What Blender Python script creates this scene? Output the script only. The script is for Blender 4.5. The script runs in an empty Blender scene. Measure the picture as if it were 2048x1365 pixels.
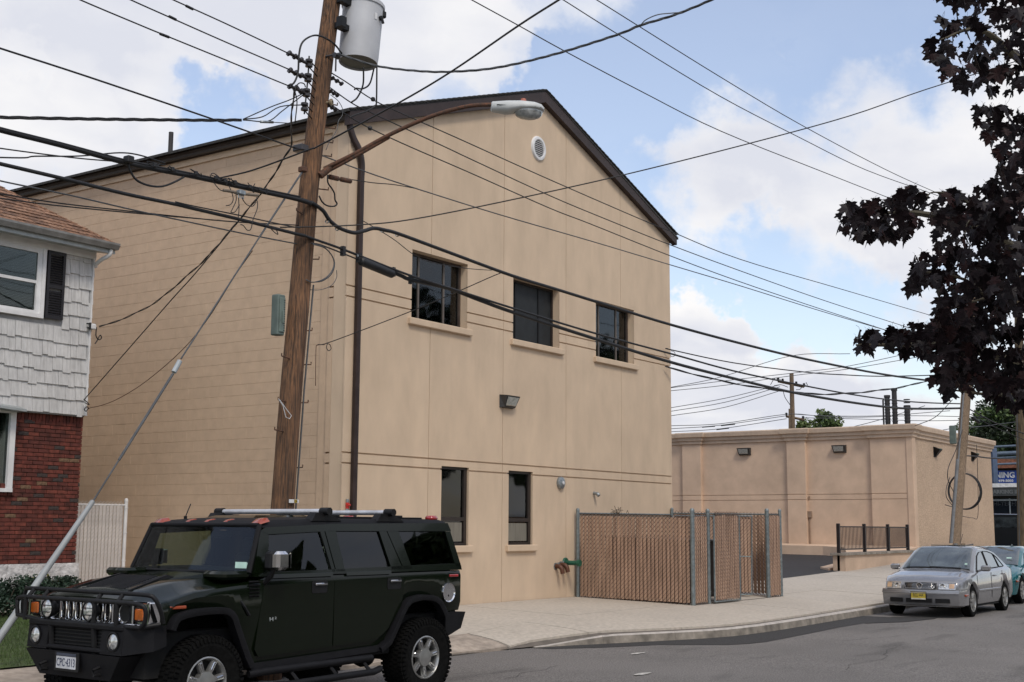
import bpy, math, random
import numpy as np
from math import sin, cos, pi, radians, sqrt, atan2, hypot
from mathutils import Vector, Matrix
random.seed(7)
sc = bpy.context.scene
COL = sc.collection
# ---------------------------------------------------------------- camera
F_PX, PITCH, ROLL, AZ = 2580.53, 0.143079, 0.0062372, 0.956709   # photo calibrated on 2048 x 1365
EYE = 1.85
PU = np.array([cos(AZ), sin(AZ), 0.0]); PN = np.array([-sin(AZ), cos(AZ), 0.0])
def _rows():
    fwd = np.array([0, cos(PITCH), sin(PITCH)]); up = np.array([0, -sin(PITCH), cos(PITCH)]); r = np.array([1., 0, 0])
    c, s = cos(ROLL), sin(ROLL)
    return np.array([c*r+s*up, -s*r+c*up, fwd])
RW = np.array([[v@PU, v@PN, v[2]] for v in _rows()])              # world axes: X along the street, Y away from it
cam_d = bpy.data.cameras.new('camera'); cam = bpy.data.objects.new('camera', cam_d); COL.objects.link(cam)
cam_d.sensor_width = 36; cam_d.lens = F_PX/2048*36; cam_d.clip_end = 4000; cam_d.clip_start = 0.05
m = Matrix.Identity(4)
for i in range(3):
    m[i][0] = RW[0][i]; m[i][1] = RW[1][i]; m[i][2] = -RW[2][i]
m[0][3], m[1][3], m[2][3] = 0, 0, EYE
cam.matrix_world = m
sc.camera = cam
def at(x, y, X=None, Y=None, Z=None, D=None):
    """real-world point seen at a photo pixel, on the plane X=, Y=, Z= or at depth D"""
    d = RW.T @ np.array([(x-1024)/F_PX, -(y-682.5)/F_PX, 1.0])
    t = X/d[0] if X is not None else Y/d[1] if Y is not None else (Z-EYE)/d[2] if Z is not None else D
    return Vector((d[0]*t, d[1]*t, d[2]*t+EYE))
# ---------------------------------------------------------------- light
SUN_EL, SUN_AZ = radians(50), radians(-124)      # direction towards the sun, azimuth measured from +X
sdir = Vector((cos(SUN_EL)*cos(SUN_AZ), cos(SUN_EL)*sin(SUN_AZ), sin(SUN_EL)))
world = bpy.data.worlds.new('World'); sc.world = world; world.use_nodes = True
wt = world.node_tree; wn = wt.nodes; wl = wt.links; wn.clear()
def N(t, nodes, **k):
    n = nodes.new(t)
    for a, b in k.items(): setattr(n, a, b)
    return n
out = N('ShaderNodeOutputWorld', wn); bg = N('ShaderNodeBackground', wn); bg.inputs[1].default_value = 0.1
sky = N('ShaderNodeTexSky', wn); sky.sky_type = 'NISHITA'; sky.sun_disc = False
sky.sun_elevation = SUN_EL; sky.sun_rotation = pi/2 - SUN_AZ; sky.air_density = 1.25; sky.dust_density = 0.6; sky.ozone_density = 1.3
tc = N('ShaderNodeTexCoord', wn)
def wmath(op, a, b=None, c=None, clamp=False):
    n = N('ShaderNodeMath', wn, operation=op, use_clamp=clamp)
    for i, v in enumerate((a, b, c)):
        if v is None: continue
        if isinstance(v, (int, float)): n.inputs[i].default_value = v
        else: wl.new(v, n.inputs[i])
    return n.outputs[0]
sep = N('ShaderNodeSeparateXYZ', wn); wl.new(tc.outputs['Generated'], sep.inputs[0])
zc = wmath('ADD', wmath('MAXIMUM', sep.outputs[2], 0.0), 0.16)
cmb = N('ShaderNodeCombineXYZ', wn)
wl.new(wmath('DIVIDE', sep.outputs[0], zc), cmb.inputs[0]); wl.new(wmath('DIVIDE', sep.outputs[1], zc), cmb.inputs[1])
def wnoise(scale, det, rough, off, dist=0.0):
    mp = N('ShaderNodeMapping', wn); mp.inputs['Location'].default_value = off; wl.new(cmb.outputs[0], mp.inputs[0])
    n = N('ShaderNodeTexNoise', wn); n.inputs['Scale'].default_value = scale; n.inputs['Detail'].default_value = det
    n.inputs['Roughness'].default_value = rough; n.inputs['Distortion'].default_value = dist
    wl.new(mp.outputs[0], n.inputs['Vector']); return n.outputs[0]
n1 = wnoise(1.15, 8, 0.56, (3.1, 1.7, 0), 0.25)
n2 = wnoise(4.6, 6, 0.6, (0.3, 5.2, 0))
n3 = wnoise(2.4, 5, 0.5, (8.3, 2.2, 0), 0.2)
wnz = N('ShaderNodeTexNoise', wn); wnz.inputs['Scale'].default_value = 7.5; wnz.inputs['Detail'].default_value = 6; wnz.inputs['Roughness'].default_value = .6; wl.new(tc.outputs['Generated'], wnz.inputs['Vector'])
wv1 = N('ShaderNodeVectorMath', wn, operation='SUBTRACT'); wl.new(wnz.outputs['Color'], wv1.inputs[0]); wv1.inputs[1].default_value = (.5,.5,.5)
wv2 = N('ShaderNodeVectorMath', wn, operation='SCALE'); wl.new(wv1.outputs[0], wv2.inputs[0]); wv2.inputs['Scale'].default_value = .26
wv3 = N('ShaderNodeVectorMath', wn, operation='ADD'); wl.new(tc.outputs['Generated'], wv3.inputs[0]); wl.new(wv2.outputs[0], wv3.inputs[1])
wv4 = N('ShaderNodeVectorMath', wn, operation='NORMALIZE'); wl.new(wv3.outputs[0], wv4.inputs[0]); warped = wv4.outputs[0]
cov = wmath('ADD', n1, wmath('MULTIPLY', wmath('SUBTRACT', n2, 0.5), 0.22))
def puff(px, py, width, amount):
    """a bank of cloud (or a gap) standing in a given compass direction and height"""
    global cov
    v = (at(px, py, D=1)-Vector((0, 0, EYE))).normalized()
    dp = N('ShaderNodeVectorMath', wn, operation='DOT_PRODUCT'); wl.new(warped, dp.inputs[0]); dp.inputs[1].default_value = v
    r = N('ShaderNodeMapRange', wn, interpolation_type='SMOOTHERSTEP'); wl.new(dp.outputs['Value'], r.inputs[0])
    r.inputs[1].default_value = cos(width); r.inputs[2].default_value = 1.0; r.inputs[3].default_value = 0; r.inputs[4].default_value = amount
    cov = wmath('ADD', cov, r.outputs[0])
for a in ((330, 120, .17, .36), (60, 260, .10, .10), (880, 90, .10, .26), (1180, 30, .055, .12), (1620, 310, .14, .36), (1460, 350, .08, .10), (1480, 770, .12, .34), (1750, 790, .10, .30), (1420, 500, .08, -.10), (1620, 575, .09, -.20), (700, 40, .10, .22),
          (1300, 200, .10, -.20), (1700, 90, .13, -.32), (1500, 120, .09, -.14), (1250, 330, .10, -.05), (1390, 545, .10, -.18), (1600, 560, .08, -.14), (1130, 190, .05, -.2), (480, 232, .05, -.30), (380, 262, .06, -.22), (110, 262, .05, -.2), (5, 150, .03, -.25),
          (1880, 560, .10, -.15), (1950, 300, .12, .2), (900, 175, .04, -.12), (1375, 640, .04, .38), (1580, 690, .045, .36), (1480, 600, .03, .1), (1585, 55, .015, .25)):
    puff(*a)
rmp = N('ShaderNodeMapRange', wn, interpolation_type='SMOOTHSTEP'); wl.new(cov, rmp.inputs[0])
rmp.inputs[1].default_value = 0.34; rmp.inputs[2].default_value = 0.68; rmp.inputs[3].default_value = 0.20; rmp.inputs[4].default_value = 1.0
shade = N('ShaderNodeMapRange', wn); wl.new(wmath('ADD', wmath('MULTIPLY', n3, .7), wmath('MULTIPLY', cov, .3)), shade.inputs[0])
shade.inputs[1].default_value = 0.40; shade.inputs[2].default_value = 0.66; shade.inputs[3].default_value = 0; shade.inputs[4].default_value = 1
cc = N('ShaderNodeMix', wn, data_type='RGBA'); wl.new(shade.outputs[0], cc.inputs[0])
cc.inputs[6].default_value = (10.0, 9.85, 9.8, 1); cc.inputs[7].default_value = (7.4, 7.6, 8.4, 1)
skyc = N('ShaderNodeMix', wn, data_type='RGBA', blend_type='MULTIPLY'); skyc.inputs[0].default_value = 1
wl.new(sky.outputs[0], skyc.inputs[6]); skyc.inputs[7].default_value = (1.68, 1.60, 1.70, 1)
mx = N('ShaderNodeMix', wn, data_type='RGBA'); wl.new(rmp.outputs[0], mx.inputs[0]); wl.new(skyc.outputs[2], mx.inputs[6]); wl.new(cc.outputs[2], mx.inputs[7])
wl.new(mx.outputs[2], bg.inputs[0]); wl.new(bg.outputs[0], out.inputs[0])
sl = bpy.data.lights.new('sun', 'SUN'); sl.energy = 1.8; sl.angle = radians(14); sl.color = (1, .92, .80)
so = bpy.data.objects.new('sun', sl); COL.objects.link(so); so.rotation_euler = sdir.to_track_quat('Z', 'Y').to_euler(); so.location = (0, 0, 30)
sc.view_settings.view_transform = 'Standard'; sc.view_settings.look = 'None'; sc.view_settings.exposure = 0; sc.view_settings.gamma = 1
sc.view_settings.use_curve_mapping = False
sc.render.engine = 'CYCLES'; sc.cycles.max_bounces = 6; sc.cycles.transparent_max_bounces = 12
# ---------------------------------------------------------------- helpers
class MB:
    def __init__(s): s.v = []; s.f = []; s.mi = []; s.cur = 0
    def add(s, vs, fs):
        o = len(s.v); s.v.extend([tuple(v) for v in vs]); s.f.extend([tuple(i+o for i in f) for f in fs]); s.mi.extend([s.cur]*len(fs)); return s
    def hexa(s, p):   # 8 points: bottom 4 ccw, top 4 ccw
        return s.add(p, [(3,2,1,0),(4,5,6,7),(0,1,5,4),(1,2,6,5),(2,3,7,6),(3,0,4,7)])
    def box(s, x0, x1, y0, y1, z0, z1):
        x0, x1 = sorted((x0, x1)); y0, y1 = sorted((y0, y1)); z0, z1 = sorted((z0, z1))
        return s.hexa([(x0,y0,z0),(x1,y0,z0),(x1,y1,z0),(x0,y1,z0),(x0,y0,z1),(x1,y0,z1),(x1,y1,z1),(x0,y1,z1)])
    def bbox(s, x0, x1, y0, y1, z0, z1, b=.01):      # box with chamfered vertical+top edges
        x0, x1 = sorted((x0, x1)); y0, y1 = sorted((y0, y1)); z0, z1 = sorted((z0, z1)); b = min(b, (x1-x0)/3, (y1-y0)/3, (z1-z0)/3)
        def ring(i, z): return [(x0+i,y0+b,z),(x0+b,y0+i,z),(x1-b,y0+i,z),(x1-i,y0+b,z),(x1-i,y1-b,z),(x1-b,y1-i,z),(x0+b,y1-i,z),(x0+i,y1-b,z)]
        def ins(z): return [(x0+b,y0+b+b*.3,z),(x0+b+b*.3,y0+b,z),(x1-b-b*.3,y0+b,z),(x1-b,y0+b+b*.3,z),(x1-b,y1-b-b*.3,z),(x1-b-b*.3,y1-b,z),(x0+b+b*.3,y1-b,z),(x0+b,y1-b-b*.3,z)]
        rs = [ins(z0), ring(0, z0+b), ring(0, z1-b), ins(z1)]
        return s.loft(rs, cap=True)
    def loft(s, rings, cap=False, closed=True):
        n = len(rings[0]); o = len(s.v); s.v.extend([tuple(v) for r in rings for v in r]); fs = []
        for i in range(len(rings)-1):
            for j in range(n if closed else n-1):
                k = (j+1) % n; fs.append((o+i*n+j, o+i*n+k, o+(i+1)*n+k, o+(i+1)*n+j))
        if cap: fs.append(tuple(o+j for j in reversed(range(n)))); fs.append(tuple(o+(len(rings)-1)*n+j for j in range(n)))
        s.f.extend(fs); s.mi.extend([s.cur]*len(fs)); return s
    def tube(s, pts, r, n=8, cap=True):
        pts = [Vector(p) for p in pts]; rs = r if isinstance(r, (list, tuple)) else [r]*len(pts); rings = []; up = None
        for i, p in enumerate(pts):
            a = pts[max(i-1, 0)]; b = pts[min(i+1, len(pts)-1)]; t = (b-a)
            if t.length < 1e-9: t = Vector((0, 0, 1))
            t.normalize()
            if up is None: up = Vector((0, 0, 1)) if abs(t.z) < .9 else Vector((1, 0, 0))
            u = t.cross(up); 
            if u.length < 1e-4: u = t.cross(Vector((0, 1, 0)))
            u.normalize(); w = u.cross(t).normalized(); up = w
            rings.append([p+u*cos(2*pi*k/n)*rs[i]+w*sin(2*pi*k/n)*rs[i] for k in range(n)])
        return s.loft(rings, cap=cap)
    def cyl(s, p0, p1, r0, r1=None, n=16): return s.tube([p0, p1], [r0, r0 if r1 is None else r1], n)
    def lathe(s, prof, n=24, o=(0,0,0), ax=(0,0,1), cap=False):   # prof: (radius, height along axis)
        a = Vector(ax).normalized(); q = a.to_track_quat('Z', 'Y'); o = Vector(o)
        return s.loft([[o+q@Vector((r*cos(2*pi*k/n), r*sin(2*pi*k/n), h)) for k in range(n)] for r, h in prof], cap=cap)
    def prism(s, poly, fn0, fn1):    # poly of 2d points, two maps to 3d
        n = len(poly); return s.add([fn0(*p) for p in poly]+[fn1(*p) for p in poly],
            [tuple(range(n)), tuple(reversed(range(n, 2*n)))]+[(i, i+n, (i+1) % n+n, (i+1) % n) for i in range(n)])
    def mesh(s, name, smooth=False):
        me = bpy.data.meshes.new(name); me.from_pydata(s.v, [], s.f)
        me.polygons.foreach_set('material_index', s.mi); me.update()
        import bmesh
        b = bmesh.new(); b.from_mesh(me); bmesh.ops.recalc_face_normals(b, faces=b.faces); b.to_mesh(me); b.free()
        if smooth:
            me.shade_smooth()
            if smooth != 'all': me.set_sharp_from_angle(angle=radians(smooth if isinstance(smooth, (int, float)) and smooth is not True else 38))
        return me
    def build(s, name, mat, parent=None, smooth=False, loc=None, label=None, cat=None, group=None, kind=None):
        return link(name, s.mesh(name, smooth), mat, parent, loc, label, cat, group, kind)
def tag(o, label=None, cat=None, group=None, kind=None):
    if label: o['label'] = label
    if cat: o['category'] = cat
    if group: o['group'] = group
    if kind: o['kind'] = kind
    return o
def link(name, data, mat=None, parent=None, loc=None, label=None, cat=None, group=None, kind=None):
    o = bpy.data.objects.new(name, data); COL.objects.link(o)
    if mat is not None and not data.materials:
        for mm in (mat if isinstance(mat, (list, tuple)) else [mat]): data.materials.append(mm)
    if parent is not None: o.parent = parent
    if loc is not None: o.location = loc
    return tag(o, label, cat, group, kind)
def thing(name, label, cat, loc=(0,0,0), rz=0, group=None):
    o = bpy.data.objects.new(name, None); COL.objects.link(o); o.location = loc; o.rotation_euler = (0, 0, rz)
    o.empty_display_size = .2
    return tag(o, label, cat, group)
def copy_tree(o, parent=None):
    c = o.copy(); COL.objects.link(c)
    if parent is not None: c.parent = parent
    for ch in [q for q in o.children]: copy_tree(ch, c)
    return c
def text(body, size, mat, parent, M, ext=.002, name='lettering', align='CENTER', sx=1.0, bold=0):
    cu = bpy.data.curves.new(name, 'FONT'); cu.body = body; cu.size = size; cu.extrude = ext; cu.offset = bold; cu.align_x = align; cu.align_y = 'CENTER'; cu.resolution_u = 3
    cu.materials.append(mat); o = bpy.data.objects.new(name, cu); COL.objects.link(o); o.parent = parent
    bpy.context.view_layer.update(); me = bpy.data.meshes.new_from_object(o.evaluated_get(bpy.context.evaluated_depsgraph_get())); bpy.data.objects.remove(o)
    for c_ in name: pass
    if not me.materials: me.materials.append(mat)
    o = bpy.data.objects.new(name, me); COL.objects.link(o); o.parent = parent; o.matrix_local = M @ Matrix.Diagonal((sx, 1, 1, 1)); return o
def frame(o, x, y):   # matrix with origin o, text right = x, text up = y
    x = Vector(x).normalized(); y = Vector(y); y = (y-x*y.dot(x)).normalized(); z = x.cross(y)
    M = Matrix.Identity(4)
    for i in range(3): M[i][0], M[i][1], M[i][2], M[i][3] = x[i], y[i], z[i], o[i]
    return M
_mats = {}
def pm(name, col, rough=.7, metal=0, var=.12, vs=6, bump=0, bs=60, spec=.5, col2=None, stain=0, ss=.6, coat=0, stretch=None, emit=0, bdist=.01, det=6, wpos=False, blotch=None):
    """procedural surface: base colour broken by two noises, fine relief by bump"""
    if name in _mats: return _mats[name]
    mt = bpy.data.materials.new(name); mt.use_nodes = True; nt = mt.node_tree; ns = nt.nodes; ln = nt.links
    p = ns['Principled BSDF']; tcn = N('ShaderNodeTexCoord', ns); vec = N('ShaderNodeNewGeometry', ns).outputs['Position'] if wpos else tcn.outputs['Object']
    if stretch:
        mp = N('ShaderNodeMapping', ns); mp.inputs['Scale'].default_value = stretch; ln.new(vec, mp.inputs[0]); svec = mp.outputs[0]
    else: svec = vec
    def noi(sca, d, v=svec, r=.55):
        n = N('ShaderNodeTexNoise', ns); n.inputs['Scale'].default_value = sca; n.inputs['Detail'].default_value = d; n.inputs['Roughness'].default_value = r; ln.new(v, n.inputs['Vector']); return n.outputs[0]
    c = tuple(col)+(1,); c2 = tuple(col2)+(1,) if col2 else tuple(max(0, x*(1-2.2*var)) for x in col)+(1,); c1 = c if col2 else tuple(min(1, x*(1+var)) for x in col)+(1,)
    rp = N('ShaderNodeMapRange', ns); ln.new(noi(vs, det), rp.inputs[0]); rp.inputs[1].default_value = .32; rp.inputs[2].default_value = .68
    mxn = N('ShaderNodeMix', ns, data_type='RGBA'); ln.new(rp.outputs[0], mxn.inputs[0]); mxn.inputs[6].default_value = c1; mxn.inputs[7].default_value = c2; cur = mxn.outputs[2]
    if stain:
        r2 = N('ShaderNodeMapRange', ns); ln.new(noi(ss, 7, vec, .62), r2.inputs[0]); r2.inputs[1].default_value = .38; r2.inputs[2].default_value = .72; r2.inputs[3].default_value = 1; r2.inputs[4].default_value = 1-stain
        m2 = N('ShaderNodeMix', ns, data_type='RGBA', blend_type='MULTIPLY'); m2.inputs[0].default_value = 1; ln.new(cur, m2.inputs[6]); ln.new(r2.outputs[0], m2.inputs[7]); cur = m2.outputs[2]
    if blotch:      # (scale, low, high, amount, stretch): stains with an outline of their own
        mp2 = N('ShaderNodeMapping', ns); mp2.inputs['Scale'].default_value = blotch[4]; mp2.inputs['Location'].default_value = (3.7, 1.9, 5.1); ln.new(vec, mp2.inputs[0])
        r3 = N('ShaderNodeMapRange', ns); ln.new(noi(blotch[0], 8, mp2.outputs[0], .6), r3.inputs[0]); r3.inputs[1].default_value = blotch[1]; r3.inputs[2].default_value = blotch[2]; r3.inputs[3].default_value = 1; r3.inputs[4].default_value = 1-blotch[3]
        m3 = N('ShaderNodeMix', ns, data_type='RGBA', blend_type='MULTIPLY'); m3.inputs[0].default_value = 1; ln.new(cur, m3.inputs[6]); ln.new(r3.outputs[0], m3.inputs[7]); cur = m3.outputs[2]
    ln.new(cur, p.inputs['Base Color']); p.inputs['Roughness'].default_value = rough; p.inputs['Metallic'].default_value = metal
    p.inputs['Specular IOR Level'].default_value = spec; p.inputs['Coat Weight'].default_value = coat; p.inputs['Coat Roughness'].default_value = .04
    if bump:
        b = N('ShaderNodeBump', ns); b.inputs['Strength'].default_value = bump; b.inputs['Distance'].default_value = bdist; ln.new(noi(bs, 4), b.inputs['Height']); ln.new(b.outputs[0], p.inputs['Normal'])
    if emit: p.inputs['Emission Color'].default_value = c; p.inputs['Emission Strength'].default_value = emit
    _mats[name] = mt; return mt
def glassm(name, tint=(.02,.025,.025), trans=.0, rough=.03, spec=.6):
    """window glass: clear film of reflection over a tinted see-through body"""
    if name in _mats: return _mats[name]
    mt = bpy.data.materials.new(name); mt.use_nodes = True; nt = mt.node_tree; ns = nt.nodes; ln = nt.links; ns.clear()
    o = N('ShaderNodeOutputMaterial', ns); tr = N('ShaderNodeBsdfTransparent', ns); tr.inputs[0].default_value = tuple(tint)+(1,)
    gl = N('ShaderNodeBsdfGlossy', ns); gl.inputs['Roughness'].default_value = rough; gl.inputs[0].default_value = (.95, .97, 1, 1)
    fr = N('ShaderNodeFresnel', ns); fr.inputs[0].default_value = 1.5
    mx_ = N('ShaderNodeMixShader', ns); ln.new(fr.outputs[0], mx_.inputs[0]); ln.new(tr.outputs[0], mx_.inputs[1]); ln.new(gl.outputs[0], mx_.inputs[2])
    tcn = N('ShaderNodeTexCoord', ns); nn = N('ShaderNodeTexNoise', ns); nn.inputs['Scale'].default_value = 1.1; nn.inputs['Detail'].default_value = 1; ln.new(tcn.outputs['Object'], nn.inputs[0])
    b = N('ShaderNodeBump', ns); b.inputs['Strength'].default_value = .12; b.inputs['Distance'].default_value = .05; ln.new(nn.outputs[0], b.inputs['Height']); ln.new(b.outputs[0], gl.inputs['Normal'])
    ln.new(mx_.outputs[0], o.inputs[0]); _mats[name] = mt; return mt
def smooth_pts(pts, n=8):
    """Catmull-Rom through 3D points"""
    P = [Vector(p) for p in pts]
    if len(P) < 3: return [P[0].lerp(P[-1], i/n) for i in range(n+1)]
    P = [P[0]*2-P[1]]+P+[P[-1]*2-P[-2]]; o = []
    for i in range(1, len(P)-2):
        a, b, c, d = P[i-1:i+3]
        for k in range(n):
            t = k/n; o.append(.5*((2*b)+(c-a)*t+(2*a-5*b+4*c-d)*t*t+(3*b-a-3*c+d)*t**3))
    o.append(P[-2]); return o
# ---------------------------------------------------------------- ground heights
def zr(X):
    return -.04+.0048*(X-11)+(.0016*(min(X, 47)-31)**2 if X > 31 else 0)+(.015*(X-47) if X > 47 else 0)
def zf(X): return .39+(.00105*(min(X, 50)-26)**2 if X > 26 else 0)
KL = [(-60,11.9),(5,11.9),(15.3,11.79),(16.3,11.68),(17.0,11.52),(17.8,11.2),(18.6,10.8),(19.4,10.43),(20.1,10.12),(20.8,9.93),(21.8,9.84),(23,9.83),(28.6,9.93),(33,10.05),(45,10.1),(80,10.1),(200,10.1)]
def yk(X):
    for (a, b), (c, d) in zip(KL, KL[1:]):
        if X <= c: return b+(d-b)*(X-a)/(c-a)
    return KL[-1][1]
def kh(X):   # kerb height
    if X < 12: return .13
    if X < 13.2: return .13*(13.2-X)/1.2
    if X < 16.9: return 0.005
    if X < 18.3: return .14*(X-16.9)/1.4+.005
    return .145
def sw(X, Y):
    a = zr(X)+kh(X); b = zf(X) if X > 14 else .39
    t = min(1, max(0, (Y-yk(X))/(15-yk(X)))); return a+(b-a)*t**.5 if Y <= 15 else b+(.01*(Y-15))
# ---------------------------------------------------------------- materials of the place
M_asph = pm('asphalt', (.235,.218,.203), .92, var=.30, vs=55, bump=.9, bs=170, stain=.25, ss=.35, bdist=.012, det=9, blotch=(.8,.56,.66,.28,(.45,1.6,1)))
M_asphn = pm('new_asphalt', (.042,.040,.039), .93, var=.22, vs=70, bump=.8, bs=150, bdist=.01)
M_lot = pm('lot_asphalt', (.034,.032,.034), .9, var=.25, vs=30, bump=.6, bs=120, stain=.2)
M_conc = pm('sidewalk_concrete', (.49,.435,.365), .88, var=.08, vs=14, bump=.3, bs=140, stain=.10, ss=.45, blotch=(1.1,.60,.72,.16,(1,1,1)))
M_conc2 = pm('apron_concrete', (.42,.35,.285), .9, var=.14, vs=8, bump=.4, bs=120, stain=.35, ss=.8)
M_joint = pm('joint_dirt', (.14,.12,.10), .95)
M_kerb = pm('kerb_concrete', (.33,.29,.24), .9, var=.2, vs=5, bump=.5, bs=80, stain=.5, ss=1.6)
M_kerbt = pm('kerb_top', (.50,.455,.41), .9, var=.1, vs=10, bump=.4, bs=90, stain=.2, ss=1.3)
M_soil = pm('ground_soil', (.10,.085,.06), .95, var=.3, vs=2)
M_lawn = pm('lawn_soil', (.05,.075,.018), .95, var=.3, vs=9, bump=.5, bs=40)
M_stucco = pm('stucco_tan', (.63,.485,.345), .92, var=.045, vs=2.2, bump=.5, bs=230, stain=.07, ss=.35, bdist=.006, stretch=(1,1,.45), det=7, blotch=(1.6,.58,.82,.08,(2.2,2.2,.16)))
M_stuccob = pm('stucco_pink_tan', (.62,.455,.33), .92, var=.05, vs=1.8, bump=.35, bs=160, stain=.14, ss=.5, bdist=.006)
M_rough = pm('stucco_rough', (.54,.40,.285), .95, var=.10, vs=22, bump=1.0, bs=26, stain=.15, ss=.6, bdist=.03)
M_block = pm('painted_block', (.61,.448,.308), .85, var=.035, vs=5, bump=.45, bs=120, stain=.10, ss=.5, bdist=.006, wpos=True)
M_block2 = M_block
M_mort = pm('painted_joint', (.55,.405,.272), .9)
M_brown = pm('brown_trim', (.042,.027,.024), .5, var=.12, vs=4, spec=.3, stain=.2)
M_gutter = pm('dark_gutter', (.036,.030,.026), .45, var=.15, vs=3, stain=.25)
M_roofd = pm('dark_shingle', (.045,.045,.043), .95, var=.3, vs=20, bump=.5, bs=60)
M_frame = pm('bronze_frame', (.030,.023,.020), .4, var=.1)
M_frame2 = pm('grey_bronze_frame', (.12,.10,.085), .4, var=.1)
M_black = pm('black_plastic', (.008,.008,.009), .5, var=.2, vs=10, spec=.3)
M_glass = glassm('window_glass', (.60,.66,.62))
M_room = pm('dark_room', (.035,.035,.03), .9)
M_blind = pm('curtain', (.20,.185,.15), .9, var=.2, vs=9, stretch=(14,14,.2))
M_white = pm('white_paint', (.74,.74,.74), .55, var=.05, vs=5, stain=.12)
M_galv = pm('galvanised', (.33,.36,.37), .42, metal=.65, var=.18, vs=18)
M_steel = pm('steel_grey', (.38,.41,.41), .45, metal=.3, var=.08, vs=6)
M_wire = pm('cable_black', (.012,.012,.013), .55, var=.2)
M_wireg = pm('wire_grey', (.10,.105,.11), .5, metal=.4)
M_wood = pm('pole_wood', (.30,.15,.072), .9, var=.30, vs=9, bump=1.0, bs=14, stretch=(7,7,.30), stain=.55, ss=1.6, col2=(.050,.036,.028), bdist=.02, det=9)
M_woodg = pm('grey_pole_wood', (.30,.215,.14), .9, vs=10, bump=.6, bs=14, stretch=(5,5,.3), stain=.35, col2=(.13,.09,.06))
M_rust = pm('rust_metal', (.15,.062,.033), .85, var=.3, vs=25, bump=.4, bs=60, col2=(.05,.035,.025))
M_red = pm('red_plastic', (.55,.03,.02), .35)
# ---------------------------------------------------------------- ground
g = MB(); g.add([(-900,-900,-1.2),(1500,-900,-1.2),(1500,1500,-1.2),(-900,1500,-1.2)], [(0,1,2,3)])
g.build('ground', M_soil, kind='structure')
def sheet(name, xs, ys, fz, mat, kind='structure', parent=None, label=None):
    b = MB(); n = len(ys)
    b.add([(x, y, fz(x, y)) for x in xs for y in ys], [(i*n+j, (i+1)*n+j, (i+1)*n+j+1, i*n+j+1) for i in range(len(xs)-1) for j in range(n-1)])
    return b.build(name, mat, parent, smooth='all', kind=kind, label=label)
XS = [-60,-20,0,6,10,12,13.2,14.5,16,17,18.3,20,22,24,26,28,31,33,35,37,39,41,43,45,47,50,55,60,70,90,140,220]
road = sheet('road', XS, [-30,-14,-6,0,6,12.05,12.2,14], lambda x, y: zr(x)-(.04 if y > 12.1 else 0), M_asph)
# strip of newer asphalt along the kerb
b = MB(); edge = []
for (x_, y_) in ((1066,1294),(1098,1299),(1200,1296),(1317,1291),(1400,1291),(1458,1290.5),(1495,1289),(1531,1285),(1604,1271),(1677,1256),(1760,1241.7),(1800,1236)):
    zz_ = 0
    for _ in range(8): Pq = at(x_, y_, Z=zz_); zz_ = zr(Pq.x)
    edge.append((Pq.x, yk(Pq.x)+.01, min(Pq.y, yk(Pq.x)-.05)))
b.add([(x, y, zr(x)+.005) for x, y, _ in edge]+[(x+.04*sin(i*2.3), y, zr(x)+.005) for i, (x, _, y) in enumerate(edge)], [(i, i+12, i+13, i+1) for i in range(11)])
b.build('asphalt_strip', M_asphn, kind='structure')
b = MB(); pp = [(24.9,9.15),(25.8,8.62),(27.0,8.42),(27.6,8.5),(27.3,8.9),(27.0,9.3),(26.6,9.27)]
b.add([(x, y, zr(x)+.009) for x, y in pp], [tuple(range(len(pp)))]); b.build('asphalt_patch', M_asphn, kind='structure')
# pavement base and slabs
sb = MB()
xs = [x for x in XS if x <= 90]; extra = [16.3,17.4,17.8,18.6,19.4,20.1,20.8,21.8,23]; xs = sorted(set(xs+extra)); ts = [0,.02,.08,.2,.4,.7,1]
n = len(ts); sb.add([(x, yk(x)+.03+t*(15.12-yk(x)-.03), sw(x, yk(x)+.03+t*(15.1-yk(x)-.03))-.03) for x in xs for t in ts], [(i*n+j, (i+1)*n+j, (i+1)*n+j+1, i*n+j+1) for i in range(len(xs)-1) for j in range(n-1)])
sidewalk = sb.build('sidewalk', M_joint, smooth='all', kind='structure')
def slab(x0, x1, fy0, fy1, mat, nx=5, ny=4, j=.008):
    b = MB(); dz = random.uniform(-.002, .002)
    def P(i, k, low):
        x = x0+j+(x1-x0-2*j)*i/nx; a, c = fy0(x)+j, fy1(x)-j; y = a+(c-a)*k/ny
        return (x, y, sw(x, y)+dz-(.06 if low else 0))
    top = [P(i, k, 0) for i in range(nx+1) for k in range(ny+1)]
    q = ny+1; b.add(top, [(i*q+k, (i+1)*q+k, (i+1)*q+k+1, i*q+k+1) for i in range(nx) for k in range(ny)])
    rim = [(i, 0) for i in range(nx+1)]+[(nx, k) for k in range(1, ny+1)]+[(i, ny) for i in range(nx-1, -1, -1)]+[(0, k) for k in range(ny-1, 0, -1)]
    b.add([P(i, k, 0) for i, k in rim]+[P(i, k, 1) for i, k in rim], [(a, a+len(rim), (a+1) % len(rim)+len(rim), (a+1) % len(rim)) for a in range(len(rim))])
    return b.build('paving_slab', mat, sidewalk)
ymid = lambda x: 12.48 if x > 16 else 12.5
kb = lambda x: yk(x)+.02+.145*min(1, max(0, (x-16.4)/.7))
top = lambda x: 14.99
inner = [5,8.2,11.5,14.0,16.2,19.55,23.0,26.5,30,33.5,37,40.5,44,47.5,51,55,60,66,74,84]
for a, c in zip(inner, inner[1:]):
    if a >= 14.0: slab(a, c, ymid, top, M_conc, 6, 5)
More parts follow.
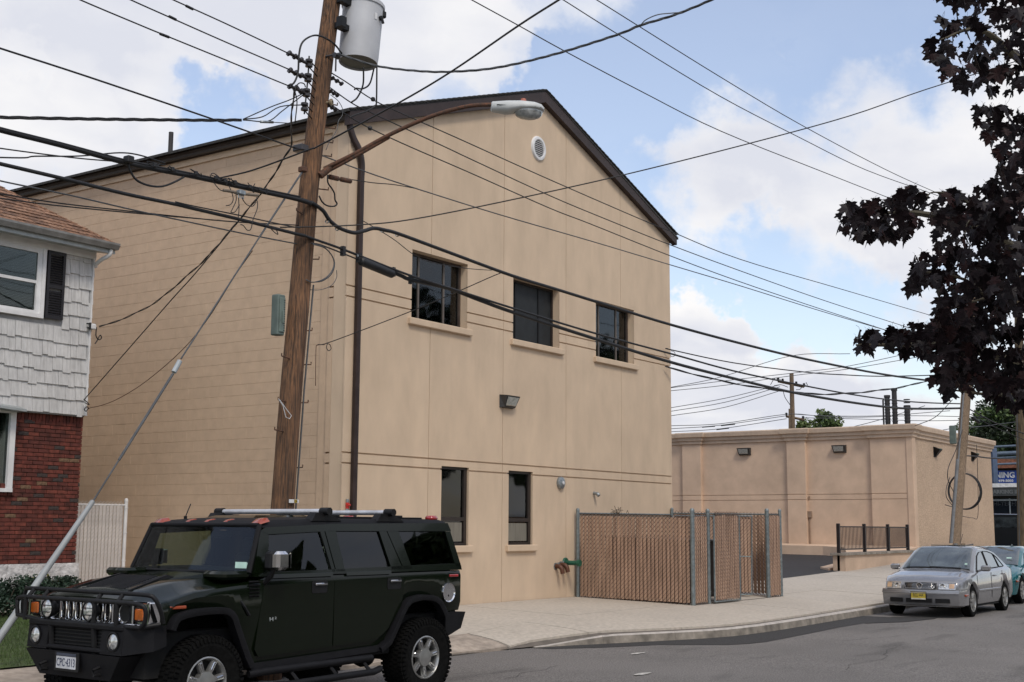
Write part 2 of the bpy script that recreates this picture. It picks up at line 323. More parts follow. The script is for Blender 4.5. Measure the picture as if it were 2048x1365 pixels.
for a, c in zip([16.55,18.1,19.8,22.2,25,28,31,34.5,38,41.5,45,49,53,58,64,72],[18.1,19.8,22.2,25,28,31,34.5,38,41.5,45,49,53,58,64,72,84]):
    slab(a, c, kb, ymid, M_conc, 6, 4)
slab(14.0, 16.5, kb, ymid, M_conc2, 5, 4)
for a, c in ((-8,-5),(-5,-2),(-2,1),(1,4.2),(4.2,7.4),(7.4,10.6),(10.6,14)): slab(a, c, lambda x: yk(x)+.02, lambda x: 12.95, M_conc2 if a > 7 else M_conc, 4, 3)
# kerb stones
kx = [17.0,18.2,19.5,20.75,22.6,24.9,27.2,29.8,32.4,35,38,42,46,52,60,72]
for a, c in zip(kx, kx[1:]):
    b = MB(); rings = []
    nn = 6
    for i in range(nn+1):
        x = a+.002+(c-a-.004)*i/nn; e = .05; t = (yk(x+e)-yk(x-e))/(2*e); L = sqrt(1+t*t); nx_, ny_ = -t/L, 1/L
        z0, z1 = zr(x)-.12, zr(x)+kh(x)
        pr = [(-.012, z0), (-.006, zr(x)+.01), (.012, max(zr(x)+.012, z1-.022)), (.034, z1+.001), (.155, z1+.004), (.155, z0)]
        rings.append([(x+nx_*d, yk(x)+ny_*d, z) for d, z in pr])
    b.loft(rings, cap=True)
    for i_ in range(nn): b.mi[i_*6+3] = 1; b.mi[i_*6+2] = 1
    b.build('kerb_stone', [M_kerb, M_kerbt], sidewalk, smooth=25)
# lawn in front of the house and gap beside it
lawn = sheet('lawn', [-30,-8,2,5,7,9,11,12.5,14.0], [12.97,13.4,14.2,15,16.5,18.95,22], lambda x, y: sw(x, y)+.012, M_lawn)
sheet('side_yard', [14.0,15,16.45], [15.0,17,19.5,24,30], lambda x, y: .40+.01*(y-15), M_conc2)
gb = MB(); random.seed(3)
for _ in range(26000):
    x = random.uniform(6.5, 13.8); y = random.uniform(12.98, 18.2); z = sw(x, y)+.01; h = random.uniform(.03, .085); a = random.uniform(0, 6.28); w = .004
    lx, ly = random.gauss(0, .02), random.gauss(0, .02)
    gb.add([(x-cos(a)*w, y-sin(a)*w, z), (x+cos(a)*w, y+sin(a)*w, z), (x+lx, y+ly, z+h)], [(0,1,2)])
M_grass = pm('grass_blades', (.075,.12,.022), .6, var=.35, vs=2.5, col2=(.035,.065,.015))
gb.build('grass', M_grass, label='short green grass growing on the lawn before the house', cat='grass', kind='stuff')
# parking lot and the raised ledge at the low building
lotz = lambda x, y: zf(x)+.01*(y-15)+(.0 if y > 15.3 else .0)
sheet('parking_lot', [28.2,30,32,34,36,38,40,42,44,46,47.9], [15.0,15.6,17,20,24,30,40], lambda x, y: lotz(x, y)+.003, M_lot)
b = MB(); pts = [(38.9,15.35),(39.6,15.9),(41.5,16.2),(44,16.6),(46.2,17.6),(46.62,18.6),(46.62,40),(47.79,40),(47.79,15.3)]
gl_ = .0
b.prism(pts, lambda x, y: (x, y, lotz(x, y)-.1), lambda x, y: (x, y, lotz(x, y)+(.34 if x > 45 else .06)))
b.build('raised_ledge', M_stuccob, kind='structure')
# a paper scrap and a flat chalky smear on the road, shaped alike
M_chip = pm('paper_white', (.52,.50,.46), .9, var=.2, vs=30)
for i, (x, y, s) in enumerate(((1275,1307,.10),(1285,1346,.11))):
    P = at(x, y, Z=-.0); b = MB(); k = 9
    b.add([(s*(1+.5*random.random())*cos(2*pi*j/k)*(1.5 if i < 2 else 1), s*.45*(1+.4*random.random())*sin(2*pi*j/k), .009+.004*random.random()) for j in range(k)]+[(0,0,.014)], [(j, (j+1) % k, k) for j in range(k)])
    tag(b.build('scrap_and_smear', M_chip, loc=(P.x, P.y, zr(P.x))), ['flattened white paper scrap on the road nearer the pavement', 'pale chalky smear on the road at the bottom edge', 'tiny white scrap beside the larger crushed paper on the road'][i], 'litter', 'paper scraps lying on the road')
# hairline cracks and a sealed seam in the old asphalt
rc = random.Random(19); b = MB()
for (x0, y0, dx, dy, n_) in ((17,6.5,.9,.12,14),(21,8.2,.7,-.1,12),(13.5,9.6,.5,.1,9),(25,5.5,.8,.25,13),(19,4.2,.6,-.3,10),(30,6.6,.9,.05,12)):
    p = [(x0, y0)]
    for _ in range(n_): p.append((p[-1][0]+dx*rc.uniform(.15,.5), p[-1][1]+dy*rc.uniform(-.2,1)+rc.uniform(-.09,.09)))
    for (a, c), (d, e) in zip(p, p[1:]):
        L = hypot(d-a, e-c); nx_, ny_ = -(e-c)/L, (d-a)/L; w = rc.uniform(.003, .008)
        b.add([(a-nx_*w, c-ny_*w, zr(a)+.004), (d-nx_*w, e-ny_*w, zr(d)+.004), (d+nx_*w, e+ny_*w, zr(d)+.004), (a+nx_*w, c+ny_*w, zr(a)+.004)], [(0,1,2,3)])
tag(b.build('road_cracks', pm('crack_tar', (.07,.065,.06), .95), road, kind='stuff'))
# weed at the kerb end
b = MB(); P = at(1018, 1287, Z=.0)
for _ in range(60):
    a = random.uniform(0, 6.28); r = random.uniform(.01, .09); h = random.uniform(.04, .11); x, y = r*1.7*cos(a), r*sin(a)
    b.add([(x-.006, y, 0), (x+.006, y, 0), (x+.03*cos(a), y+.03*sin(a), h)], [(0,1,2)])
tag(b.build('weed', M_grass, loc=(P.x, P.y, .0)), 'small green weed sprouting where the kerb meets the apron', 'weed')
# ---------------------------------------------------------------- big gabled building
XL, XR, YF = 16.3, 28.08, 15.0
GX, GZ, EZ = 22.3, 11.0, 8.93            # apex and eave heights
def gable(x): return EZ+(GZ-EZ)*(1-abs(x-GX)/(GX-XL)) if x <= GX else EZ+(GZ-EZ)*(1-(x-GX)/(XR-GX))
big = thing('gabled_building', 'tall tan stucco building with brown gable trim, the largest building', 'building', (0,0,0))
XJ = [XL,18.62,20.97,23.31,25.66,XR]; ZJ = [.0,2.91,3.09,5.79,5.98,99]
WIN = [(18.06,19.76,5.64,6.93),(21.31,23.05,5.64,6.94),(24.55,26.28,5.64,6.94),(19.02,19.87,1.495,2.97),(21.19,22.05,1.495,2.97)]
def cells(x0, x1, z0, z1):
    cx = sorted({x0, x1}|{w[k] for w in WIN for k in (0, 1) if x0 < w[k] < x1}|({GX} if x0 < GX < x1 else set()))
    cz = sorted({z0, z1}|{w[k] for w in WIN for k in (2, 3) if z0 < w[k] < z1})
    for a, c in zip(cx, cx[1:]):
        for d, e in zip(cz, cz[1:]):
            mx_, mz_ = (a+c)/2, (d+e)/2
            if any(w[0] < mx_ < w[1] and w[2] < mz_ < w[3] for w in WIN): continue
            yield a, c, d, e
def wallcell(b, a, c, d, e, y0, y1, top):
    if e > 50:
        b.hexa([(a,y0,d),(c,y0,d),(c,y1,d),(a,y1,d),(a,y0,gable(a)-top),(c,y0,gable(c)-top),(c,y1,gable(c)-top),(a,y1,gable(a)-top)])
    else: b.box(a, c, y0, y1, d, e)
core = MB()
for i in range(5):
    for j in range(5):
        b = MB(); x0 = XJ[i]+(.007 if i else 0); x1 = XJ[i+1]-(.007 if i < 4 else 0); z0 = ZJ[j]+(.014 if j else 0); z1 = ZJ[j+1]-(.014 if j < 4 else 0)
        for c in cells(x0, x1, z0, z1): wallcell(b, *c, YF, YF+.035, .0)
        b.build('stucco_panel', M_stucco, big)
        for c in cells(XJ[i], XJ[i+1], ZJ[j], ZJ[j+1]): wallcell(core, *c, YF+.031, YF+.30, .0)
core.build('front_wall', M_stucco, big)
# shell behind: side wall joint bed, right side, back
b = MB(); b.box(XL+.0585, XL+.3, YF+.30, 45, 0, EZ-.05); b.build('side_wall', M_mort, big)
b = MB(); b.box(XR-.2, XR, YF+.30, 45, 0, EZ-.05); b.box(XL, XR, 45, 45.2, 0, EZ); b.build('rear_wall', M_stucco, big)
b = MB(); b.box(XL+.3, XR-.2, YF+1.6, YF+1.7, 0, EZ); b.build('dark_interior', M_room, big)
# corner strip and frieze on the block wall
b = MB(); y1 = YF+.72
zz = [0, 2.896, 3.076, 5.776, 5.966]
for z0, z1 in ((0,2.896),(2.924,3.076),(3.104,5.776),(5.804,5.966),(5.994,EZ)): b.box(XL+.0, XL+.12, YF+.305, YF+.42, z0, z1)
b.box(XL+.03, XL+.12, YF+.42, YF+.62, 0, EZ-.2)
b.build('corner_strip', M_block, big)
b = MB(); b.box(XL+.02, XL+.14, YF+.425, 45, 8.79, EZ); b.build('frieze_board', M_stucco, big)
# blocks
blkh, blkl = .2, .4
me_full = None; me_half = None
def blockmesh(L):
    b = MB(); b.bbox(0, .10, .0008, L-.0008, .0024, blkh-.0024, .0020); me = b.mesh('block'); return me
me_full = blockmesh(blkl); me_half = blockmesh(blkl/2)
me_full.materials.append(M_block); me_half.materials.append(M_block)
cand = []
Y0 = YF+.62
for r in range(42):
    z = .39+.0+r*blkh+.01
    y = Y0; off = r % 2
    if off: cand.append((z, y, 1)); y += blkl/2
    while y < 31: cand.append((z, y, 0)); y += blkl
near = sorted(cand, key=lambda c: (c[1]-1.0*0)+abs(c[0]-5)*.02)
# rows below are behind the parked car, so the largest in view are the nearest columns above it
near = [c for c in near if c[0] > 1.6]
single = near[:298]; ss_ = set(single)
for z, y, h in single:
    o = link('block', me_half if h else me_full, None, big, loc=(XL+.055+random.uniform(-.0012, .0012), y, z))
b = MB()
for z, y, h in cand:
    if (z, y, h) in ss_: continue
    L = blkl/2 if h else blkl; e = random.uniform(-.001, .001)
    b.bbox(XL+.055+e, XL+.15, y+.0008, y+L-.0008, z+.0024, z+blkh-.0024, .0020)
b.build('blocks', M_block2, big, kind='stuff')
# roof
b = MB(); ov = .14
def rz(x, lift): return gable(x)+lift
sl_ = (GZ-EZ)/(GX-XL)
for (xa, xb) in ((XL-.22, GX), (GX, XR+.22)):
    za = EZ+.16-(.22*sl_ if xa < XL else 0) if xa < GX else GZ+.16
    zb = GZ+.16 if xb <= GX else EZ+.16-.22*sl_
    b.hexa([(xa,YF-ov,za),(xb,YF-ov,zb),(xb,45.3,zb),(xa,45.3,za),(xa,YF-ov,za+.05),(xb,YF-ov,zb+.05),(xb,45.3,zb+.05),(xa,45.3,za+.05)])
b.build('roof', M_roofd, big)
# ragged shingle courses showing on the rake edge
b = MB(); random.seed(5)
for (xa, xb) in ((XL-.2, GX), (XR+.2, GX)):
    L = abs(xb-xa); n_ = int(L/.16)
    for i in range(n_):
        x = xa+(xb-xa)*i/n_; x2 = xa+(xb-xa)*(i+1.1)/n_; z = EZ+.215+(GZ-EZ)*(1-abs(x-GX)/(GX-XL)); z2 = EZ+.215+(GZ-EZ)*(1-abs(x2-GX)/(GX-XL))-.012
        b.hexa([(x,YF-ov-.02,z-.02),(x2,YF-ov-.02,z2-.02),(x2,YF+.3,z2-.02),(x,YF+.3,z-.02),(x,YF-ov-.02,z+.004),(x2,YF-ov-.02,z2+.004),(x2,YF+.3,z2+.004),(x,YF+.3,z+.004)])
b.build('rake_shingles', M_roofd, big, kind='stuff')
for (xa, xb) in ((XL-.16, GX+.001), (GX-.001, XR+.16)):
    b = MB(); f = lambda x: EZ+(GZ-EZ)*(1-abs(x-GX)/(GX-XL))+.155
    b.hexa([(xa,YF-ov+.01,f(xa)-.24),(xb,YF-ov+.01,f(xb)-.24),(xb,YF-.002,f(xb)-.24),(xa,YF-.002,f(xa)-.24),(xa,YF-ov+.01,f(xa)),(xb,YF-ov+.01,f(xb)),(xb,YF-.002,f(xb)),(xa,YF-.002,f(xa))])
    b.build('rake_board', M_brown, big)
def gutter(y0, y1, x, z, s, name='gutter', mat=M_gutter, L='y'):
    b = MB(); pr = [(0,0),(-.08*s,0),(-.095*s,.05),(-.125*s,.085),(-.125*s,.12),(-.112*s,.12),(-.112*s,.09),(-.085*s,.055),(-.07*s,.012),(0,.012)]
    rg = [[(x+a, y, z+h) for a, h in pr] for y in (y0, y1)] if L == 'y' else [[(y, x+a, z+h) for a, h in pr] for y in (y0, y1)]
    b.loft(rg, cap=True); return b
gutter(YF-.1, 45, XL-.02, EZ-.01, 1).build('gutter', M_gutter, big)
gutter(YF-.06, 45, XR+.02, EZ-.02, -1).build('gutter', M_gutter, big)
b = MB(); b.box(XL-.018, XL+.02, YF+.30, 45, EZ-.02, EZ+.14); b.build('fascia_board', M_brown, big)
# downspout
def rtube(b, pts, w, d):
    P = [Vector(p) for p in pts]; rings = []
    for i, p in enumerate(P):
        t = (P[min(i+1, len(P)-1)]-P[max(i-1, 0)]).normalized(); sx = Vector((0,-1,0))
        sx = (sx-t*sx.dot(t)).normalized() if abs(t.y) < .95 else Vector((0,0,1)); u = t.cross(sx).normalized()
        rings.append([p+u*a*w/2+sx*c*d/2 for a, c in ((-1,-.8),(-.8,-1),(.8,-1),(1,-.8),(1,.8),(.8,1),(-.8,1),(-1,.8))])
    b.loft(rings, cap=True)
b = MB(); dx = 16.545
rtube(b, smooth_pts([(XL-.07, YF-.03, EZ+.0), (XL-.06, YF-.045, EZ-.16), (XL+.02, YF-.06, EZ-.34), (dx-.09, YF-.075, EZ-.52), (dx, YF-.06, EZ-.74), (dx, YF-.055, EZ-1.0)], 4)+[(dx, YF-.055, 5), (dx, YF-.055, .5)], .105, .08)
b.build('downspout', M_brown, big, smooth=40)
# windows of the gabled building
def sill(x0, x1, z, h=.125, ov=.10):
    b = MB(); b.bbox(x0-ov, x1+ov, YF-.075, YF+.05, z-h, z, .012); b.build('window_sill', M_stucco, big, smooth=30)
def slider(x0, x1, z0, z1, dark=False, blind=True):
    yy = YF+.20; w = thing('window', None, None); w.parent = big
    fm = M_frame2 if not dark else M_frame
    b = MB(); t = .045
    b.box(x0, x1, yy-.03, yy+.06, z1-t, z1); b.box(x0, x1, yy-.05, yy+.06, z0, z0+t*1.1); b.box(x0, x0+t, yy-.03, yy+.06, z0+t, z1-t); b.box(x1-t, x1, yy-.03, yy+.06, z0+t, z1-t)
    b.build('frame', fm if dark else pm('bronze_frame_lit', (.075,.055,.045), .45), w)
    xm = [x0+(x1-x0)*.25, x0+(x1-x0)*.70] if not dark else [x0+(x1-x0)*.2, x0+(x1-x0)*.70]
    for x in xm:
        b = MB(); b.box(x-.022, x+.022, yy-.012, yy+.04, z0+t, z1-t); b.build('mullion', M_frame2 if not dark else M_black, w)
    for a, c in zip([x0+t]+[x+.022 for x in xm], [x-.022 for x in xm]+[x1-t]):
        b = MB(); b.box(a, c, yy+.008, yy+.014, z0+t, z1-t); b.build('pane', M_glass if not dark else M_screen, w)
    if blind:
        b = MB(); n_ = 9
        for i in range(n_):
            x = xm[1]+.03+(x1-t-xm[1]-.03)*i/n_; b.box(x, x+.8*(x1-t-xm[1])/n_, yy+.10+.02*(i % 2), yy+.115+.02*(i % 2), z0+.02, z1-.02)
        b.build('curtain', M_blind, w)
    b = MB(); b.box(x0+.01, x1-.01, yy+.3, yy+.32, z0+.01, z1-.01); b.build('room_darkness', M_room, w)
    return w
M_screen = pm('insect_screen', (.022,.025,.027), .6, var=.1, spec=.3)
for k in (0, 1, 2):
    a, c, z0, z1 = WIN[k]; w = slider(a, c, z0, z1, dark=(k == 1), blind=(k != 1)); sill(a, c, z0)
    w['label'] = ['upper window with a sliding sash reflecting sky', 'upper window behind a dark insect screen', 'upper window with a white strip down its side'][k]
    if k == 2:
        b = MB(); b.box(a+.046, a+.10, YF+.15, YF+.165, z0+.05, z0+.72); b.build('white_strip', M_white, w)
for k in (3, 4):
    a, c, z0, z1 = WIN[k]; yy = YF+.10; w = thing('window', None, None); w.parent = big
    w['label'] = ['narrow ground floor window partly behind the dark truck', 'narrow ground floor window clear of the truck'][k-3]
    b = MB(); t = .05
    b.box(a, c, yy-.05, yy+.05, z1-t, z1); b.box(a, c, yy-.05, yy+.05, z0, z0+t); b.box(a, a+t, yy-.05, yy+.05, z0+t, z1-t); b.box(c-t*1.7, c, yy-.05, yy+.05, z0+t, z1-t); b.box(a+t, c-t*1.7, yy-.05, yy+.05, z0+.46, z0+.53)
    b.build('frame', M_frame, w)
    b = MB(); b.box(a+.09, c-.13, yy-.035, yy-.02, z0+.075, z0+.43)
    b.build('lower_sash', M_blind, w)
    for z_, z2 in ((z0+t, z0+.46), (z0+.53, z1-t)):
        b = MB(); b.box(a+t, c-t*1.7, yy-.01, yy-.004, z_, z2); b.build('pane', M_glass, w)
    b = MB(); b.box(a+t+.05, c-t*1.7-.04, yy+.1, yy+.12, z0+.53, z1-.06); b.build('curtain', pm('room_shade', (.11,.11,.085), .9, var=.2, vs=3), w)
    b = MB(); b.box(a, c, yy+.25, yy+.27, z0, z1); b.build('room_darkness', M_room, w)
    sill(a, c, z0, .13, .09)
# louvred vent
v = thing('gable_vent', None, None, (22.2, YF, 9.88)); v.parent = big
b = MB(); b.lathe([(.185,-.0),(.19,.035),(.20,.045),(.25,.04),(.265,.02),(.27,0)], 40, ax=(0,-1,0)); b.build('rim', M_white, v, smooth=True)
b = MB(); b.lathe([(0,-.0),(.19,.0)], 40, o=(0,-.004,0), ax=(0,-1,0)); b.build('dark_opening', M_black, v)
for i in range(8):
    z = -.155+i*.043; w = sqrt(.185**2-z*z); b = MB(); b.hexa([(-w,-.03,z-.012),(w,-.03,z-.012),(w,-.008,z+.008),(-w,-.008,z+.008),(-w,-.034,z-.005),(w,-.034,z-.005),(w,-.012,z+.014),(-w,-.012,z+.014)]); b.build('slat', M_white, v)
# wall pack lights
M_lens = pm('lamp_lens', (.42,.42,.38), .15, var=.15, vs=20, spec=.8)
def wallpack(loc, rz, label, s=1.0, group='box floodlights on the walls'):
    t = thing('wall_light', label, 'wall light', loc, rz, group)
    b = MB(); W, H, D = .23*s, .13*s, .19*s
    b.hexa([(-W,0,-H),(W,0,-H),(W,0,H),(-W,0,H),(-W*.8,-D*.55,-H*.85),(W*.8,-D*.55,-H*.85),(W,-D,H*.86),(-W,-D,H*.86)]); b.build('housing', pm('wallpack_bronze', (.035,.035,.035), .5), t)
    b = MB(); W2 = W*.80
    b.hexa([(-W2*.85,-D*.56-.004,-H*.7),(W2*.85,-D*.56-.004,-H*.7),(W2*.85,-D*.56-.03,-H*.6),(-W2*.85,-D*.56-.03,-H*.6),(-W2,-D*.985,H*.62),(W2,-D*.985,H*.62),(W2,-D*1.03,H*.62),(-W2,-D*1.03,H*.62)]); b.build('lens', M_lens, t)
    return t
wallpack((21.08, YF, 4.34), 0, 'box floodlight on the gabled front, between upper and lower windows')
# fire bell, spigots, stub
t = thing('fire_bell', 'round grey alarm bell on the wall right of the narrow windows', 'alarm bell', (23.07, YF, 2.78))
b = MB(); b.lathe([(.13,.0),(.135,.02),(.12,.06),(.07,.085),(0,.09)], 28, ax=(0,-1,0)); b.build('gong', M_galv, t, smooth=True)
b = MB(); b.lathe([(.035,.085),(.035,.1),(0,.102)], 16, ax=(0,-1,0)); b.build('hub', M_white, t, smooth=True)
t = thing('pipe_stub', 'small pipe stub poking from the wall above the mesh fence', 'pipe', (24.43, YF, 2.6)); b = MB(); b.cyl((0,0,0),(0,-.12,-.02),.035); b.build('stub', M_galv, t); b = MB(); b.cyl((0,-.10,-.02),(0,-.14,-.06),.04); b.build('nozzle', M_galv, t)
M_brass = pm('brown_brass', (.11,.045,.025), .5, metal=.3)
for i, (x, y) in enumerate(((1111,1137),(1121,1134))):
    P = at(x, y, Y=YF); t = thing('hose_outlet', ['rusty brown hose outlet, the lower left of two by the green pipe', 'rusty brown hose outlet nearest the green pipe'][i], 'outlet', (P.x, YF, P.z), 0, 'hose outlets low on the wall')
    b = MB(); b.tube(smooth_pts([(0,.02,.04),(0,-.09,.04),(.01,-.15,-.01),(.02,-.17,-.11)], 4), .048, 10); b.build('elbow', M_brass, t, smooth=True); b = MB(); b.cyl((0,-.07,.03),(0,-.07,.12),.02,n=8); b.cyl((0,-.01,.04),(0,0.001,.04),.075,n=14); b.build('valve', M_galv, t)
P = at(1130, 1126, Y=YF); M_grn = pm('green_enamel', (.015,.10,.06), .4)
t = thing('green_standpipe', 'green standpipe flange on the wall beside the fence post', 'pipe', (P.x, YF, P.z))
b = MB(); b.lathe([(0,.035),(.10,.035),(.11,.02),(.11,0)], 20, ax=(0,-1,0)); b.build('flange', M_grn, t, smooth=True); b = MB(); b.cyl((0,-.03,0),(.0,-.36,-.0),.05); b.cyl((0,-.32,0),(0,-.38,0),.07); b.build('spout', M_grn, t, smooth=True)
b = MB(); P = at(695, 1000, Y=YF-.03); b.cyl((P.x, YF-.03, .4), (P.x, YF-.03, 2.3), .028, n=10)
t = tag(b.build('conduit', M_galv), 'grey conduit on the wall beside the brown downspout', 'conduit')
b = MB(); b.cyl((P.x-.03, YF-.062, 2.2), (P.x+.03, YF-.062, 2.2), .02, n=8); b.cyl((P.x, YF-.03, 2.14), (P.x, YF-.03, 2.24), .031, n=10); b.build('red_band', M_red, t)
# roof stack pipe
b = MB(); b.cyl((17.3, 21, 9.2), (17.3, 21, 10.02), .05, n=14); tag(b.build('roof_pipe', M_gutter, smooth=True), 'dark vent pipe on the left roof slope of the gabled building', 'pipe')
# ---------------------------------------------------------------- house on the left
M_shake = pm('white_shake', (.62,.615,.605), .8, var=.08, vs=5, bump=.6, bs=30, stretch=(6,6,.5), stain=.22, ss=2.2, wpos=True)
M_bk = [pm('brick_red', (.150,.037,.026), .9, var=.25, vs=9, bump=.4, bs=90, wpos=True), pm('brick_deep_red', (.105,.028,.021), .9, var=.25, vs=9, bump=.4, bs=90, wpos=True),
        pm('brick_charcoal', (.060,.045,.042), .9, var=.25, vs=20, bump=.4, bs=90), pm('brick_tan', (.20,.12,.07), .9, var=.25, vs=20, bump=.4, bs=90), pm('brick_orange', (.175,.045,.030), .9, var=.25, vs=9, bump=.4, bs=90, wpos=True)]
M_mor = pm('brick_mortar', (.19,.12,.09), .95, var=.15, vs=30)
M_found = pm('white_foundation', (.66,.64,.63), .9, var=.08, vs=12, bump=1.0, bs=7, stain=.25, ss=3, bdist=.06)
house = thing('brick_and_shake_house', 'house with red brick below and white shakes above, at the left edge', 'house', (0,0,0))
HY = 18.9; HX = 13.95; HL = 4.0
b = MB(); b.box(12.60, HX, HY+.035, HY+.3, 1.2, 3.75); b.box(HL, 10.6, HY+.035, HY+.3, 1.2, 3.75); b.box(10.6, 12.60, HY+.035, HY+.3, 1.2, 2.36); b.box(10.6,12.6,HY+.035,HY+.3,3.74,3.75)
b.box(HX-.2, HX-.03, HY+.3, 27, 1.2, 3.75)
bwall = b.build('brick_wall', M_mor, house)
bm = []
for k in range(5):
    q = MB(); q.bbox(.005, .198, 0, .05, .005, .0627, .003); me = q.mesh('brick'); me.materials.append(M_bk[k]); bm.append(me)
def brick(x, z, w=.203, rot=False):
    k = random.choices([0,1,2,3,4], [50,28,7,3,12])[0]; o = link('brick', bm[k], None, bwall, loc=(x, HY+random.uniform(-.003, .002), z))
    if rot: o.rotation_euler = (0, -pi/2, 0)
    if w < .2: o.scale = (w/.203, 1, 1)
    return o
random.seed(11); row = 0; z = 1.2
nb = 0
while z < 3.515:
    x = 12.60 if z > 2.3 else 12.45
    first = .1 if row % 2 else .203
    while x < HX-.02:
        w = min(first, HX-x); first = .203
        if w > .015: brick(x, z, w); nb += 1
        x += w
    z += .0677; row += 1
x = 12.60+.0677
while x < HX+.02: brick(x, 3.535, rot=True); x += .0677
z_ = MB(); z_.box(HL, 12.44, HY, HY+.04, 1.2, 2.29); z_.build('brick_courses', M_bk[0], house)
x = 11.4+.0677
while x < 12.74: brick(x, 2.30, rot=True).location.y -= .03; x += .0677
b = MB(); nx, nz = 60, 14; random.seed(2)
vs = [(9+(HX+.03-9)*i/nx, HY-.06+random.uniform(-.018, .012), .2+1.0*j/nz) for i in range(nx+1) for j in range(nz+1)]
b.add(vs, [(i*(nz+1)+j, (i+1)*(nz+1)+j, (i+1)*(nz+1)+j+1, i*(nz+1)+j+1) for i in range(nx) for j in range(nz)]); b.box(HL, 9, HY-.05, HY, .2, 1.2); b.box(9, HX+.03, HY-.04, HY+.3, 1.12, 1.198); b.box(HX-.03, HX+.035, HY-.04, 27, .2, 1.198)
b.build('foundation', M_found, house, smooth=50)
# bay window, ground floor
w = thing('window', None, None); w.parent = house; w['label'] = 'white framed ground floor window cut by the left edge of the photo'
b = MB(); x1 = 12.60; x0 = 10.7; y = HY-.02; t = .10
b.box(x1-t, x1, y-.06, y+.1, 2.42, 3.64); b.box(x0, x0+t, y-.06, y+.1, 2.42, 3.64); b.box(x0, x1, y-.07, y+.1, 2.36, 2.42); b.box(x0, x1, y-.06, y+.1, 3.64, 3.74)
b.build('frame', M_white, w); b = MB(); b.box(x0+t, x1-t, y, y+.006, 2.42, 3.64); b.build('pane', M_glass, w)
b = MB()
for i in range(24): b.box(x1-t-.02-i*.07, x1-t-.07-i*.07, y+.08+.015*(i % 2), y+.10+.015*(i % 2), 2.42, 3.64)
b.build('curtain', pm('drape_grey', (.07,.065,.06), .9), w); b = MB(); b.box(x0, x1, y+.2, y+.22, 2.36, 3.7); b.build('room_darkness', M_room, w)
b = MB(); b.hexa([(x0,y-.3,3.78),(x1+.02,y-.3,3.66),(x1+.02,y+.02,3.66),(x0,y+.02,3.78),(x0,y-.3,3.82),(x1+.02,y-.3,3.70),(x1+.02,y+.02,3.79),(x0,y+.02,4.0)]); b.build('window_hood', M_steel, house)
# upper wall of shakes
b = MB(); UY = HY-.12; b.box(12.90, HX-.06, UY+.02, UY+.3, 3.70, 6.46); b.box(HL, 12.0-.9, UY+.02, UY+.3, 3.7, 6.46); b.box(11.1, 12.9, UY+.02, UY+.3, 3.7, 5.26); b.box(HX-.3, HX-.055, UY+.3, 27, 3.70, 6.5); b.box(HL, HX-.055, UY+.02, HY+.1, 3.68, 3.70)
uw = b.build('shake_wall', pm('shake_shadow', (.32,.32,.32), .9), house)
random.seed(9)
def shake(x, z, w, h, y, rz_=0, par=uw):
    q = MB(); q.hexa([(.003,-.030,0),(w-.003,-.030,0),(w-.003,0,0),(.003,0,0),(.003,-.004,h),(w-.003,-.004,h),(w-.003,0,h),(.003,0,h)])
    o = q.build('shake', M_shake, par, loc=(x, y+random.uniform(-.004, .003), z)); o.rotation_euler = (0, random.uniform(-.008, .008), rz_); return o
rowz = 3.70; r = 0
while rowz < 6.42:
    x = 12.0 if rowz < 5.1 else 13.33; x += random.uniform(-.12, 0) if rowz < 5.1 else 0
    while x < HX-.09:
        w = random.choice([.105,.12,.15,.165,.19,.20]); w = min(w, HX-.065-x)
        dz = random.choice([0,0,0,-.02,-.03,.012]); h = min(.262, 6.47-rowz)
        if rowz+h > 5.24 and x < 13.33 and rowz < 5.2: h = min(h, 5.26-rowz)
        if w > .05: shake(x, rowz+dz, w, h-dz, UY+.02)
        x += w
    shake(HX-.052, rowz+.0, .30, .262, UY-.02, pi/2)   # edge of the side wall shakes
    rowz += .243; r += 1
b = MB(); b.box(HX-.068, HX-.045, UY-.03, UY+.02, 3.70, 6.46); b.build('corner_bead', M_white, house)
b = MB(); b.box(HL, HX-.02, UY-.035, UY+.0, 6.44, 6.58); b.build('frieze_board', M_white, house)
# upper window and shutter
w = thing('window', None, None); w.parent = house; w['label'] = 'upper double-hung window with lowered blinds'
b = MB(); x0, x1 = 11.0, 12.93; y = UY+.0; t = .085
b.box(x0, x1, y-.05, y+.06, 5.26, 5.33); b.box(x1-.06, x1, y-.05, y+.06, 5.33, 6.44); b.box(x0, x1, y-.03, y+.06, 6.36, 6.44); b.box(x1-.06-t, x1-.06, y-.02, y+.06, 5.33, 6.36); b.box(x0, x0+t, y-.02, y+.06, 5.33, 6.36); b.box(x0+t, x1-.06-t, y-.02, y+.06, 5.33, 5.38)
b.box(x0+t, x1-.06-t, y-.01, y+.05, 5.84, 5.89); b.build('frame', M_white, w)
b = MB(); b.box(x0+t, x1-.06-t, y+.02, y+.026, 5.38, 5.84); b.box(x0+t, x1-.06-t, y+.0, y+.006, 5.89, 6.36); b.build('pane', M_glass, w)
b = MB()
for i in range(38): zz_ = 5.39+i*.0256; b.hexa([(x0+t,y+.05,zz_),(x1-.15,y+.05,zz_),(x1-.15,y+.07,zz_+.012),(x0+t,y+.07,zz_+.012),(x0+t,y+.05,zz_+.002),(x1-.15,y+.05,zz_+.002),(x1-.15,y+.07,zz_+.014),(x0+t,y+.07,zz_+.014)])
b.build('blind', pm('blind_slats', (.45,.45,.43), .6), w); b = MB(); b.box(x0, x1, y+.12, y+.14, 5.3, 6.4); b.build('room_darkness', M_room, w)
sh = thing('shutter', None, None); sh.parent = house
M_shut = pm('black_shutter', (.012,.012,.016), .45)
b = MB(); xa, xb, y = 12.965, 13.315, UY-.045
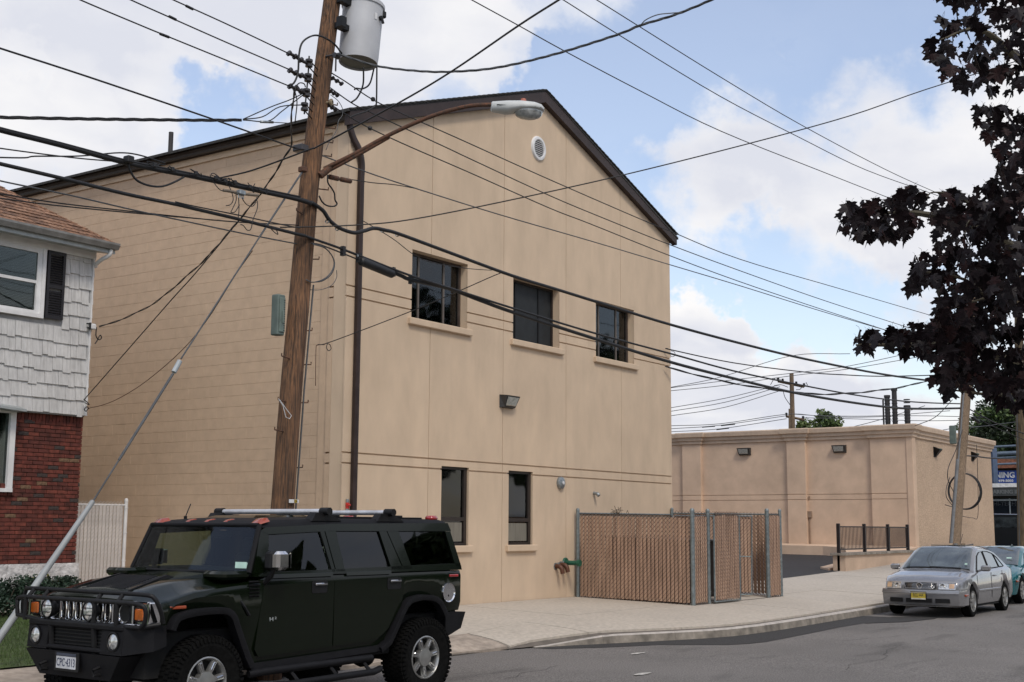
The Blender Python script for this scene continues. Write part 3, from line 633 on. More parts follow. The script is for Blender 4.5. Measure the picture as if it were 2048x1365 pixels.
b.box(xa, xa+.05, y, y+.035, 5.28, 6.44); b.box(xb-.05, xb, y, y+.035, 5.28, 6.44)
for z0, z1 in ((5.28,5.34),(5.80,5.86),(6.38,6.44)): b.box(xa+.05, xb-.05, y, y+.035, z0, z1)
b.build('frame', M_shut, sh)
for z0, z1 in ((5.34,5.80),(5.86,6.38)):
    n_ = int((z1-z0)/.042)
    for i in range(n_):
        z = z0+.004+i*.042; q = MB(); q.hexa([(xa+.05,y+.006,z),(xb-.05,y+.006,z),(xb-.05,y+.03,z+.03),(xa+.05,y+.03,z+.03),(xa+.05,y+.004,z+.008),(xb-.05,y+.004,z+.008),(xb-.05,y+.028,z+.038),(xa+.05,y+.028,z+.038)]); q.build('slat', M_shut, sh)
# eaves and roof
EY = HY-.50; EX = HX+.14; ez = 6.62; rs = .66
b = MB(); b.hexa([(HL,EY+.02,ez-.10),(EX-.02,EY+.02,ez-.10),(HX-.05,UY,ez-.05),(HL,UY,ez-.05),(HL,EY+.02,ez+.0),(EX-.02,EY+.02,ez+.0),(HX-.05,UY,ez+.0),(HL,UY,ez+.0)]); b.build('soffit', M_steel, house)
gq = MB(); gw = .095
pr = [(0,0),(-.08,0),(-.095,.03),(-.12,.075),(-.12,.11),(-.105,.11),(-.105,.085),(0,.03)]
gq.loft([[(x, EY+.03+a, ez-.03+h) for a, h in pr] for x in (HL, EX)], cap=True); gq.build('gutter', pm('alu_gutter', (.24,.24,.23), .45, metal=.1, stain=.2), house)
b = MB(); b.tube(smooth_pts([(EX-.12,EY+.0,ez-.03),(EX-.13,EY+.03,ez-.13),(EX-.18,EY+.16,ez-.20),(HX-.03,UY-.04,ez-.27),(HX-.0,UY-.0,ez-.30)], 4), .036, 10); b.build('gutter_elbow', M_white, house, smooth=True)
M_rs = [pm('roof_shingle_brown', (.26,.14,.085), .95, var=.3, vs=18, bump=.6, bs=80), pm('roof_shingle_tan', (.31,.175,.11), .95, var=.3, vs=18, bump=.6, bs=80), pm('roof_shingle_dark', (.18,.10,.065), .95, var=.3, vs=18, bump=.6, bs=80)]
def rp(x, d, lift=0):  # point on front roof slope: d = horizontal run from the eave
    n = sqrt(1+rs*rs); return (x, EY-.01+d-lift*rs/n, ez+.075+d*rs+lift/n)
deck = MB(); D_ = 5
deck.hexa([rp(HL,0,-.03),rp(EX,0,-.03),rp(EX-D_,D_,-.03),rp(HL,D_,-.03),rp(HL,0),rp(EX,0),rp(EX-D_,D_),rp(HL,D_)])
deck.add([(EX,EY-.01,ez+.075),(EX-D_,EY-.01+D_,ez+.075+D_*rs),(EX,EY+2*D_+3,ez+.075)], [(0,1,2)])
dk = deck.build('roof', M_rs[2], house)
random.seed(21); cnt = 0; rest = MB(); ex = .125
for r in range(24):
    d = r*ex; x = EX-d-.01-random.uniform(0, .1); xe = EX-d+.015
    x = xe
    while x > 9.2:
        w = random.choice([.14,.18,.22,.26]); x0 = x-w; l = .006+random.choice([0,0,.004,.008])
        P = [rp(x0+.003, d-.01, l), rp(x-.003, d-.01, l), rp(x-.003 if x < xe-.01 else x-ex-.003, d+ex+.01, .0), rp(x0+.003, d+ex+.01, .0), rp(x0+.003, d-.01, l+.012), rp(x-.003, d-.01, l+.012), rp(x-.003 if x < xe-.01 else x-ex-.003, d+ex+.01, .005), rp(x0+.003, d+ex+.01, .005)]
        if cnt < 285 and x > 11.2 and r < 16:
            q = MB(); q.hexa(P); q.build('roof_shingle', random.choice(M_rs), dk); cnt += 1
        else: rest.cur = random.randrange(3); rest.hexa(P)
        x = x0
rest.build('roof_shingles', M_rs, house, kind='stuff')
b = MB(); 
for i in range(26):
    d = i*.13; P = Vector(rp(EX-d, d, .0)); Q = Vector(rp(EX-d-.17, d+.17, .012)); s = Vector((.07,.0,-.035)); s2 = Vector((-.05,-.06,-.03)); u = Vector((0,0,.016))
    b.hexa([P+s, P+s2, Q+s2, Q+s, P+s+u, P+s2+u, Q+s2+u, Q+s+u])
b.build('hip_cap', M_rs[1], house, kind='stuff')
# insulator bracket on house corner
P = at(185, 654, Y=UY-.05); t = thing('service_bracket', 'white service bracket with black clamps on the shake corner', 'bracket', P)
b = MB(); b.bbox(-.07,.05,-.05,.05,-.05,.05,.015); b.build('insulator', M_white, t); b = MB(); b.cyl((-.12,0,.04),(.06,0,.05),.014,n=8); b.cyl((-.10,0,-.03),(-.02,0,-.03),.014,n=8); b.cyl((-.07,-.03,-.06),(-.07,-.03,.06),.02,n=8); b.build('clamp', M_wire, t)
# ---------------------------------------------------------------- shrubs
def leafclump(b, c, r, n, s, flat=.7, seed=0):
    rnd = random.Random(seed); c = Vector(c)
    for _ in range(n):
        while True:
            p = Vector((rnd.uniform(-1,1), rnd.uniform(-1,1), rnd.uniform(-1,1)))
            if .25 < p.length < 1: break
        q = c+Vector((p.x*r[0], p.y*r[1], p.z*r[2])); a = Vector((rnd.gauss(0,1), rnd.gauss(0,1), rnd.gauss(0,.6))).normalized(); u = a.cross(Vector((rnd.gauss(0,1), rnd.gauss(0,1), rnd.gauss(0,1)))).normalized(); k = s*rnd.uniform(.6, 1.3)
        b.add([q-a*k, q+u*k*.45, q+a*k, q-u*k*.45], [(0,1,2,3)])
def bushy(name, label, cat, loc, rad, n, s, mats, blobs=8, seed=1, group=None):
    rnd = random.Random(seed); t = thing(name, label, cat, loc, 0, group)
    b = MB()
    for k in range(5): b.tube([(0,0,0),(rnd.uniform(-.5,.5)*rad[0], rnd.uniform(-.4,.4)*rad[1], rad[2]*1.2)], [.02,.006], 5)
    b.build('stem', pm('bark_dark', (.06,.045,.03), .9), t)
    b = MB()
    for k in range(blobs):
        c = (rnd.uniform(-.7,.7)*rad[0], rnd.uniform(-.6,.6)*rad[1], rad[2]*rnd.uniform(.45,1.35)); b.cur = k % len(mats)
        leafclump(b, c, (rad[0]*.5, rad[1]*.55, rad[2]*.5), n//blobs, s, seed=seed*100+k)
    b.build('foliage', mats, t); return t
M_yew = [pm('yew_leaf', (.016,.040,.022), .6, var=.4, vs=5), pm('yew_leaf_light', (.028,.060,.034), .6, var=.4, vs=5)]
M_yel = [pm('yellow_leaf', (.20,.19,.035), .6, var=.3, vs=5), pm('olive_leaf', (.10,.11,.03), .6)]
bushy('yew_bush', 'low dark green bush along the white foundation at the left edge', 'bush', (11.9,17.9,.40), (.85,.5,.38), 5000, .035, M_yew, 14, 3)
bushy('yew_bush', 'dark green bush behind the brush guard of the parked truck', 'bush', (13.2,18.2,.40), (.55,.4,.36), 4000, .035, M_yew, 12, 4)
P = at(95, 1185, Y=18.4)
bushy('yellow_shrub', 'small yellow-green shrub by the foundation above the truck bonnet', 'bush', (P.x,18.45,.45), (.36,.25,.34), 1500, .035, M_yel, 7, 5)
# ---------------------------------------------------------------- slatted mesh fencing
M_post = pm('fence_post_galv', (.22,.255,.26), .45, metal=.45, var=.15, vs=15, stain=.2)
M_slat = pm('brown_slat', (.44,.285,.195), .6, var=.14, vs=3, stretch=(5,5,.5), wpos=True, stain=.15, ss=1.2)
M_mesh = pm('brown_mesh', (.050,.020,.014), .6)
def mesh_panel(par, p0, p1, h, pitch=.088, slatm=M_slat, wirem=M_mesh, zf0=None, gap=.015, wire_r=.0038, lift=.04, thick=.004, nsl='slat'):
    """p0,p1: bottom ends (Vector). Slats are single parts, the diamond wire is one mass"""
    p0 = Vector(p0); p1 = Vector(p1); L = (p1-p0).length; n = int(L/pitch); d = (p1-p0)/n; dir_ = d.normalized(); nrm = Vector((-dir_.y, dir_.x, 0)).normalized()
    q = MB(); w = pitch-gap; yaw = atan2(dir_.y, dir_.x)
    q.loft([[(a, c, z) for a, c in ((0,-thick),(w*.5,-thick*2.2),(w,-thick),(w,thick),(0,thick))] for z in (0, h-lift-.03)], cap=True)
    me = q.mesh(nsl); me.materials.append(slatm)
    for i in range(n):
        o = link(nsl, me, None, par, loc=p0+d*i+Vector((0,0,lift+random.uniform(-.008,.008)))+dir_*gap/2); o.rotation_euler = (random.uniform(-.004,.004), random.uniform(-.002,.002), yaw)
    b = MB(); r = wire_r; cell = pitch; up = Vector((0,0,1)); H = h
    def strip(a, c, off):
        t = (c-a).normalized(); s = t.cross(nrm).normalized()*r; o_ = nrm*off; k = nrm*r
        b.add([a-s+o_, a+o_+k*(1 if off > 0 else -1), a+s+o_, c-s+o_, c+o_+k*(1 if off > 0 else -1), c+s+o_], [(0,1,4,3),(1,2,5,4)])
    for side in (1, -1):
        i = -int(H/cell)-1
        while i < n+1:
            for sgn in (1, -1):
                x0, x1 = (i*cell, i*cell+H) if sgn == 1 else (i*cell+H, i*cell)
                ca, cb = 0.0, 1.0
                dx = x1-x0
                for lim, hi in ((0, False), (L, True)):
                    if dx:
                        t = (lim-x0)/dx
                        if (dx > 0) == hi: cb = min(cb, t)
                        else: ca = max(ca, t)
                if cb > ca+.01:
                    b.cur = 0; strip(p0+dir_*(x0+dx*ca)+up*(H*ca), p0+dir_*(x0+dx*cb)+up*(H*cb), side*(thick*2.4+.003 if sgn > 0 else .0008))
            i += 1
    k = 0
    while k < n:   # knuckled top edge
        a = p0+dir_*(k*cell+.0)+up*H; c = p0+dir_*((k+.5)*cell)+up*(H+.035); e = p0+dir_*((k+1)*cell)+up*H; b.tube([a, c, e], r*.9, 4, cap=False); k += 1
    b.build('wire_mesh', wirem, par, kind='stuff')
def post(par, x, y, z0, z1, r=.038, cap=True, mat=M_post):
    b = MB(); b.cyl((x,y,z0-.05),(x,y,z1),r,n=14); 
    if cap: b.lathe([(r*1.1,0),(r*1.1,.03),(r*.75,.06),(0,.07)], 14, o=(x,y,z1-.01))
    for z in (z0+.25, z0+.8, z0+1.3, z1-.12): b.cyl((x,y,z-.012),(x,y,z+.012),r*1.16,n=14)
    b.build('post', mat, par, smooth=True)
fence = thing('slatted_mesh_enclosure', 'brown slatted chain-link enclosure standing against the gabled front', 'fence', (0,0,0))
FX = 23.62; FY = 12.17; ZB = sw(FX, FY); ZA = sw(FX, 14.9)
Cx = at(1418, 1205, Y=FY).x; Ex = at(1537, 1190, Y=FY).x; Fx_ = at(1563, 1188, Y=FY).x
post(fence, FX, 14.9, ZA, 2.20); post(fence, FX, FY, ZB, 2.19, .046); post(fence, Cx, FY, ZB, 2.19, .042); post(fence, Ex, FY, sw(Ex,FY), 2.24, .046); post(fence, Fx_, FY, sw(Fx_,FY), 2.24, .036)
post(fence, Fx_, 14.95, sw(Fx_,14.9), 2.28, .036)
mesh_panel(fence, (FX, 14.84, ZA-.02), (FX, FY+.06, ZB-.0), 1.76)
mesh_panel(fence, (FX+.06, FY, ZB), (Cx-.05, FY, ZB), 1.80)
mesh_panel(fence, (Ex+.05, FY, sw(Ex,FY)), (Fx_-.03, FY, sw(Fx_,FY)), 1.84)
mesh_panel(fence, (Fx_, FY+.06, sw(Fx_,FY)), (Fx_, 14.9, sw(Fx_,14.9)), 1.84)
b = MB(); b.cyl((Fx_,14.95,2.2),(Fx_,FY,2.17),.018,n=8); b.cyl((XR+.2,14.97,2.17),(FX+.1,14.97,2.15),.018,n=8); b.build('rail', M_post, fence, smooth=True)
b = MB(); b.box(FX-.02,Fx_+.05,FY-.03,FY+.03,ZB-.03,ZB+.012); b.build('bottom_edge', M_joint, fence)
gate = thing('slatted_gate', 'closed brown slatted gate leaf between two mesh posts', 'gate', (0,0,0), 0, 'gates of the slatted enclosure')
gx0, gx1 = Cx+.07, at(1479, 1197, Y=FY-.1).x
b = MB(); z0, z1 = ZB+.04, 2.12
b.tube([(gx0,FY-.1,z0),(gx0,FY-.1,z1),(gx1,FY-.12,z1),(gx1,FY-.12,z0),(gx0,FY-.1,z0)], .02, 8); b.build('frame', M_post, gate, smooth=True)
mesh_panel(gate, (gx0+.02,FY-.1,z0), (gx1-.02,FY-.12,z0), 1.80, pitch=.075)
gate2 = thing('slatted_gate', 'sagging gate leaf swung open inside the slatted enclosure', 'gate', (0,0,0), 0, 'gates of the slatted enclosure')
qa = Vector((gx1+.25, FY+1.55, z0+.02)); qb = Vector((Ex-.12, FY+.35, z0+.03))
b = MB(); up = Vector((0,0,1.74)); ln_ = Vector((.22,.0,0))
b.tube([qa, qa+up, qb+up+ln_*.4, qb, qa], .02, 8); b.cyl(qa+up*.5, qb+up*.48, .016, n=8); b.build('frame', M_post, gate2, smooth=True)
mesh_panel(gate2, qa, qb, 1.70, pitch=.08)
dump = thing('brown_bin', 'large brown bin standing inside the slatted enclosure', 'bin', (0,0,0))
b = MB(); b.hexa([(FX+.25,FY+.3,.42),(FX+1.9,FY+.3,.42),(FX+1.9,FY+1.95,.42),(FX+.25,FY+1.95,.42),(FX+.12,FY+.2,1.55),(FX+2.05,FY+.2,1.55),(FX+2.05,FY+2.1,1.62),(FX+.12,FY+2.1,1.62)]); b.build('tub', pm('bin_brown', (.045,.025,.018), .6), dump)
b = MB(); b.hexa([(FX+.10,FY+.16,1.56),(FX+2.09,FY+.16,1.56),(FX+2.09,FY+2.14,1.63),(FX+.10,FY+2.14,1.63),(FX+.10,FY+.16,1.60),(FX+2.09,FY+.16,1.60),(FX+2.09,FY+2.14,1.67),(FX+.10,FY+2.14,1.67)]); b.build('lid', pm('bin_lid', (.05,.03,.02), .5), dump)
b = MB(); rnd = random.Random(4)
for k in range(14):
    p = Vector((Cx+.35+rnd.uniform(-.1,.5), 14.6, 2.12)); b.tube([p, p+Vector((rnd.uniform(-.15,.15),0,rnd.uniform(.03,.13))), p+Vector((rnd.uniform(-.25,.25),0,rnd.uniform(.0,.2)))], .006, 4)
tag(b.build('dry_twigs', pm('twig', (.06,.045,.03), .9)), 'dry twigs sticking up behind the slatted gate', 'twigs')
wf = thing('white_slatted_fence', 'white slatted mesh fence panel between the house and gabled building', 'fence', (0,0,0))
M_wslat = pm('white_slat', (.60,.56,.53), .6, var=.08, vs=6); M_wmesh = pm('white_mesh', (.50,.48,.46), .6)
mesh_panel(wf, (HX+.12,19.5,.45), (15.36,19.5,.45), 1.78, pitch=.075, slatm=M_wslat, wirem=M_wmesh, gap=.012)
post(wf, 15.42, 19.5, .4, 2.27, .034, mat=M_white); b = MB(); b.cyl((HX+.1,19.5,2.2),(15.42,19.5,2.2),.015,n=8); b.build('rail', M_white, wf)
# ---------------------------------------------------------------- low building
low = thing('low_flat_building', 'low flat-roofed pinkish tan building beyond the parking lot', 'building', (0,0,0))
LX, LY, LZ, LX2 = 47.8, 15.5, 5.70, 58.6
b = MB()
for y0, y1 in ((15.5,45),):
    for z0, z1 in ((.3,2.95),(2.972,3.155),(3.177,5.3)): b.box(LX+.0, LX+.3, 15.55, y1, z0, z1)
b.box(LX+.03, LX+.3, 15.55, 45, .3, 5.3); b.build('side_wall', M_stuccob, low)
for y0, y1 in ((15.62,17.03),(19.62,20.39),(24.13,24.97),(28.6,29.5)):
    b = MB(); 
    for z0, z1 in ((.3,2.95),(2.972,3.155),(3.177,5.28)): b.bbox(LX-.16, LX+.05, y0, y1, z0, z1, .008)
    b.box(LX-.13, LX+.04, y0+.01, y1-.01, .3, 5.28); b.build('pilaster', M_stuccob, low)
b = MB(); b.box(LX-.02, LX2, LY+.02, LY+.3, .3, 5.3); b.build('front_wall', M_rough, low)
b = MB(); b.bbox(LX-.2, LX+.16, LY-.10, 15.66, .3, 5.28, .02); b.build('corner_pilaster', M_stuccob, low)
def cornice(pts2, closed=False):
    """moulded parapet following corner points; offsets outward to the left of travel"""
    prof = [(0,5.24),(.06,5.26),(.06,5.36),(.12,5.39),(.13,5.50),(.20,5.53),(.22,5.68),(.20,5.72),(-.3,5.72)]
    n_ = len(pts2); rings = []
    for i, p in enumerate(pts2):
        p = Vector(p); a = Vector(pts2[max(i-1,0)]); c = Vector(pts2[min(i+1,n_-1)])
        d1 = (p-a).normalized() if i else (c-p).normalized(); d2 = (c-p).normalized() if i < n_-1 else d1
        n1_ = Vector((-d1.y, d1.x)); n2_ = Vector((-d2.y, d2.x)); mm = (n1_+n2_); mm = mm/mm.dot(n1_) if mm.dot(n1_) > .2 else n1_
        rings.append([(p.x+mm.x*o, p.y+mm.y*o, z) for o, z in prof])
    b = MB(); b.loft(rings, cap=True, closed=True); return b
pth = [(LX2,LY+.02),(LX-.02,LY+.02)]
pth2 = [(LX-.0,45),(LX,29.5),(LX-.16,29.5),(LX-.16,28.6),(LX,28.6),(LX,24.97),(LX-.16,24.97),(LX-.16,24.13),(LX,24.13),(LX,20.39),(LX-.16,20.39),(LX-.16,19.62),(LX,19.62),(LX,17.05),(LX-.2,17.05),(LX-.2,LY-.08),(LX+.2,LY-.08),(LX+.2,LY+.02),(LX2+.1,LY+.02)]
M_corn = pm('cornice_tan', (.57,.44,.33), .85, var=.05, vs=5, stain=.18, ss=1.2)
pth2 = pth2[::-1]
cornice([(x, y) for x, y in pth2[::-1]][::-1] if False else pth2).build('cornice', M_corn, low)
b = MB(); b.box(LX+.3, LX2, LY+.3, 45, 5.2, 5.3); b.box(LX2-.3, LX2, LY+.3, 45, .3, 5.2); b.build('roof', M_roofd, low)
wallpack((LX, 22.23, 4.90), -pi/2, 'box floodlight on the low building, left of the two on its long side', 1.15)
wallpack((LX, 18.27, 4.89), -pi/2, 'box floodlight on the low building, right of the two on its long side', 1.15)
M_verd = pm('verdigris', (.05,.12,.11), .6)
for i, (x, z) in enumerate(((50.6,4.88),(55.7,4.95))):
    t = thing('cone_light', ['dark cone wall lamp near the corner of the rough front wall', 'dark cone wall lamp right of the leaning wooden pole'][i], 'wall light', (x, LY+.02, z), 0, 'cone lamps on the rough front wall')
    b = MB(); b.hexa([(-.16,0,-.25),(.16,0,-.25),(.16,0,.16),(-.16,0,.16),(-.05,-.05,-.22),(.05,-.05,-.22),(.17,-.26,.04),(-.17,-.26,.04)]); b.build('housing', M_black, t); b = MB(); b.box(-.13,.13,-.26,-.1,.05,.08); b.build('cap', M_verd, t)
b = MB(); P = (LX-.03, 19.55); b.cyl((P[0],P[1],1.3),(P[0],P[1],2.4),.025,n=8); b.box(LX-.09, LX, 19.46, 19.64, 2.28, 2.52); b.box(LX-.05, LX, 19.52, 19.58, 3.02, 3.1); tag(b.build('electric_conduit', pm('conduit_tan', (.30,.21,.15), .7)), 'thin conduit with a small box on the low building side wall', 'conduit')
b = MB(); b.box(LX2+.02, LX2+.75, LY-.05, LY+.3, 3.9, 5.45) ; t = tag(b.build('blue_sign_box', pm('dark_blue', (.045,.085,.17), .5)), 'dark blue sign box at the far corner of the low building', 'sign')
# three tall stacks on the roof
for i, (x, y0, y1, r) in enumerate(((1772,790,855,.05),(1774.5,793,855,.05),(1787,777,855,.10),(1814,812,855,.10))):
    pass
PB = [((1766,800),.035,'thin dark pipe on the low roof, leftmost of the roof pipes'),((1774,791),.10,'ribbed dark pipe on the low roof beside the thin one'),((1788,777),.10,'tallest dark pipe on the low roof'),((1814,812),.11,'shortest dark pipe on the low roof, nearest the corner')]
for (x, y), r, lb in PB:
    P = at(x, y, X=50.0); b = MB(); b.cyl((P.x,P.y,5.3),(P.x,P.y,P.z),r,n=12)
    if r > .05:
        for k in range(9): b.cyl((P.x,P.y,5.9+k*.12),(P.x,P.y,5.93+k*.12),r*1.15,n=12)
        b.cyl((P.x,P.y,P.z-.1),(P.x,P.y,P.z),r*1.25,n=12)
    tag(b.build('roof_pipe', pm('black_iron', (.03,.028,.03), .6), smooth=35), lb, 'pipe', 'pipes standing on the low roof')
# low wall with railing
lwz = lambda x: zf(x)
lw = thing('low_retaining_wall', 'low tan wall with stone coping under the black railing', 'wall', (0,0,0))
X0, X1 = 38.9, 45.6; b = MB(); zt0, zt1 = 1.04, 1.06
b.hexa([(X0,14.8,.3),(X1,14.8,.3),(X1,15.2,.3),(X0,15.2,.3),(X0,14.8,zt0),(X1,14.8,zt1),(X1,15.2,zt1),(X0,15.2,zt0)]); b.build('wall', M_stuccob, lw)
b = MB(); b.hexa([(X0-.08,14.74,zt0),(X1+.1,14.74,zt1),(X1+.1,15.26,zt1),(X0-.08,15.26,zt0),(X0-.08,14.74,zt0+.07),(X1+.1,14.74,zt1+.07),(X1+.1,15.26,zt1+.07),(X0-.08,15.26,zt0+.07)]); b.build('coping', M_kerb, lw)
rl = thing('black_railing', 'black metal railing with thin bars on the low wall', 'railing', (0,0,0))
M_rail = pm('black_rail', (.018,.012,.012), .45)
xp = [38.95,41.22,43.47,45.5]
for i, x in enumerate(xp): b = MB(); b.bbox(x-.05,x+.05,14.97,15.07,(.55 if i == 0 else zt0+.07),2.02,.01); b.build('post', M_rail, rl)
b = MB(); b.box(xp[0],xp[-1],15.0,15.04,1.90,1.94); b.box(xp[0],xp[-1],15.0,15.04,1.20,1.24); b.build('rail', M_rail, rl)
q = MB(); q.box(-.009,.009,-.009,.009,1.24,1.90); me = q.mesh('bar'); me.materials.append(M_rail)
for a, c in zip(xp, xp[1:]):
    n_ = 19
    for i in range(1, n_): link('bar', me, None, rl, loc=(a+(c-a)*i/n_, 15.02, 0))
# ---------------------------------------------------------------- far street: shop, tubes, trees
shop = thing('tanning_shop', 'far shop with a blue lettered fascia behind the low building', 'shop', (75,0,0), 0)
M_sblue = pm('sign_blue', (.015,.06,.30), .4); M_swhite = pm('sign_white', (.78,.78,.76), .5); M_sgrey = pm('awning_grey', (.055,.06,.06), .6); M_tgrey = pm('letter_grey', (.16,.17,.17), .6)
b = MB(); b.box(0,.3,8,34,.8,5.9); b.build('wall', pm('shop_wall', (.06,.055,.05), .8), shop)
b = MB(); b.box(-.5,.3,8,34,5.25,5.75); b.build('tiled_eave', pm('rusty_eave', (.25,.10,.055), .8, var=.25, vs=8), shop)
b = MB(); b.box(-.25,-.02,14,24,4.43,5.12); b.build('sign_board', M_sblue, shop)
b = MB(); b.box(-.27,-.02,14,24,4.20,4.42); b.build('white_band', M_swhite, shop)
b = MB(); b.box(-.45,-.02,14,24,3.72,4.14); b.build('awning', M_sgrey, shop)
b = MB(); b.box(-.03,.02,14,24,1.0,3.6); b.build('storefront_glass', pm('dark_shopfront', (.012,.016,.022), .1, spec=.8), shop)
for y in (15,17.9,18.95,20.5,22): b = MB(); b.box(-.06,-.02,y-.03,y+.03,1.0,3.6); b.build('mullion', M_steel, shop)
b = MB(); b.box(-.075,-.02,14,24,3.45,3.55); b.build('transom', M_steel, shop)
fr = lambda y, z, x=-.26: frame((x, y, z), (0,-1,0), (0,0,1))
text('TANNING', .43, M_swhite, shop, fr(19.52, 4.86), .01, sx=.98, bold=.012); text('979-5050', .18, M_swhite, shop, fr(19.05, 4.55), .01, sx=1.15, bold=.005)
text('PARKING IN REAR', .29, M_tgrey, shop, fr(19.87, 3.93, -.46), .01, align='LEFT', bold=.008); text('HI-TECH   TANNING', .32, pm('letter_dim', (.05,.055,.06), .6), shop, fr(19.85, 3.28, -.04), .01, align='LEFT')
ht = thing('tube_gantry', 'blue-grey horizontal tubes beside the far corner of the low building', 'gantry', (70,0,0))
M_tube = pm('tube_bluegrey', (.13,.17,.22), .45, metal=.2)
for (z, r) in ((6.20,.06),(5.83,.11),(5.62,.05),(5.28,.06)):
    b = MB(); b.cyl((0,19.2,z-.05),(0,14.5,z+.04),r,n=10); b.build('tube', M_tube, ht, smooth=True)
b = MB(); b.cyl((0,14.5,.5),(0,14.5,6.4),.1,n=10); b.cyl((0,19.2,.5),(0,19.2,6.4),.1,n=10); b.build('post', M_tube, ht, smooth=True)
def tree(name, label, c, rad, n, s, mats, trunk_h, seed=1, group=None, blobs=40, tr=.25):
    rnd = random.Random(seed); t = thing(name, label, 'tree', (c[0], c[1], 0), 0, group); zc_ = c[2]
    b = MB(); b.tube(smooth_pts([(0,0,-.5),(.1,.1,trunk_h*.5),(0,0,trunk_h)], 4), [tr*(1-.05*i) for i in range(9)], 8); b.build('trunk', M_bark, t, smooth=True)
    b = MB(); tips = []
    for k in range(blobs):
        u = Vector((rnd.gauss(0,1), rnd.gauss(0,1), rnd.gauss(0,1))).normalized()*rnd.uniform(.45,1.0)
        c_ = Vector((u.x*rad[0]*.85, u.y*rad[1]*.85, zc_+u.z*rad[2]*.85)); tips.append(c_)
    for p in tips[:16]: b.tube(smooth_pts([(0,0,trunk_h*.9), Vector((p.x*.4,p.y*.4,(p.z+trunk_h)/2)), p], 3), [.10,.08,.06,.05,.04,.03,.02], 5)
    b.build('limb', M_bark, t, smooth=True)
    b = MB()
    for k, p in enumerate(tips):
        b.cur = rnd.randrange(len(mats)); f = rnd.uniform(.22,.38); leafclump(b, p, (rad[0]*f, rad[1]*f, rad[2]*f*.8), n//blobs, s, seed=seed*1000+k)
    b.build('crown', mats, t); return t
M_bark = pm('bark', (.09,.07,.05), .9, var=.25, vs=10, bump=.6, bs=20)
M_lf = [pm('leaf_green', (.075,.12,.03), .55, var=.3, vs=.8), pm('leaf_light', (.13,.18,.05), .55, var=.3, vs=.8), pm('leaf_dark', (.03,.055,.018), .6, var=.3, vs=.8)]
tree('roadside_tree', 'small green treetop showing above the low building parapet', (86.0,34.2,8.7), (1.6,1.6,1.9), 4200, .16, [M_lf[0], M_lf[1], M_lf[0]], 6.5, 12, blobs=34)
tree('roadside_tree', 'large dark green tree behind the far shop at the right edge', (88.5,22.0,8.0), (3.0,3.4,3.2), 14000, .17, [M_lf[2], M_lf[0], M_lf[2]], 5, 14, blobs=60)
tree('roadside_tree', 'dark tree mass beyond the shop roof, right of the larger tree', (92,15.5,8.5), (4,4.5,4.5), 9000, .2, [M_lf[2], M_lf[2]], 5, 15, blobs=50)
# ---------------------------------------------------------------- across the street (seen mirrored in the glass and paint)
for i, (x, y, r, h) in enumerate(((14,-17,5.0,7.4),(30,-17,5.4,8.0),(44,-18,5.8,8.6),(58,-19,6.6,9.5),(74,-19,7.2,10.2),(92,-20,8.0,11.0))):
    tree('street_tree', ['broad tree across the street behind the camera, leftmost', 'broad tree across the street, second in the row behind the camera', 'broad tree across the street, third in the row behind the camera', 'broad tree across the street, fourth in the row behind the camera', 'broad tree across the street, fifth in the row behind the camera', 'broad tree across the street, last in the row behind the camera'][i], (x, y, h), (r, r*.8, r*1.0), 9000, .48, [M_lf[2], M_lf[0]], 3.2, 40+i, 'trees across the street', 34)
fh = thing('facing_house', 'plain pale house across the street behind the camera', 'house', (16,-27,0))
b = MB(); b.box(-6,6,-4,4,-.2,5.6); b.build('wall', pm('facing_wall', (.30,.28,.25), .9), fh)
b = MB(); b.prism([(-4.4,5.6),(4.4,5.6),(0,8.2)], lambda y, z: (-6.4,y,z), lambda y, z: (6.4,y,z)); b.build('roof', M_roofd, fh)
hd = MB()
for k in range(30): leafclump(hd, (-15+k*2.4, -15.5+.3*sin(k), .9), (1.5,.8,1.1), 260, .2, seed=900+k)
tag(hd.build('hedge', M_lf[2]), 'long dark hedge across the street behind the camera', 'hedge', kind='stuff')
# ---------------------------------------------------------------- utility pole with transformer and lamp
pole = thing('utility_pole', 'tall leaning brown wooden utility pole behind the dark truck', 'utility pole', (11.665, 11.9, .12))
_PT = [(-2,11.60),(0,11.70),(2.17,11.845),(3.456,11.914),(4.783,12.027),(6.152,12.125),(7.5,12.28),(9.08,12.49),(12,12.88)]
def PX(z):
    for (a, c), (d, e) in zip(_PT, _PT[1:]):
        if z <= d: return c+(e-c)*(z-a)/(d-a)
    return _PT[-1][1]
PYp = 11.9
b = MB(); rings = []; n_ = 28; rnd = random.Random(8); ph = [rnd.uniform(-.004,.004) for _ in range(n_)]
for i in range(15):
    z = -.25+i*.82; r = .156-.004*z; rings.append([(PX(z)-11.665+(r+ph[k]+rnd.uniform(-.0015,.0015))*cos(2*pi*k/n_), (r+ph[k])*sin(2*pi*k/n_), z-.12) for k in range(n_)])
b.loft(rings, cap=True); b.build('shaft', M_wood, pole, smooth=60)
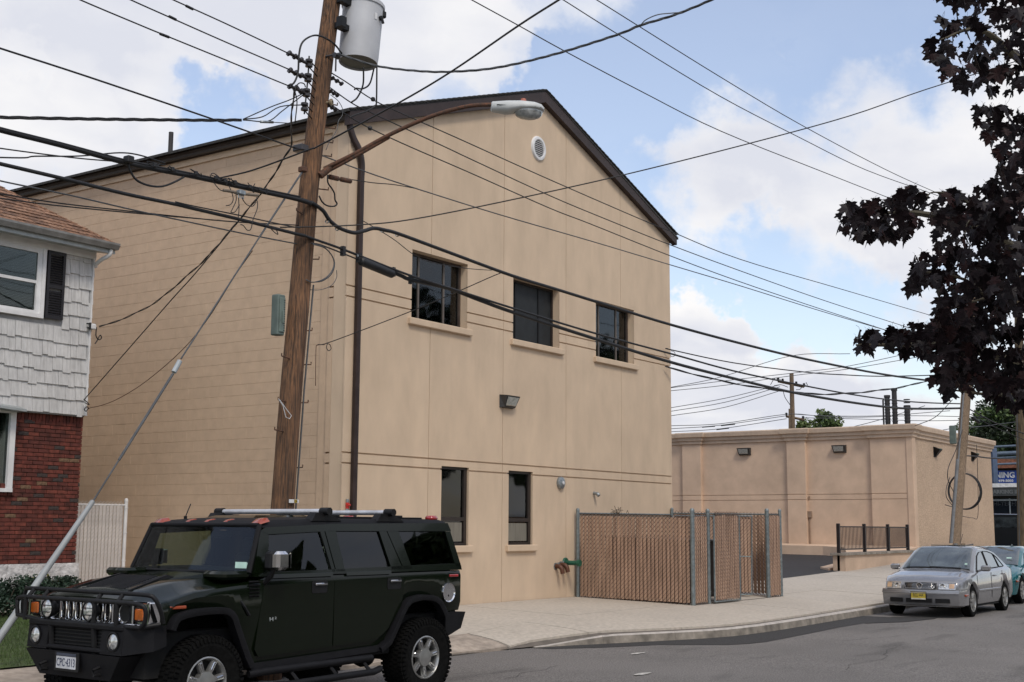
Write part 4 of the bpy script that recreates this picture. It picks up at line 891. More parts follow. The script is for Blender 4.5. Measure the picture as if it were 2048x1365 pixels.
# drying checks: thin dark splits on the visible side
b = MB()
for k in range(34):
    z = rnd.uniform(1.2, 9.5); L = rnd.uniform(.3, 1.4); a = rnd.uniform(-2.9, -.2); r = .156-.004*z+.0008; w = rnd.uniform(.002,.006)
    f = lambda zz, da: (PX(zz)-11.665+r*cos(a+da), r*sin(a+da), zz-.12)
    b.add([f(z, 0), f(z+L*.5, w/r), f(z+L, 0), f(z+L*.5, -w/r)], [(0,1,2,3)])
b.build('check_crack', pm('crack_dark', (.02,.014,.01), .95), pole, kind='stuff')
def onpole(x, y, side=0): 
    return at(x, y, Y=PYp+side)
b = MB()
def lp_(P): return (P[0]-11.665, P[1]-PYp, P[2]-.12)
STEPS = [(552,715,-1),(545,802,-1),(538,862,-1),(582,425,-1),(613,664,1),(611,732,1),(605,808,1),(594,937,1),(627,522,1),(646,384,1),(652,317,1),(655,290,1),(660,262,1),(664,215,1),(646,108,-1) if False else (641,34,-1)]
for x, y, s in STEPS:
    P = onpole(x, y); z = P.z; c = PX(z); b2 = MB(); x0 = c-11.665+s*.12
    b2.tube([(x0,-.05,z-.12),(P.x-11.665,-.10,z-.12+.01),(P.x-11.665,-.10,z-.12+.045)], .009, 6); b2.build('pole_step', M_rust, pole)
P = onpole(568, 1003); t_ = MB(); t_.box(P.x-11.665-.085, P.x-11.665+.085, -.180, -.172, P.z-.12-.022, P.z-.12+.022); tagp = t_.build('number_tag', M_white, pole)
b = MB(); b.box(P.x-11.665+.0, P.x-11.665+.05, -.1825, -.1802, P.z-.12-.02, P.z-.12+.02); b.build('yellow_label', pm('label_yellow', (.55,.38,.05), .5), pole)
text('236', .042, M_black, pole, frame((P.x-11.665+.025, -.184, P.z-.12), (1,0,0), (0,0,1)), .0005)
# riser conduit along the left shoulder and ground wire
b = MB(); b.tube([lp_((PX(z)+.16, PYp-.08, z)) for z in (.1, 2, 3.6, 5.0)], .012, 6); b.build('ground_wire', M_wireg, pole)
b = MB(); b.tube([lp_(onpole(*p, -.2)) for p in ((557,798),(566,812),(572,835),(579,838),(583,832),(572,818),(560,801))], .005, 5); b.build('tied_string', M_white, pole)
bx = thing('equipment_box', 'grey-green metal box strapped to the left side of the leaning pole', 'box', (0,0,0))
P = at(557, 632, Y=PYp+.02); b = MB(); b.bbox(P.x-.08, P.x+.05, PYp-.05, PYp+.08, P.z-.26, P.z+.27, .012); b.build('case', pm('box_greengrey', (.13,.17,.15), .5, stain=.2), bx, smooth=30)
b = MB(); b.bbox(P.x-.055, P.x+.04, PYp-.065, PYp-.045, P.z-.22, P.z+.23, .006)
b.box(P.x-.02, P.x+.0, PYp-.08, PYp-.06, P.z-.1, P.z+.05); b.build('door', pm('box_greengrey2', (.15,.195,.17), .5), bx)
b = MB()
for i in range(14): b.box(P.x+.01, P.x+.03, PYp-.068, PYp-.064, P.z-.2+i*.03, P.z-.19+i*.03)
b.build('vent_slot', M_black, bx)
# transformer
tr = thing('pole_transformer', 'grey cylindrical transformer hung on the leaning pole, cut by the top edge', 'transformer', (0,0,0))
M_tank = pm('tank_grey', (.48,.49,.51), .5, var=.04, vs=2, stain=.07, ss=2)
A = Vector((12.855, 11.72, 8.24)); Bt = Vector((12.94, 11.72, 9.11)); ax = (Bt-A).normalized(); L = (Bt-A).length
b = MB(); b.lathe([(0,.03),(.255,.03),(.262,.0),(.27,.0),(.278,.10),(.282,.5),(.288,L-.03)], 40, o=A, ax=ax); b.build('tank', M_tank, tr, smooth=35)
b = MB(); b.lathe([(.288,L-.05),(.305,L-.045),(.305,L),(.29,L+.02),(.2,L+.07),(0,L+.10)], 40, o=A, ax=ax); b.build('lid', M_tank, tr, smooth=35)
b = MB(); b.lathe([(0,.034),(.25,.034)], 40, o=A-ax*.008, ax=ax); b.build('base_plate', pm('tank_base', (.17,.18,.16), .7), tr)
b = MB(); b.box(12.42, 12.62, 11.68, 11.78, 8.62, 8.70); b.box(12.45, 12.65, 11.68, 11.78, 9.0, 9.08); b.build('hanger', M_black, tr)
b = MB(); P = at(684, 45, Y=11.55); b.box(P.x-.06, P.x+.04, 11.5, 11.6, P.z-.07, P.z+.07); b.build('name_plate', M_black, tr)
for i, (x, y) in enumerate(((758,38),)):
    P = at(x, y, Y=11.46+i*.06); b = MB(); b.cyl(P, P+Vector((0,-.05,.0)), .035, n=10); b.cyl(P+Vector((0,-.05,0)), P+Vector((0.01,-.07,-.08)), .02, n=8); b.build('bushing', M_black, tr, smooth=True)
P = at(766, 30, Y=11.5); b = MB(); b.bbox(P.x-.04, P.x+.04, 11.46, 11.54, P.z-.05, P.z+.05, .015); b.build('connector', M_black, tr)
P = at(751, 32, Y=11.44); b = MB(); b.box(P.x-.02, P.x+.025, 11.43, 11.437, P.z-.05, P.z+.04); b.build('white_label', M_white, tr)
# street lamp
lamp = thing('street_lamp', 'cobra-head street lamp on a rusty curved arm from the leaning pole', 'street lamp', (0,0,0))
A0 = Vector((PX(6.6)+.1, 11.80, 6.60)); pts = [at(648, 338, Y=11.75), at(715, 305, Y=11.35), at(775, 272, Y=11.0), at(850, 238, Y=10.5), at(905, 220, Y=10.15), at(950, 211, Y=9.85), at(990, 210, Y=9.6)]
b = MB(); b.tube(smooth_pts(pts, 5), .028, 12); b.build('arm', M_rust, lamp, smooth=True)
b = MB(); b.tube([at(652, 345, Y=11.75), at(715, 311, Y=11.35), at(778, 275, Y=11.0)], .024, 10); b.cyl(at(640, 352, Y=11.76), at(660, 336, Y=11.7), .05, n=10); b.build('arm_brace', M_rust, lamp, smooth=True)
H0 = at(982, 213, Y=9.65); H1 = at(1088, 226, Y=9.12); d = (H1-H0); HLn = d.length; d = Vector((d.x, d.y, d.z*.6)).normalized(); sd = d.cross(Vector((0,0,1))).normalized(); uu = sd.cross(d).normalized()
def hring(t, w, ht, hb, n=18):
    o = H0+d*(t*HLn); R_ = []
    for k in range(n):
        a = 2*pi*k/n; c, s = cos(a), sin(a); R_.append(o+sd*(w*math.copysign(abs(c)**.8, c))+uu*((ht if s > 0 else hb)*math.copysign(abs(s)**.8, s)))
    return R_
b = MB(); b.loft([hring(*q) for q in ((0,.055,.045,.05),(.02,.075,.06,.075),(.3,.12,.085,.085),(.55,.16,.095,.04),(.8,.165,.09,.02),(.93,.13,.07,.015),(.99,.07,.035,.01),(1.0,.02,.01,.005))], cap=True)
b.build('housing', pm('lamp_grey', (.58,.60,.59), .5, var=.06, vs=5, stain=.12, ss=3), lamp, smooth=50)
b = MB(); b.loft([[H0+d*(HLn*(.70+.27*cos(2*pi*k/24)*r))+sd*(.13*sin(2*pi*k/24)*r)-uu*(z) for k in range(24)] for r, z in ((1,.01),(1.0,.04),(.95,.07),(.8,.105),(.5,.128),(.15,.138),(.01,.14))], cap=True)
b.build('glass_bowl', pm('lamp_bowl', (.36,.37,.36), .08, var=.25, vs=12, spec=.9, coat=1), lamp, smooth=True)
b = MB(); b.loft([hring(.1,.11,.002,.004), hring(.92,.14,.002,.004)], cap=True); b.build('seam', M_black, lamp)
b = MB(); o_ = H0+d*(HLn*.60)+uu*.085; b.lathe([(.036,0),(.038,.04),(.03,.055),(0,.06)], 14, o=o_, ax=uu); b.build('photocell', pm('photocell_red', (.42,.13,.08), .5), lamp, smooth=40)
# insulator rack
M_spool = pm('insulator_black', (.025,.02,.02), .3, spec=.6)
rack = thing('insulator_rack', 'vertical rack of dark spool insulators left of the transformer pole', 'insulator', (0,0,0))
SP = [at(618, 127, Y=11.72), at(616, 156, Y=11.72), at(613, 186, Y=11.72), at(609, 214, Y=11.72)]
for P in SP:
    b = MB(); b.lathe([(.02,-.055),(.05,-.05),(.05,-.02),(.028,0),(.05,.02),(.05,.05),(.02,.055)], 14, o=P); b.build('spool', M_spool, rack, smooth=True)
    b = MB(); b.cyl(P+Vector((0,0,.05)), (PX(P.z)-.08, 11.9, P.z+.05), .009, n=6); b.cyl(P-Vector((0,0,.05)), (PX(P.z)-.08, 11.9, P.z-.05), .009, n=6); b.build('bracket', M_wire, rack)
b = MB(); b.tube([SP[0]+Vector((0,0,.1)), SP[1], SP[2], SP[3]-Vector((0,0,.1))], .011, 6); b.build('rod', M_wire, rack)
b = MB(); P = at(672, 112, Y=11.70); b.cyl(P-Vector((.04,0,0)), P+Vector((.05,0,0)), .04, n=10); b.cyl(P, P-Vector((0,0,.22)), .012, n=6); b.cyl(P-Vector((.1,-.1,.02)), P+Vector((.0,0,.02)), .014, n=6); tag(b.build('spool_clamp', M_spool, smooth=35), 'dark clamp under the transformer where the twisted cable starts', 'insulator')
b = MB(); P = at(659, 205, Y=11.75); b.lathe([(.03,0),(.045,.015),(.045,.04),(.02,.05)], 12, o=P, ax=(.3,-1,0)); b.cyl(P, P+Vector((-.1,.1,-.02)), .012, n=6); tag(b.build('eye_bolt', pm('porcelain_tan', (.30,.24,.15), .3)), 'small tan porcelain knob on the right side of the leaning pole', 'insulator')
# ---------------------------------------------------------------- wires
def wire(name, label, pts, Y=(11.9, 11.9), r=.009, mat=None, twist=0, D=None, group=None, cat='wire', n=6, k=5):
    L = [0]
    for a, c in zip(pts, pts[1:]): L.append(L[-1]+hypot(a[0]-c[0], a[1]-c[1]))
    P = []
    for (x, y), l in zip(pts, L):
        t = l/L[-1]
        P.append(at(x, y, D=D[0]+(D[1]-D[0])*t) if D else at(x, y, Y=Y[0]+(Y[1]-Y[0])*t))
    S = smooth_pts(P, k if len(P) > 2 else 3)
    b = MB()
    if twist:
        T = []; acc = 0
        for i in range(len(S)-1):
            seg = (S[i+1]-S[i]).length; m_ = max(1, int(seg/.06))
            for q in range(m_): T.append((S[i].lerp(S[i+1], q/m_), acc+seg*q/m_))
            acc += seg
        for ph in (0, 2.1, 4.2)[:3 if twist > 1 else 2]:
            b.tube([p+Vector((cos(s*twist_k+ph), sin(s*twist_k+ph)*.3, sin(s*twist_k+ph)))*r*.95 for p, s in T], r*.85, 4)
    else: b.tube(S, r, n)
    return tag(b.build(name, mat or M_wire, smooth='all'), label, cat, group)
twist_k = 9.0
G1 = 'overhead wires at the leaning pole'
yL = (11.72, 11.72)
wire('overhead_wire', 'lowest of three thin wires running to the rack from the upper left', [(110,-25),(160,0),(281,51),(332,72),(450,120),(567,168),(613,186)], yL, .0085)
wire('overhead_wire', 'middle of three thin wires running to the rack from the upper left', [(220,-20),(261,0),(328,30),(450,84),(575,138),(615,156)], yL, .0085)
wire('overhead_wire', 'uppermost of three thin wires running to the rack from the upper left', [(310,-17),(346,0),(450,47),(568,103),(617,127)], yL, .0085)
wire('overhead_wire', 'plain wire sloping from the left edge to the middle of the leaning pole', [(-40,83),(0,97),(170,152),(400,230),(592,297),(606,300)], (11.9,11.85), .011)
b = MB(); P = at(603, 298, Y=11.8); b.bbox(P.x-.07, P.x+.06, 11.72, 11.9, P.z-.04, P.z+.05, .01); tag(b.build('dead_end_clamp', M_spool), 'dark clamp holding the plain wire on the left of the leaning pole', 'clamp')
wire('twisted_cable', 'twisted black cable running level across the sky at the left', [(-40,233),(0,235),(154,238),(308,240),(430,241),(494,240)], (12.6,11.98), .013, twist=2)
for pts, lb in (([(486,239),(540,215),(580,200),(609,186)], 'upper loose lead from the twisted cable to the insulator rack'), ([(486,239),(525,234),(560,214),(609,210)], 'middle loose lead from the twisted cable to the insulator rack'), ([(486,240),(535,243),(565,222),(609,188)], 'lower loose lead from the twisted cable to the insulator rack')):
    wire('lead_wire', lb, pts, (12.0,11.72), .008)
wire('lead_wire', 'thin neutral lead from the twisted cable to the dark drop wire', [(486,241),(530,244),(580,247)], (12.0,11.8), .006, M_wireg)
wire('splice_sleeve', 'pale splice sleeve on the thin neutral lead', [(521,244),(546,245)], (11.9,11.9), .018, M_galv, cat='splice')
for (x, y), (x2, y2), lb in (((320,68),(338,75),'small dark splice on the lowest thin wire at the upper left'),((338,33),(352,40),'small dark splice on the middle thin wire at the upper left'),((372,12),(386,19),'small dark splice on the uppermost thin wire at the upper left')):
    wire('wire_splice', lb, [(x,y),(x2,y2)], yL, .017, cat='splice')
for pts, lb in (([(578,107),(590,113),(600,120),(612,126)], 'uppermost strain insulator left of the rack'), ([(580,141),(592,148),(604,152),(612,156)], 'middle strain insulator left of the rack'), ([(580,173),(592,178),(602,183),(612,187)], 'lowest strain insulator left of the rack')):
    w_ = wire('strain_insulator', lb, pts, yL, .022, M_spool, cat='insulator', group='strain insulators left of the rack')
    b = MB()
    for q in (0, .35, .7):
        P = at(pts[0][0]+(pts[-1][0]-pts[0][0])*q, pts[0][1]+(pts[-1][1]-pts[0][1])*q, Y=11.72); b.cyl(P-Vector((.012,0,-.006)), P+Vector((.012,0,-.006)), .042, n=10)
    b.build('disc', M_spool, w_)
wire('thick_cable', 'thickest black cable bundle entering the leaning pole from the left', [(-40,247),(0,260),(120,290),(261,328),(391,354),(500,378),(592,398),(622,407)], (11.75,11.75), .031, cat='cable', n=10)
wire('lashing_strand', 'thin strand lashed along the top of the thickest left cable', [(-40,243),(0,256),(120,286),(261,323),(391,349),(500,373),(600,394)], (11.73,11.73), .012, cat='cable')
wire('thick_cable', 'second black cable from the left, below the thickest bundle', [(-40,318),(0,328),(132,359),(250,388),(351,409),(380,416),(478,439),(584,466),(610,472)], (11.75,11.75), .022, cat='cable', n=8)
wire('support_strand', 'thin strand running just above the second left cable', [(351,404),(380,411),(478,431),(575,452),(600,456)], (11.72,11.72), .008, cat='cable')
wire('thin_wire', 'thin wire dipping under the thickest cable near the left edge', [(-30,290),(0,297),(138,315),(228,323),(330,330)], (12.1,11.9), .008)
wire('thin_wire', 'kinked thin wire left of the roof line', [(-30,314),(0,315.4),(50,316),(70,313),(140,313),(181,311),(240,306),(280,311),(330,327)], (12.1,11.9), .009)
wire('thin_wire', 'grey thin wire crossing the brown shingle roof, the upper one', [(-20,357),(18,366),(140,391),(265,420),(380,445),(484,467),(577,485),(600,489)], (11.9,11.9), .009, M_wireg)
wire('thin_wire', 'dark thin wire crossing the brown shingle roof, the middle one', [(-20,384),(0,388),(120,407),(243,421),(380,436),(480,445),(560,449),(620,452)], (12.0,11.9), .008)
wire('thin_wire', 'dark thin wire crossing the brown shingle roof, the lowest one', [(-20,395),(0,397),(100,410),(240,424),(330,432),(400,438)], (12.3,11.95), .008)
wire('service_loop', 'black loop hanging below the thickest left cable', [(255,325),(262,345),(275,362),(300,372),(325,373),(350,364),(368,354)], (11.72,11.72), .013, cat='cable')
wire('drop_wire', 'dark twisted drop wire from the pole top to the white shakes', [(600,180),(592,172),(588,190),(582,246),(583,289),(566,320),(529,378),(478,441),(418,511),(380,547),(318,600),(271,627),(222,647),(193,655)], (11.72,18.6), .010, twist=1)
wire('drop_wire', 'thin straight drop wire reaching the lower corner of the shakes', [(478,441),(430,500),(383,556),(343,600),(260,695),(168,800)], (12.8,18.7), .009)
wire('drop_wire', 'thin sagging drop wire ending at the brick and shake joint', [(505,502),(470,552),(413,642),(360,705),(291,764),(240,796),(207,810),(177,817)], (12.0,18.7), .006, M_rust)
wire('wire_curl', 'curled wire tail hanging under the service bracket', [(193,655),(192,672),(198,680),(203,676),(200,671),(194,682),(190,688)], (18.7,18.7), .010, cat='wire')
wire('wire_curl', 'small wire curl at the lower shake corner', [(168,800),(176,806),(178,810),(170,806)], (18.7,18.7), .008, cat='wire')
wire('wire_curl', 'smallest wire curl just above the red brick corner', [(177,817),(172,823),(169,819),(174,814),(178,818)], (18.7,18.7), .008, cat='wire')
# hardware on the left cables
def junc(pts, lb, r=.006):
    return wire('hanging_lead', lb, pts, (11.66,11.66), r, group='loose leads hanging from the left cables', n=5)
junc([(458,372),(465,390),(466,402),(460,410),(452,412)], 'short loose lead ending in a white plug, left of the bundle')
junc([(472,388),(472,402),(465,418),(462,425),(470,424),(479,410)], 'looped loose lead left of the splice block')
junc([(477,390),(478,420),(476,438)], 'straight loose lead below the splice block')
junc([(482,388),(486,400),(494,410),(505,413),(512,405)], 'curved loose lead right of the splice block')
junc([(513,395),(515,415),(506,440),(502,458),(495,461),(487,452),(481,449)], 'longest loose lead hanging beside the leaning pole')
junc([(541,457),(550,466),(556,469),(552,460),(545,457)], 'small loop of lead under the second cable')
junc([(420,350),(428,366),(440,380),(450,383)], 'lead dropping from the thickest cable to the splice tube')
wire('splice_tube', 'tan splice tube hanging under the thickest left cable', [(447,381),(455,382),(480,387),(505,390),(516,391)], (11.66,11.66), .020, pm('splice_tan', (.20,.16,.12), .5), cat='splice', n=8)
b = MB(); P = at(482, 386, Y=11.62); b.bbox(P.x-.05, P.x+.05, 11.58, 11.66, P.z-.03, P.z+.03, .01)
for k in range(4): b.cyl(P+Vector((-.04+.027*k,0,-.02)), P+Vector((-.04+.027*k,0,-.07)), .006, n=6)
tag(b.build('splice_block', M_galv), 'grey splice block at the middle of the tan splice tube', 'splice')
b = MB(); P = at(257, 322, Y=11.7); b.bbox(P.x-.05, P.x+.04, 11.64, 11.74, P.z-.03, P.z+.05, .01); tag(b.build('cable_clamp', M_wire), 'small dark clamp where the loop leaves the thickest cable', 'clamp')
rnd = random.Random(6)
for i, (x, y) in enumerate(((310,332),(345,340),(392,348),(432,357),(450,363),(470,366),(500,375),(520,380))):
    b = MB(); P = at(x, y, Y=11.68)
    b.tube(smooth_pts([P+Vector((rnd.uniform(-.12,.12), 0, rnd.uniform(-.05,.06))) for _ in range(5)], 4), .006, 5); b.bbox(P.x-.02, P.x+.02, 11.66, 11.70, P.z-.02, P.z+.03, .006)
    tag(b.build('lashing_clip', M_wire), 'lashing clip on the thickest left cable, %s counted from the left' % ['first','second','third','fourth','fifth','sixth','seventh','last'][i], 'clamp', 'lashing clips along the thickest left cable')
# right side
wire('overhead_wire', 'uppermost thin wire crossing the gabled front to the right', [(652,140),(690,163),(746,200),(805,228),(900,270),(940,288),(1100,360),(1284,440),(1341,463),(1480,519),(1680,578),(1864,632)], (11.8,11.2), .0085)
wire('overhead_wire', 'second thin wire crossing the gabled front to the right', [(655,172),(701,205),(734,222),(820,262),(900,299),(940,318),(1100,392),(1215,440),(1340,490),(1480,542),(1650,602),(1815,655)], (11.8,11.2), .0085)
wire('overhead_wire', 'third thin wire crossing the gabled front to the right', [(655,205),(699,234),(740,257),(820,294),(940,346),(1100,417),(1180,448),(1340,512),(1480,564),(1640,618),(1785,665)], (11.8,11.2), .0085)
wire('overhead_wire', 'fourth thin wire crossing the gabled front, starting at the lamp arm', [(645,312),(737,346),(840,380),(1000,430),(1180,482),(1340,530),(1480,572),(1640,622),(1775,662)], (11.8,11.2), .009, M_wireg)
wire('thin_wire', 'short thin wire from the rusty insulators to the fourth wire', [(698,359),(746,366),(790,370),(835,378)], (11.75,11.78), .007)
for i, (a, c) in enumerate((((659,354),(676,358)),((682,359),(701,363)))):
    wire('rusty_insulator', ['rusty ribbed insulator nearest the pole below the lamp arm', 'rusty ribbed insulator farther from the pole below the lamp arm'][i], [a, c], (11.75,11.75), .034, M_rust, cat='insulator', n=10, group='rusty insulators below the lamp arm')
wire('jumper_wire', 'black jumper looping on the right side of the leaning pole', [(655,350),(656,366),(664,378),(669,388),(670,400),(674,408),(668,413),(655,412),(645,405),(638,392)], (11.7,11.75), .011)
wire('jumper_wire', 'big curved jumper over the pole from the rack to the transformer', [(578,171),(588,166),(596,145),(598,110),(605,85),(625,72),(645,74),(668,88),(684,108)], (11.68,11.6), .013)
wire('jumper_wire', 'thin jumper hooking between the lower rack spools', [(590,246),(594,205),(590,180),(598,167),(608,168),(611,175)], (11.70,11.70), .008)
for pts, lb in (([(727,135),(726,170),(715,195),(703,205)],'jumper from the tank bottom to the second wire'), ([(752,60),(752,110),(745,150),(738,170),(725,178),(712,177),(709,180)],'jumper beside the transformer curling to the first wire'), ([(764,34),(757,60),(754,120),(753,200),(750,212),(735,222),(712,230),(699,236)],'longest jumper hanging from the transformer side')):
    wire('jumper_wire', lb, pts, (11.55,11.75), .012, n=6)
wire('jumper_wire', 'thin grey jumper on the right side of the leaning pole', [(661,190),(676,202),(685,218),(684,232),(677,242),(673,262),(660,282),(652,300)], (11.75,11.75), .005, M_wireg)
for (x, y), lb in (((746,199),'round clamp on the uppermost thin wire right of the pole'),((740,257),'round clamp on the third thin wire right of the pole')):
    P = at(x, y, Y=11.8); b = MB(); b.lathe([(0,-.035),(.025,-.025),(.035,0),(.025,.025),(0,.035)], 12, o=P); tag(b.build('wire_clamp', M_wire, smooth=True), lb, 'clamp', 'round clamps on the thin wires')
for pts, lb in (([(665,157),(674,162),(683,168)],'strain insulator on the uppermost right-hand wire'), ([(661,183),(668,187),(675,191)],'strain insulator on the second right-hand wire'), ([(658,211),(664,216),(671,220)],'strain insulator on the third right-hand wire')):
    w_ = wire('strain_insulator', lb, pts, (11.8,11.8), .016, M_spool, cat='insulator', group='strain insulators right of the pole')
    b = MB()
    for q in (0, .5, 1):
        P = at(pts[0][0]+(pts[-1][0]-pts[0][0])*q, pts[0][1]+(pts[-1][1]-pts[0][1])*q, Y=11.8); b.cyl(P-Vector((.01,0,-.006)), P+Vector((.01,0,-.006)), .034, n=10)
    b.build('disc', M_spool, w_)
wire('thick_cable', 'upper thick black cable crossing above the three upper windows', [(622,405),(636,414),(648,424),(660,442),(680,457),(708,466),(729,462),(748,457),(771,461),(800,469),(900,506),(1022,551),(1116,580),(1193,604),(1342,650),(1496,691),(1613,719),(1760,748),(1862,762),(1925,768)], (11.75,11.2), .027, cat='cable', n=8)
wire('lashed_cable', 'middle black cable with clamps crossing the upper windows', [(610,472),(626,478),(672,494),(719,512),(822,552),(926,585),(1026,617),(1183,665),(1342,708),(1466,742),(1584,767),(1701,789),(1789,801),(1856,806),(1920,808)], (11.75,11.2), .018, cat='cable', n=8)
wire('thick_cable', 'lowest thick black cable crossing the upper windows', [(786,545),(805,553),(822,560),(893,576),(960,601),(1026,625),(1196,680),(1342,725),(1466,757),(1584,785),(1701,805),(1789,816),(1850,818),(1920,817)], (11.72,11.2), .030, cat='cable', n=8)
wire('thin_cable', 'thin lower strand leading to the black splice case', [(622,487),(640,490),(680,505),(722,522)], (11.72,11.72), .010, cat='cable')
P = at(720, 522, Y=11.70); Q = at(786, 549, Y=11.70); t = thing('splice_case', 'long black splice case hanging under the middle cable near the downspout', 'splice case', (0,0,0))
b = MB(); b.tube([P, P.lerp(Q,.03), P.lerp(Q,.97), Q], [.04,.062,.062,.045], 12); b.build('body', M_wire, t, smooth=35)
for (x, y) in ((686,499),(718,513),(786,541),(822,556)):
    b = MB(); R_ = at(x, y, Y=11.72); b.box(R_.x-.025, R_.x+.025, 11.69, 11.75, R_.z-.09, R_.z+.04); b.build('spacer', M_wire, t)
b = MB()
for (x, y) in ((715,512),(785,540),(823,553)): R_ = at(x, y, Y=11.68); b.lathe([(0,0),(.016,0),(.016,.01),(0,.012)], 8, o=R_, ax=(0,-1,0))
b.build('bolt', M_galv, t)
for i, (x, y) in enumerate(((660,442),(680,457),(729,462),(771,461),(800,469))):
    P = at(x, y, Y=11.7); b = MB(); b.lathe([(.031,-.012),(.031,.012)], 12, o=P+Vector((0,.05,0)), ax=(1,0,-.3)); tag(b.build('cable_tie', M_galv), ['bright cable tie nearest the leaning pole', 'bright cable tie where the upper thick cable bends down', 'bright cable tie in the dip right of the downspout', 'bright cable tie on the hump of the upper thick cable', 'bright cable tie farthest right on the upper thick cable'][i], 'tie', 'bright ties around the upper thick cable')
wire('thin_wire', 'thin wire dropping to the first upper window', [(724,441),(760,462),(790,481),(822,506),(850,521),(893,531),(940,538),(983,541)], (11.9,11.9), .006)
wire('coiled_wire', 'thin coil of cable hanging right of the leaning pole', [(626,489),(648,495),(664,512),(668,530),(660,548),(645,560),(625,565),(612,560)], (11.7,11.75), .008, M_wireg)
wire('coiled_wire', 'second turn of the thin hanging coil right of the pole', [(626,489),(650,497),(666,515),(669,533),(661,551),(643,563),(622,565)], (11.73,11.78), .007, M_wireg)
wire('coiled_wire', 'loose lower end of the thin hanging coil', [(673,541),(673,556),(662,572),(640,580),(618,580)], (11.9,11.9), .005, M_wireg)
wire('drop_wire', 'thin wire slanting from the block wall up past the first upper window', [(635,690),(650,688),(700,670),(822,623),(926,579),(1000,547),(1012,550)], (15.0,11.9), .008)
wire('drop_wire', 'thin wire with a small ring running down the block wall', [(655,688),(653,695),(657,702),(662,698),(660,690),(655,688)], (14.95,14.95), .007)
wire('drop_wire', 'faint vertical wire on the block wall near its front corner', [(650,690),(635,691),(632,700),(631,772)], (15.2,15.3), .006, M_rust)
wire('service_drop', 'sagging cable leaving the right corner of the gabled building', [(1336,698),(1342,700),(1466,726),(1613,745),(1686,750),(1760,753),(1862,751),(1925,748)], (14.9,11.2), .016, cat='cable')
twist_k = 4.0
wire('twisted_cable', 'twisted black cable sagging over the parking lot', [(1336,735),(1342,737),(1466,767),(1598,786),(1686,788),(1789,777),(1847,764),(1925,742)], (14.9,11.2), .016, twist=1)
twist_k = 9.0
wire('wire_loop', 'small wire loop at the right corner of the gabled building', [(1342,702),(1349,705),(1350,711),(1345,714),(1341,712)], (14.8,14.8), .007)
wire('overhead_wire', 'lowest of three long wires sloping down through the upper right sky', [(900,-24),(943,0),(1038,52),(1128,102),(1280,182),(1440,262),(1640,342),(1800,405),(1920,452)], (11.9,11.2), .0095)
wire('overhead_wire', 'middle of three long wires sloping down through the upper right sky', [(1090,-20),(1126,0),(1234,68),(1440,193),(1600,276),(1731,340),(1865,388),(1930,412)], (11.6,11.2), .0095)
wire('overhead_wire', 'uppermost of three long wires sloping down through the upper right sky', [(1160,-18),(1193,0),(1281,55),(1440,154),(1600,249),(1772,340),(1885,391),(1935,412)], (11.3,11.2), .0095)
wire('crossing_wire', 'plain wire rising from the left cables over the pole to the top edge', [(437,357),(508,340),(620,299),(640,291),(796,207),(902,144),(1038,51),(1118,0),(1160,-28)], (11.85,5.5), .010)
twist_k = 11.0
wire('twisted_cable', 'twisted grey cable curving from the transformer to the top edge', [(676,108),(700,116),(757,133),(830,142),(898,144),(992,136),(1109,109),(1234,70),(1281,51),(1350,30),(1423,0),(1460,-20)], (11.65,6.5), .0105, M_wireg, twist=2)
wire('loose_strand', 'loose strand bulging above the twisted grey cable', [(1281,51),(1292,40),(1315,30),(1340,27),(1365,25)], (7.55,7.1), .007, M_wireg)
twist_k = 9.0
wire('crossing_wire', 'long wire rising from mid pole across the gable into the purple leaves', [(560,455),(626,454),(720,450),(819,440),(1000,405),(1240,352),(1500,287),(1700,232),(1850,180),(2048,118),(2150,84)], (11.95,4.5), .009)
# guy wire and guard
gy = thing('guy_wire', 'grey guy wire with a long guard tube slanting down from the leaning pole', 'guy wire', (0,0,0))
b = MB(); P0 = at(606, 342, Y=11.75); P1 = at(520, 473, Y=11.75); P2 = at(362, 718, Y=11.75); P3 = at(346, 748, Y=11.75); P4 = at(188, 1000, Y=11.75); P5 = at(-60, 1362, Y=11.75)
b.tube([P0, P1], .013, 8); b.tube([P1, P2], .010, 8); b.tube([P3, P3.lerp(P4,.7)], .016, 8); b.tube([P3.lerp(P4,.55), P4, P5], .010, 8); b.build('strand', M_wireg, gy, smooth=True)
b = MB(); b.tube([P2-(P2-P3)*.15, P3-(P3-P2)*.1], .030, 12); b.build('strain_link', pm('link_grey', (.40,.44,.46), .5), gy, smooth=True)
b = MB(); M_guard = pm('guard_grey', (.34,.36,.365), .55, var=.08, vs=4, stain=.2, ss=3)
dg = (P5-P4).normalized(); b.tube([P4+dg*.02, P4.lerp(P5,.33), P5], [.027,.034,.042], 14); b.build('guard_tube', M_guard, gy, smooth=True)
b = MB(); b.bbox(P0.x-.05, P0.x+.04, 11.7, 11.8, P0.z-.02, P0.z+.05, .01); b.build('pole_hook', M_rust, gy)
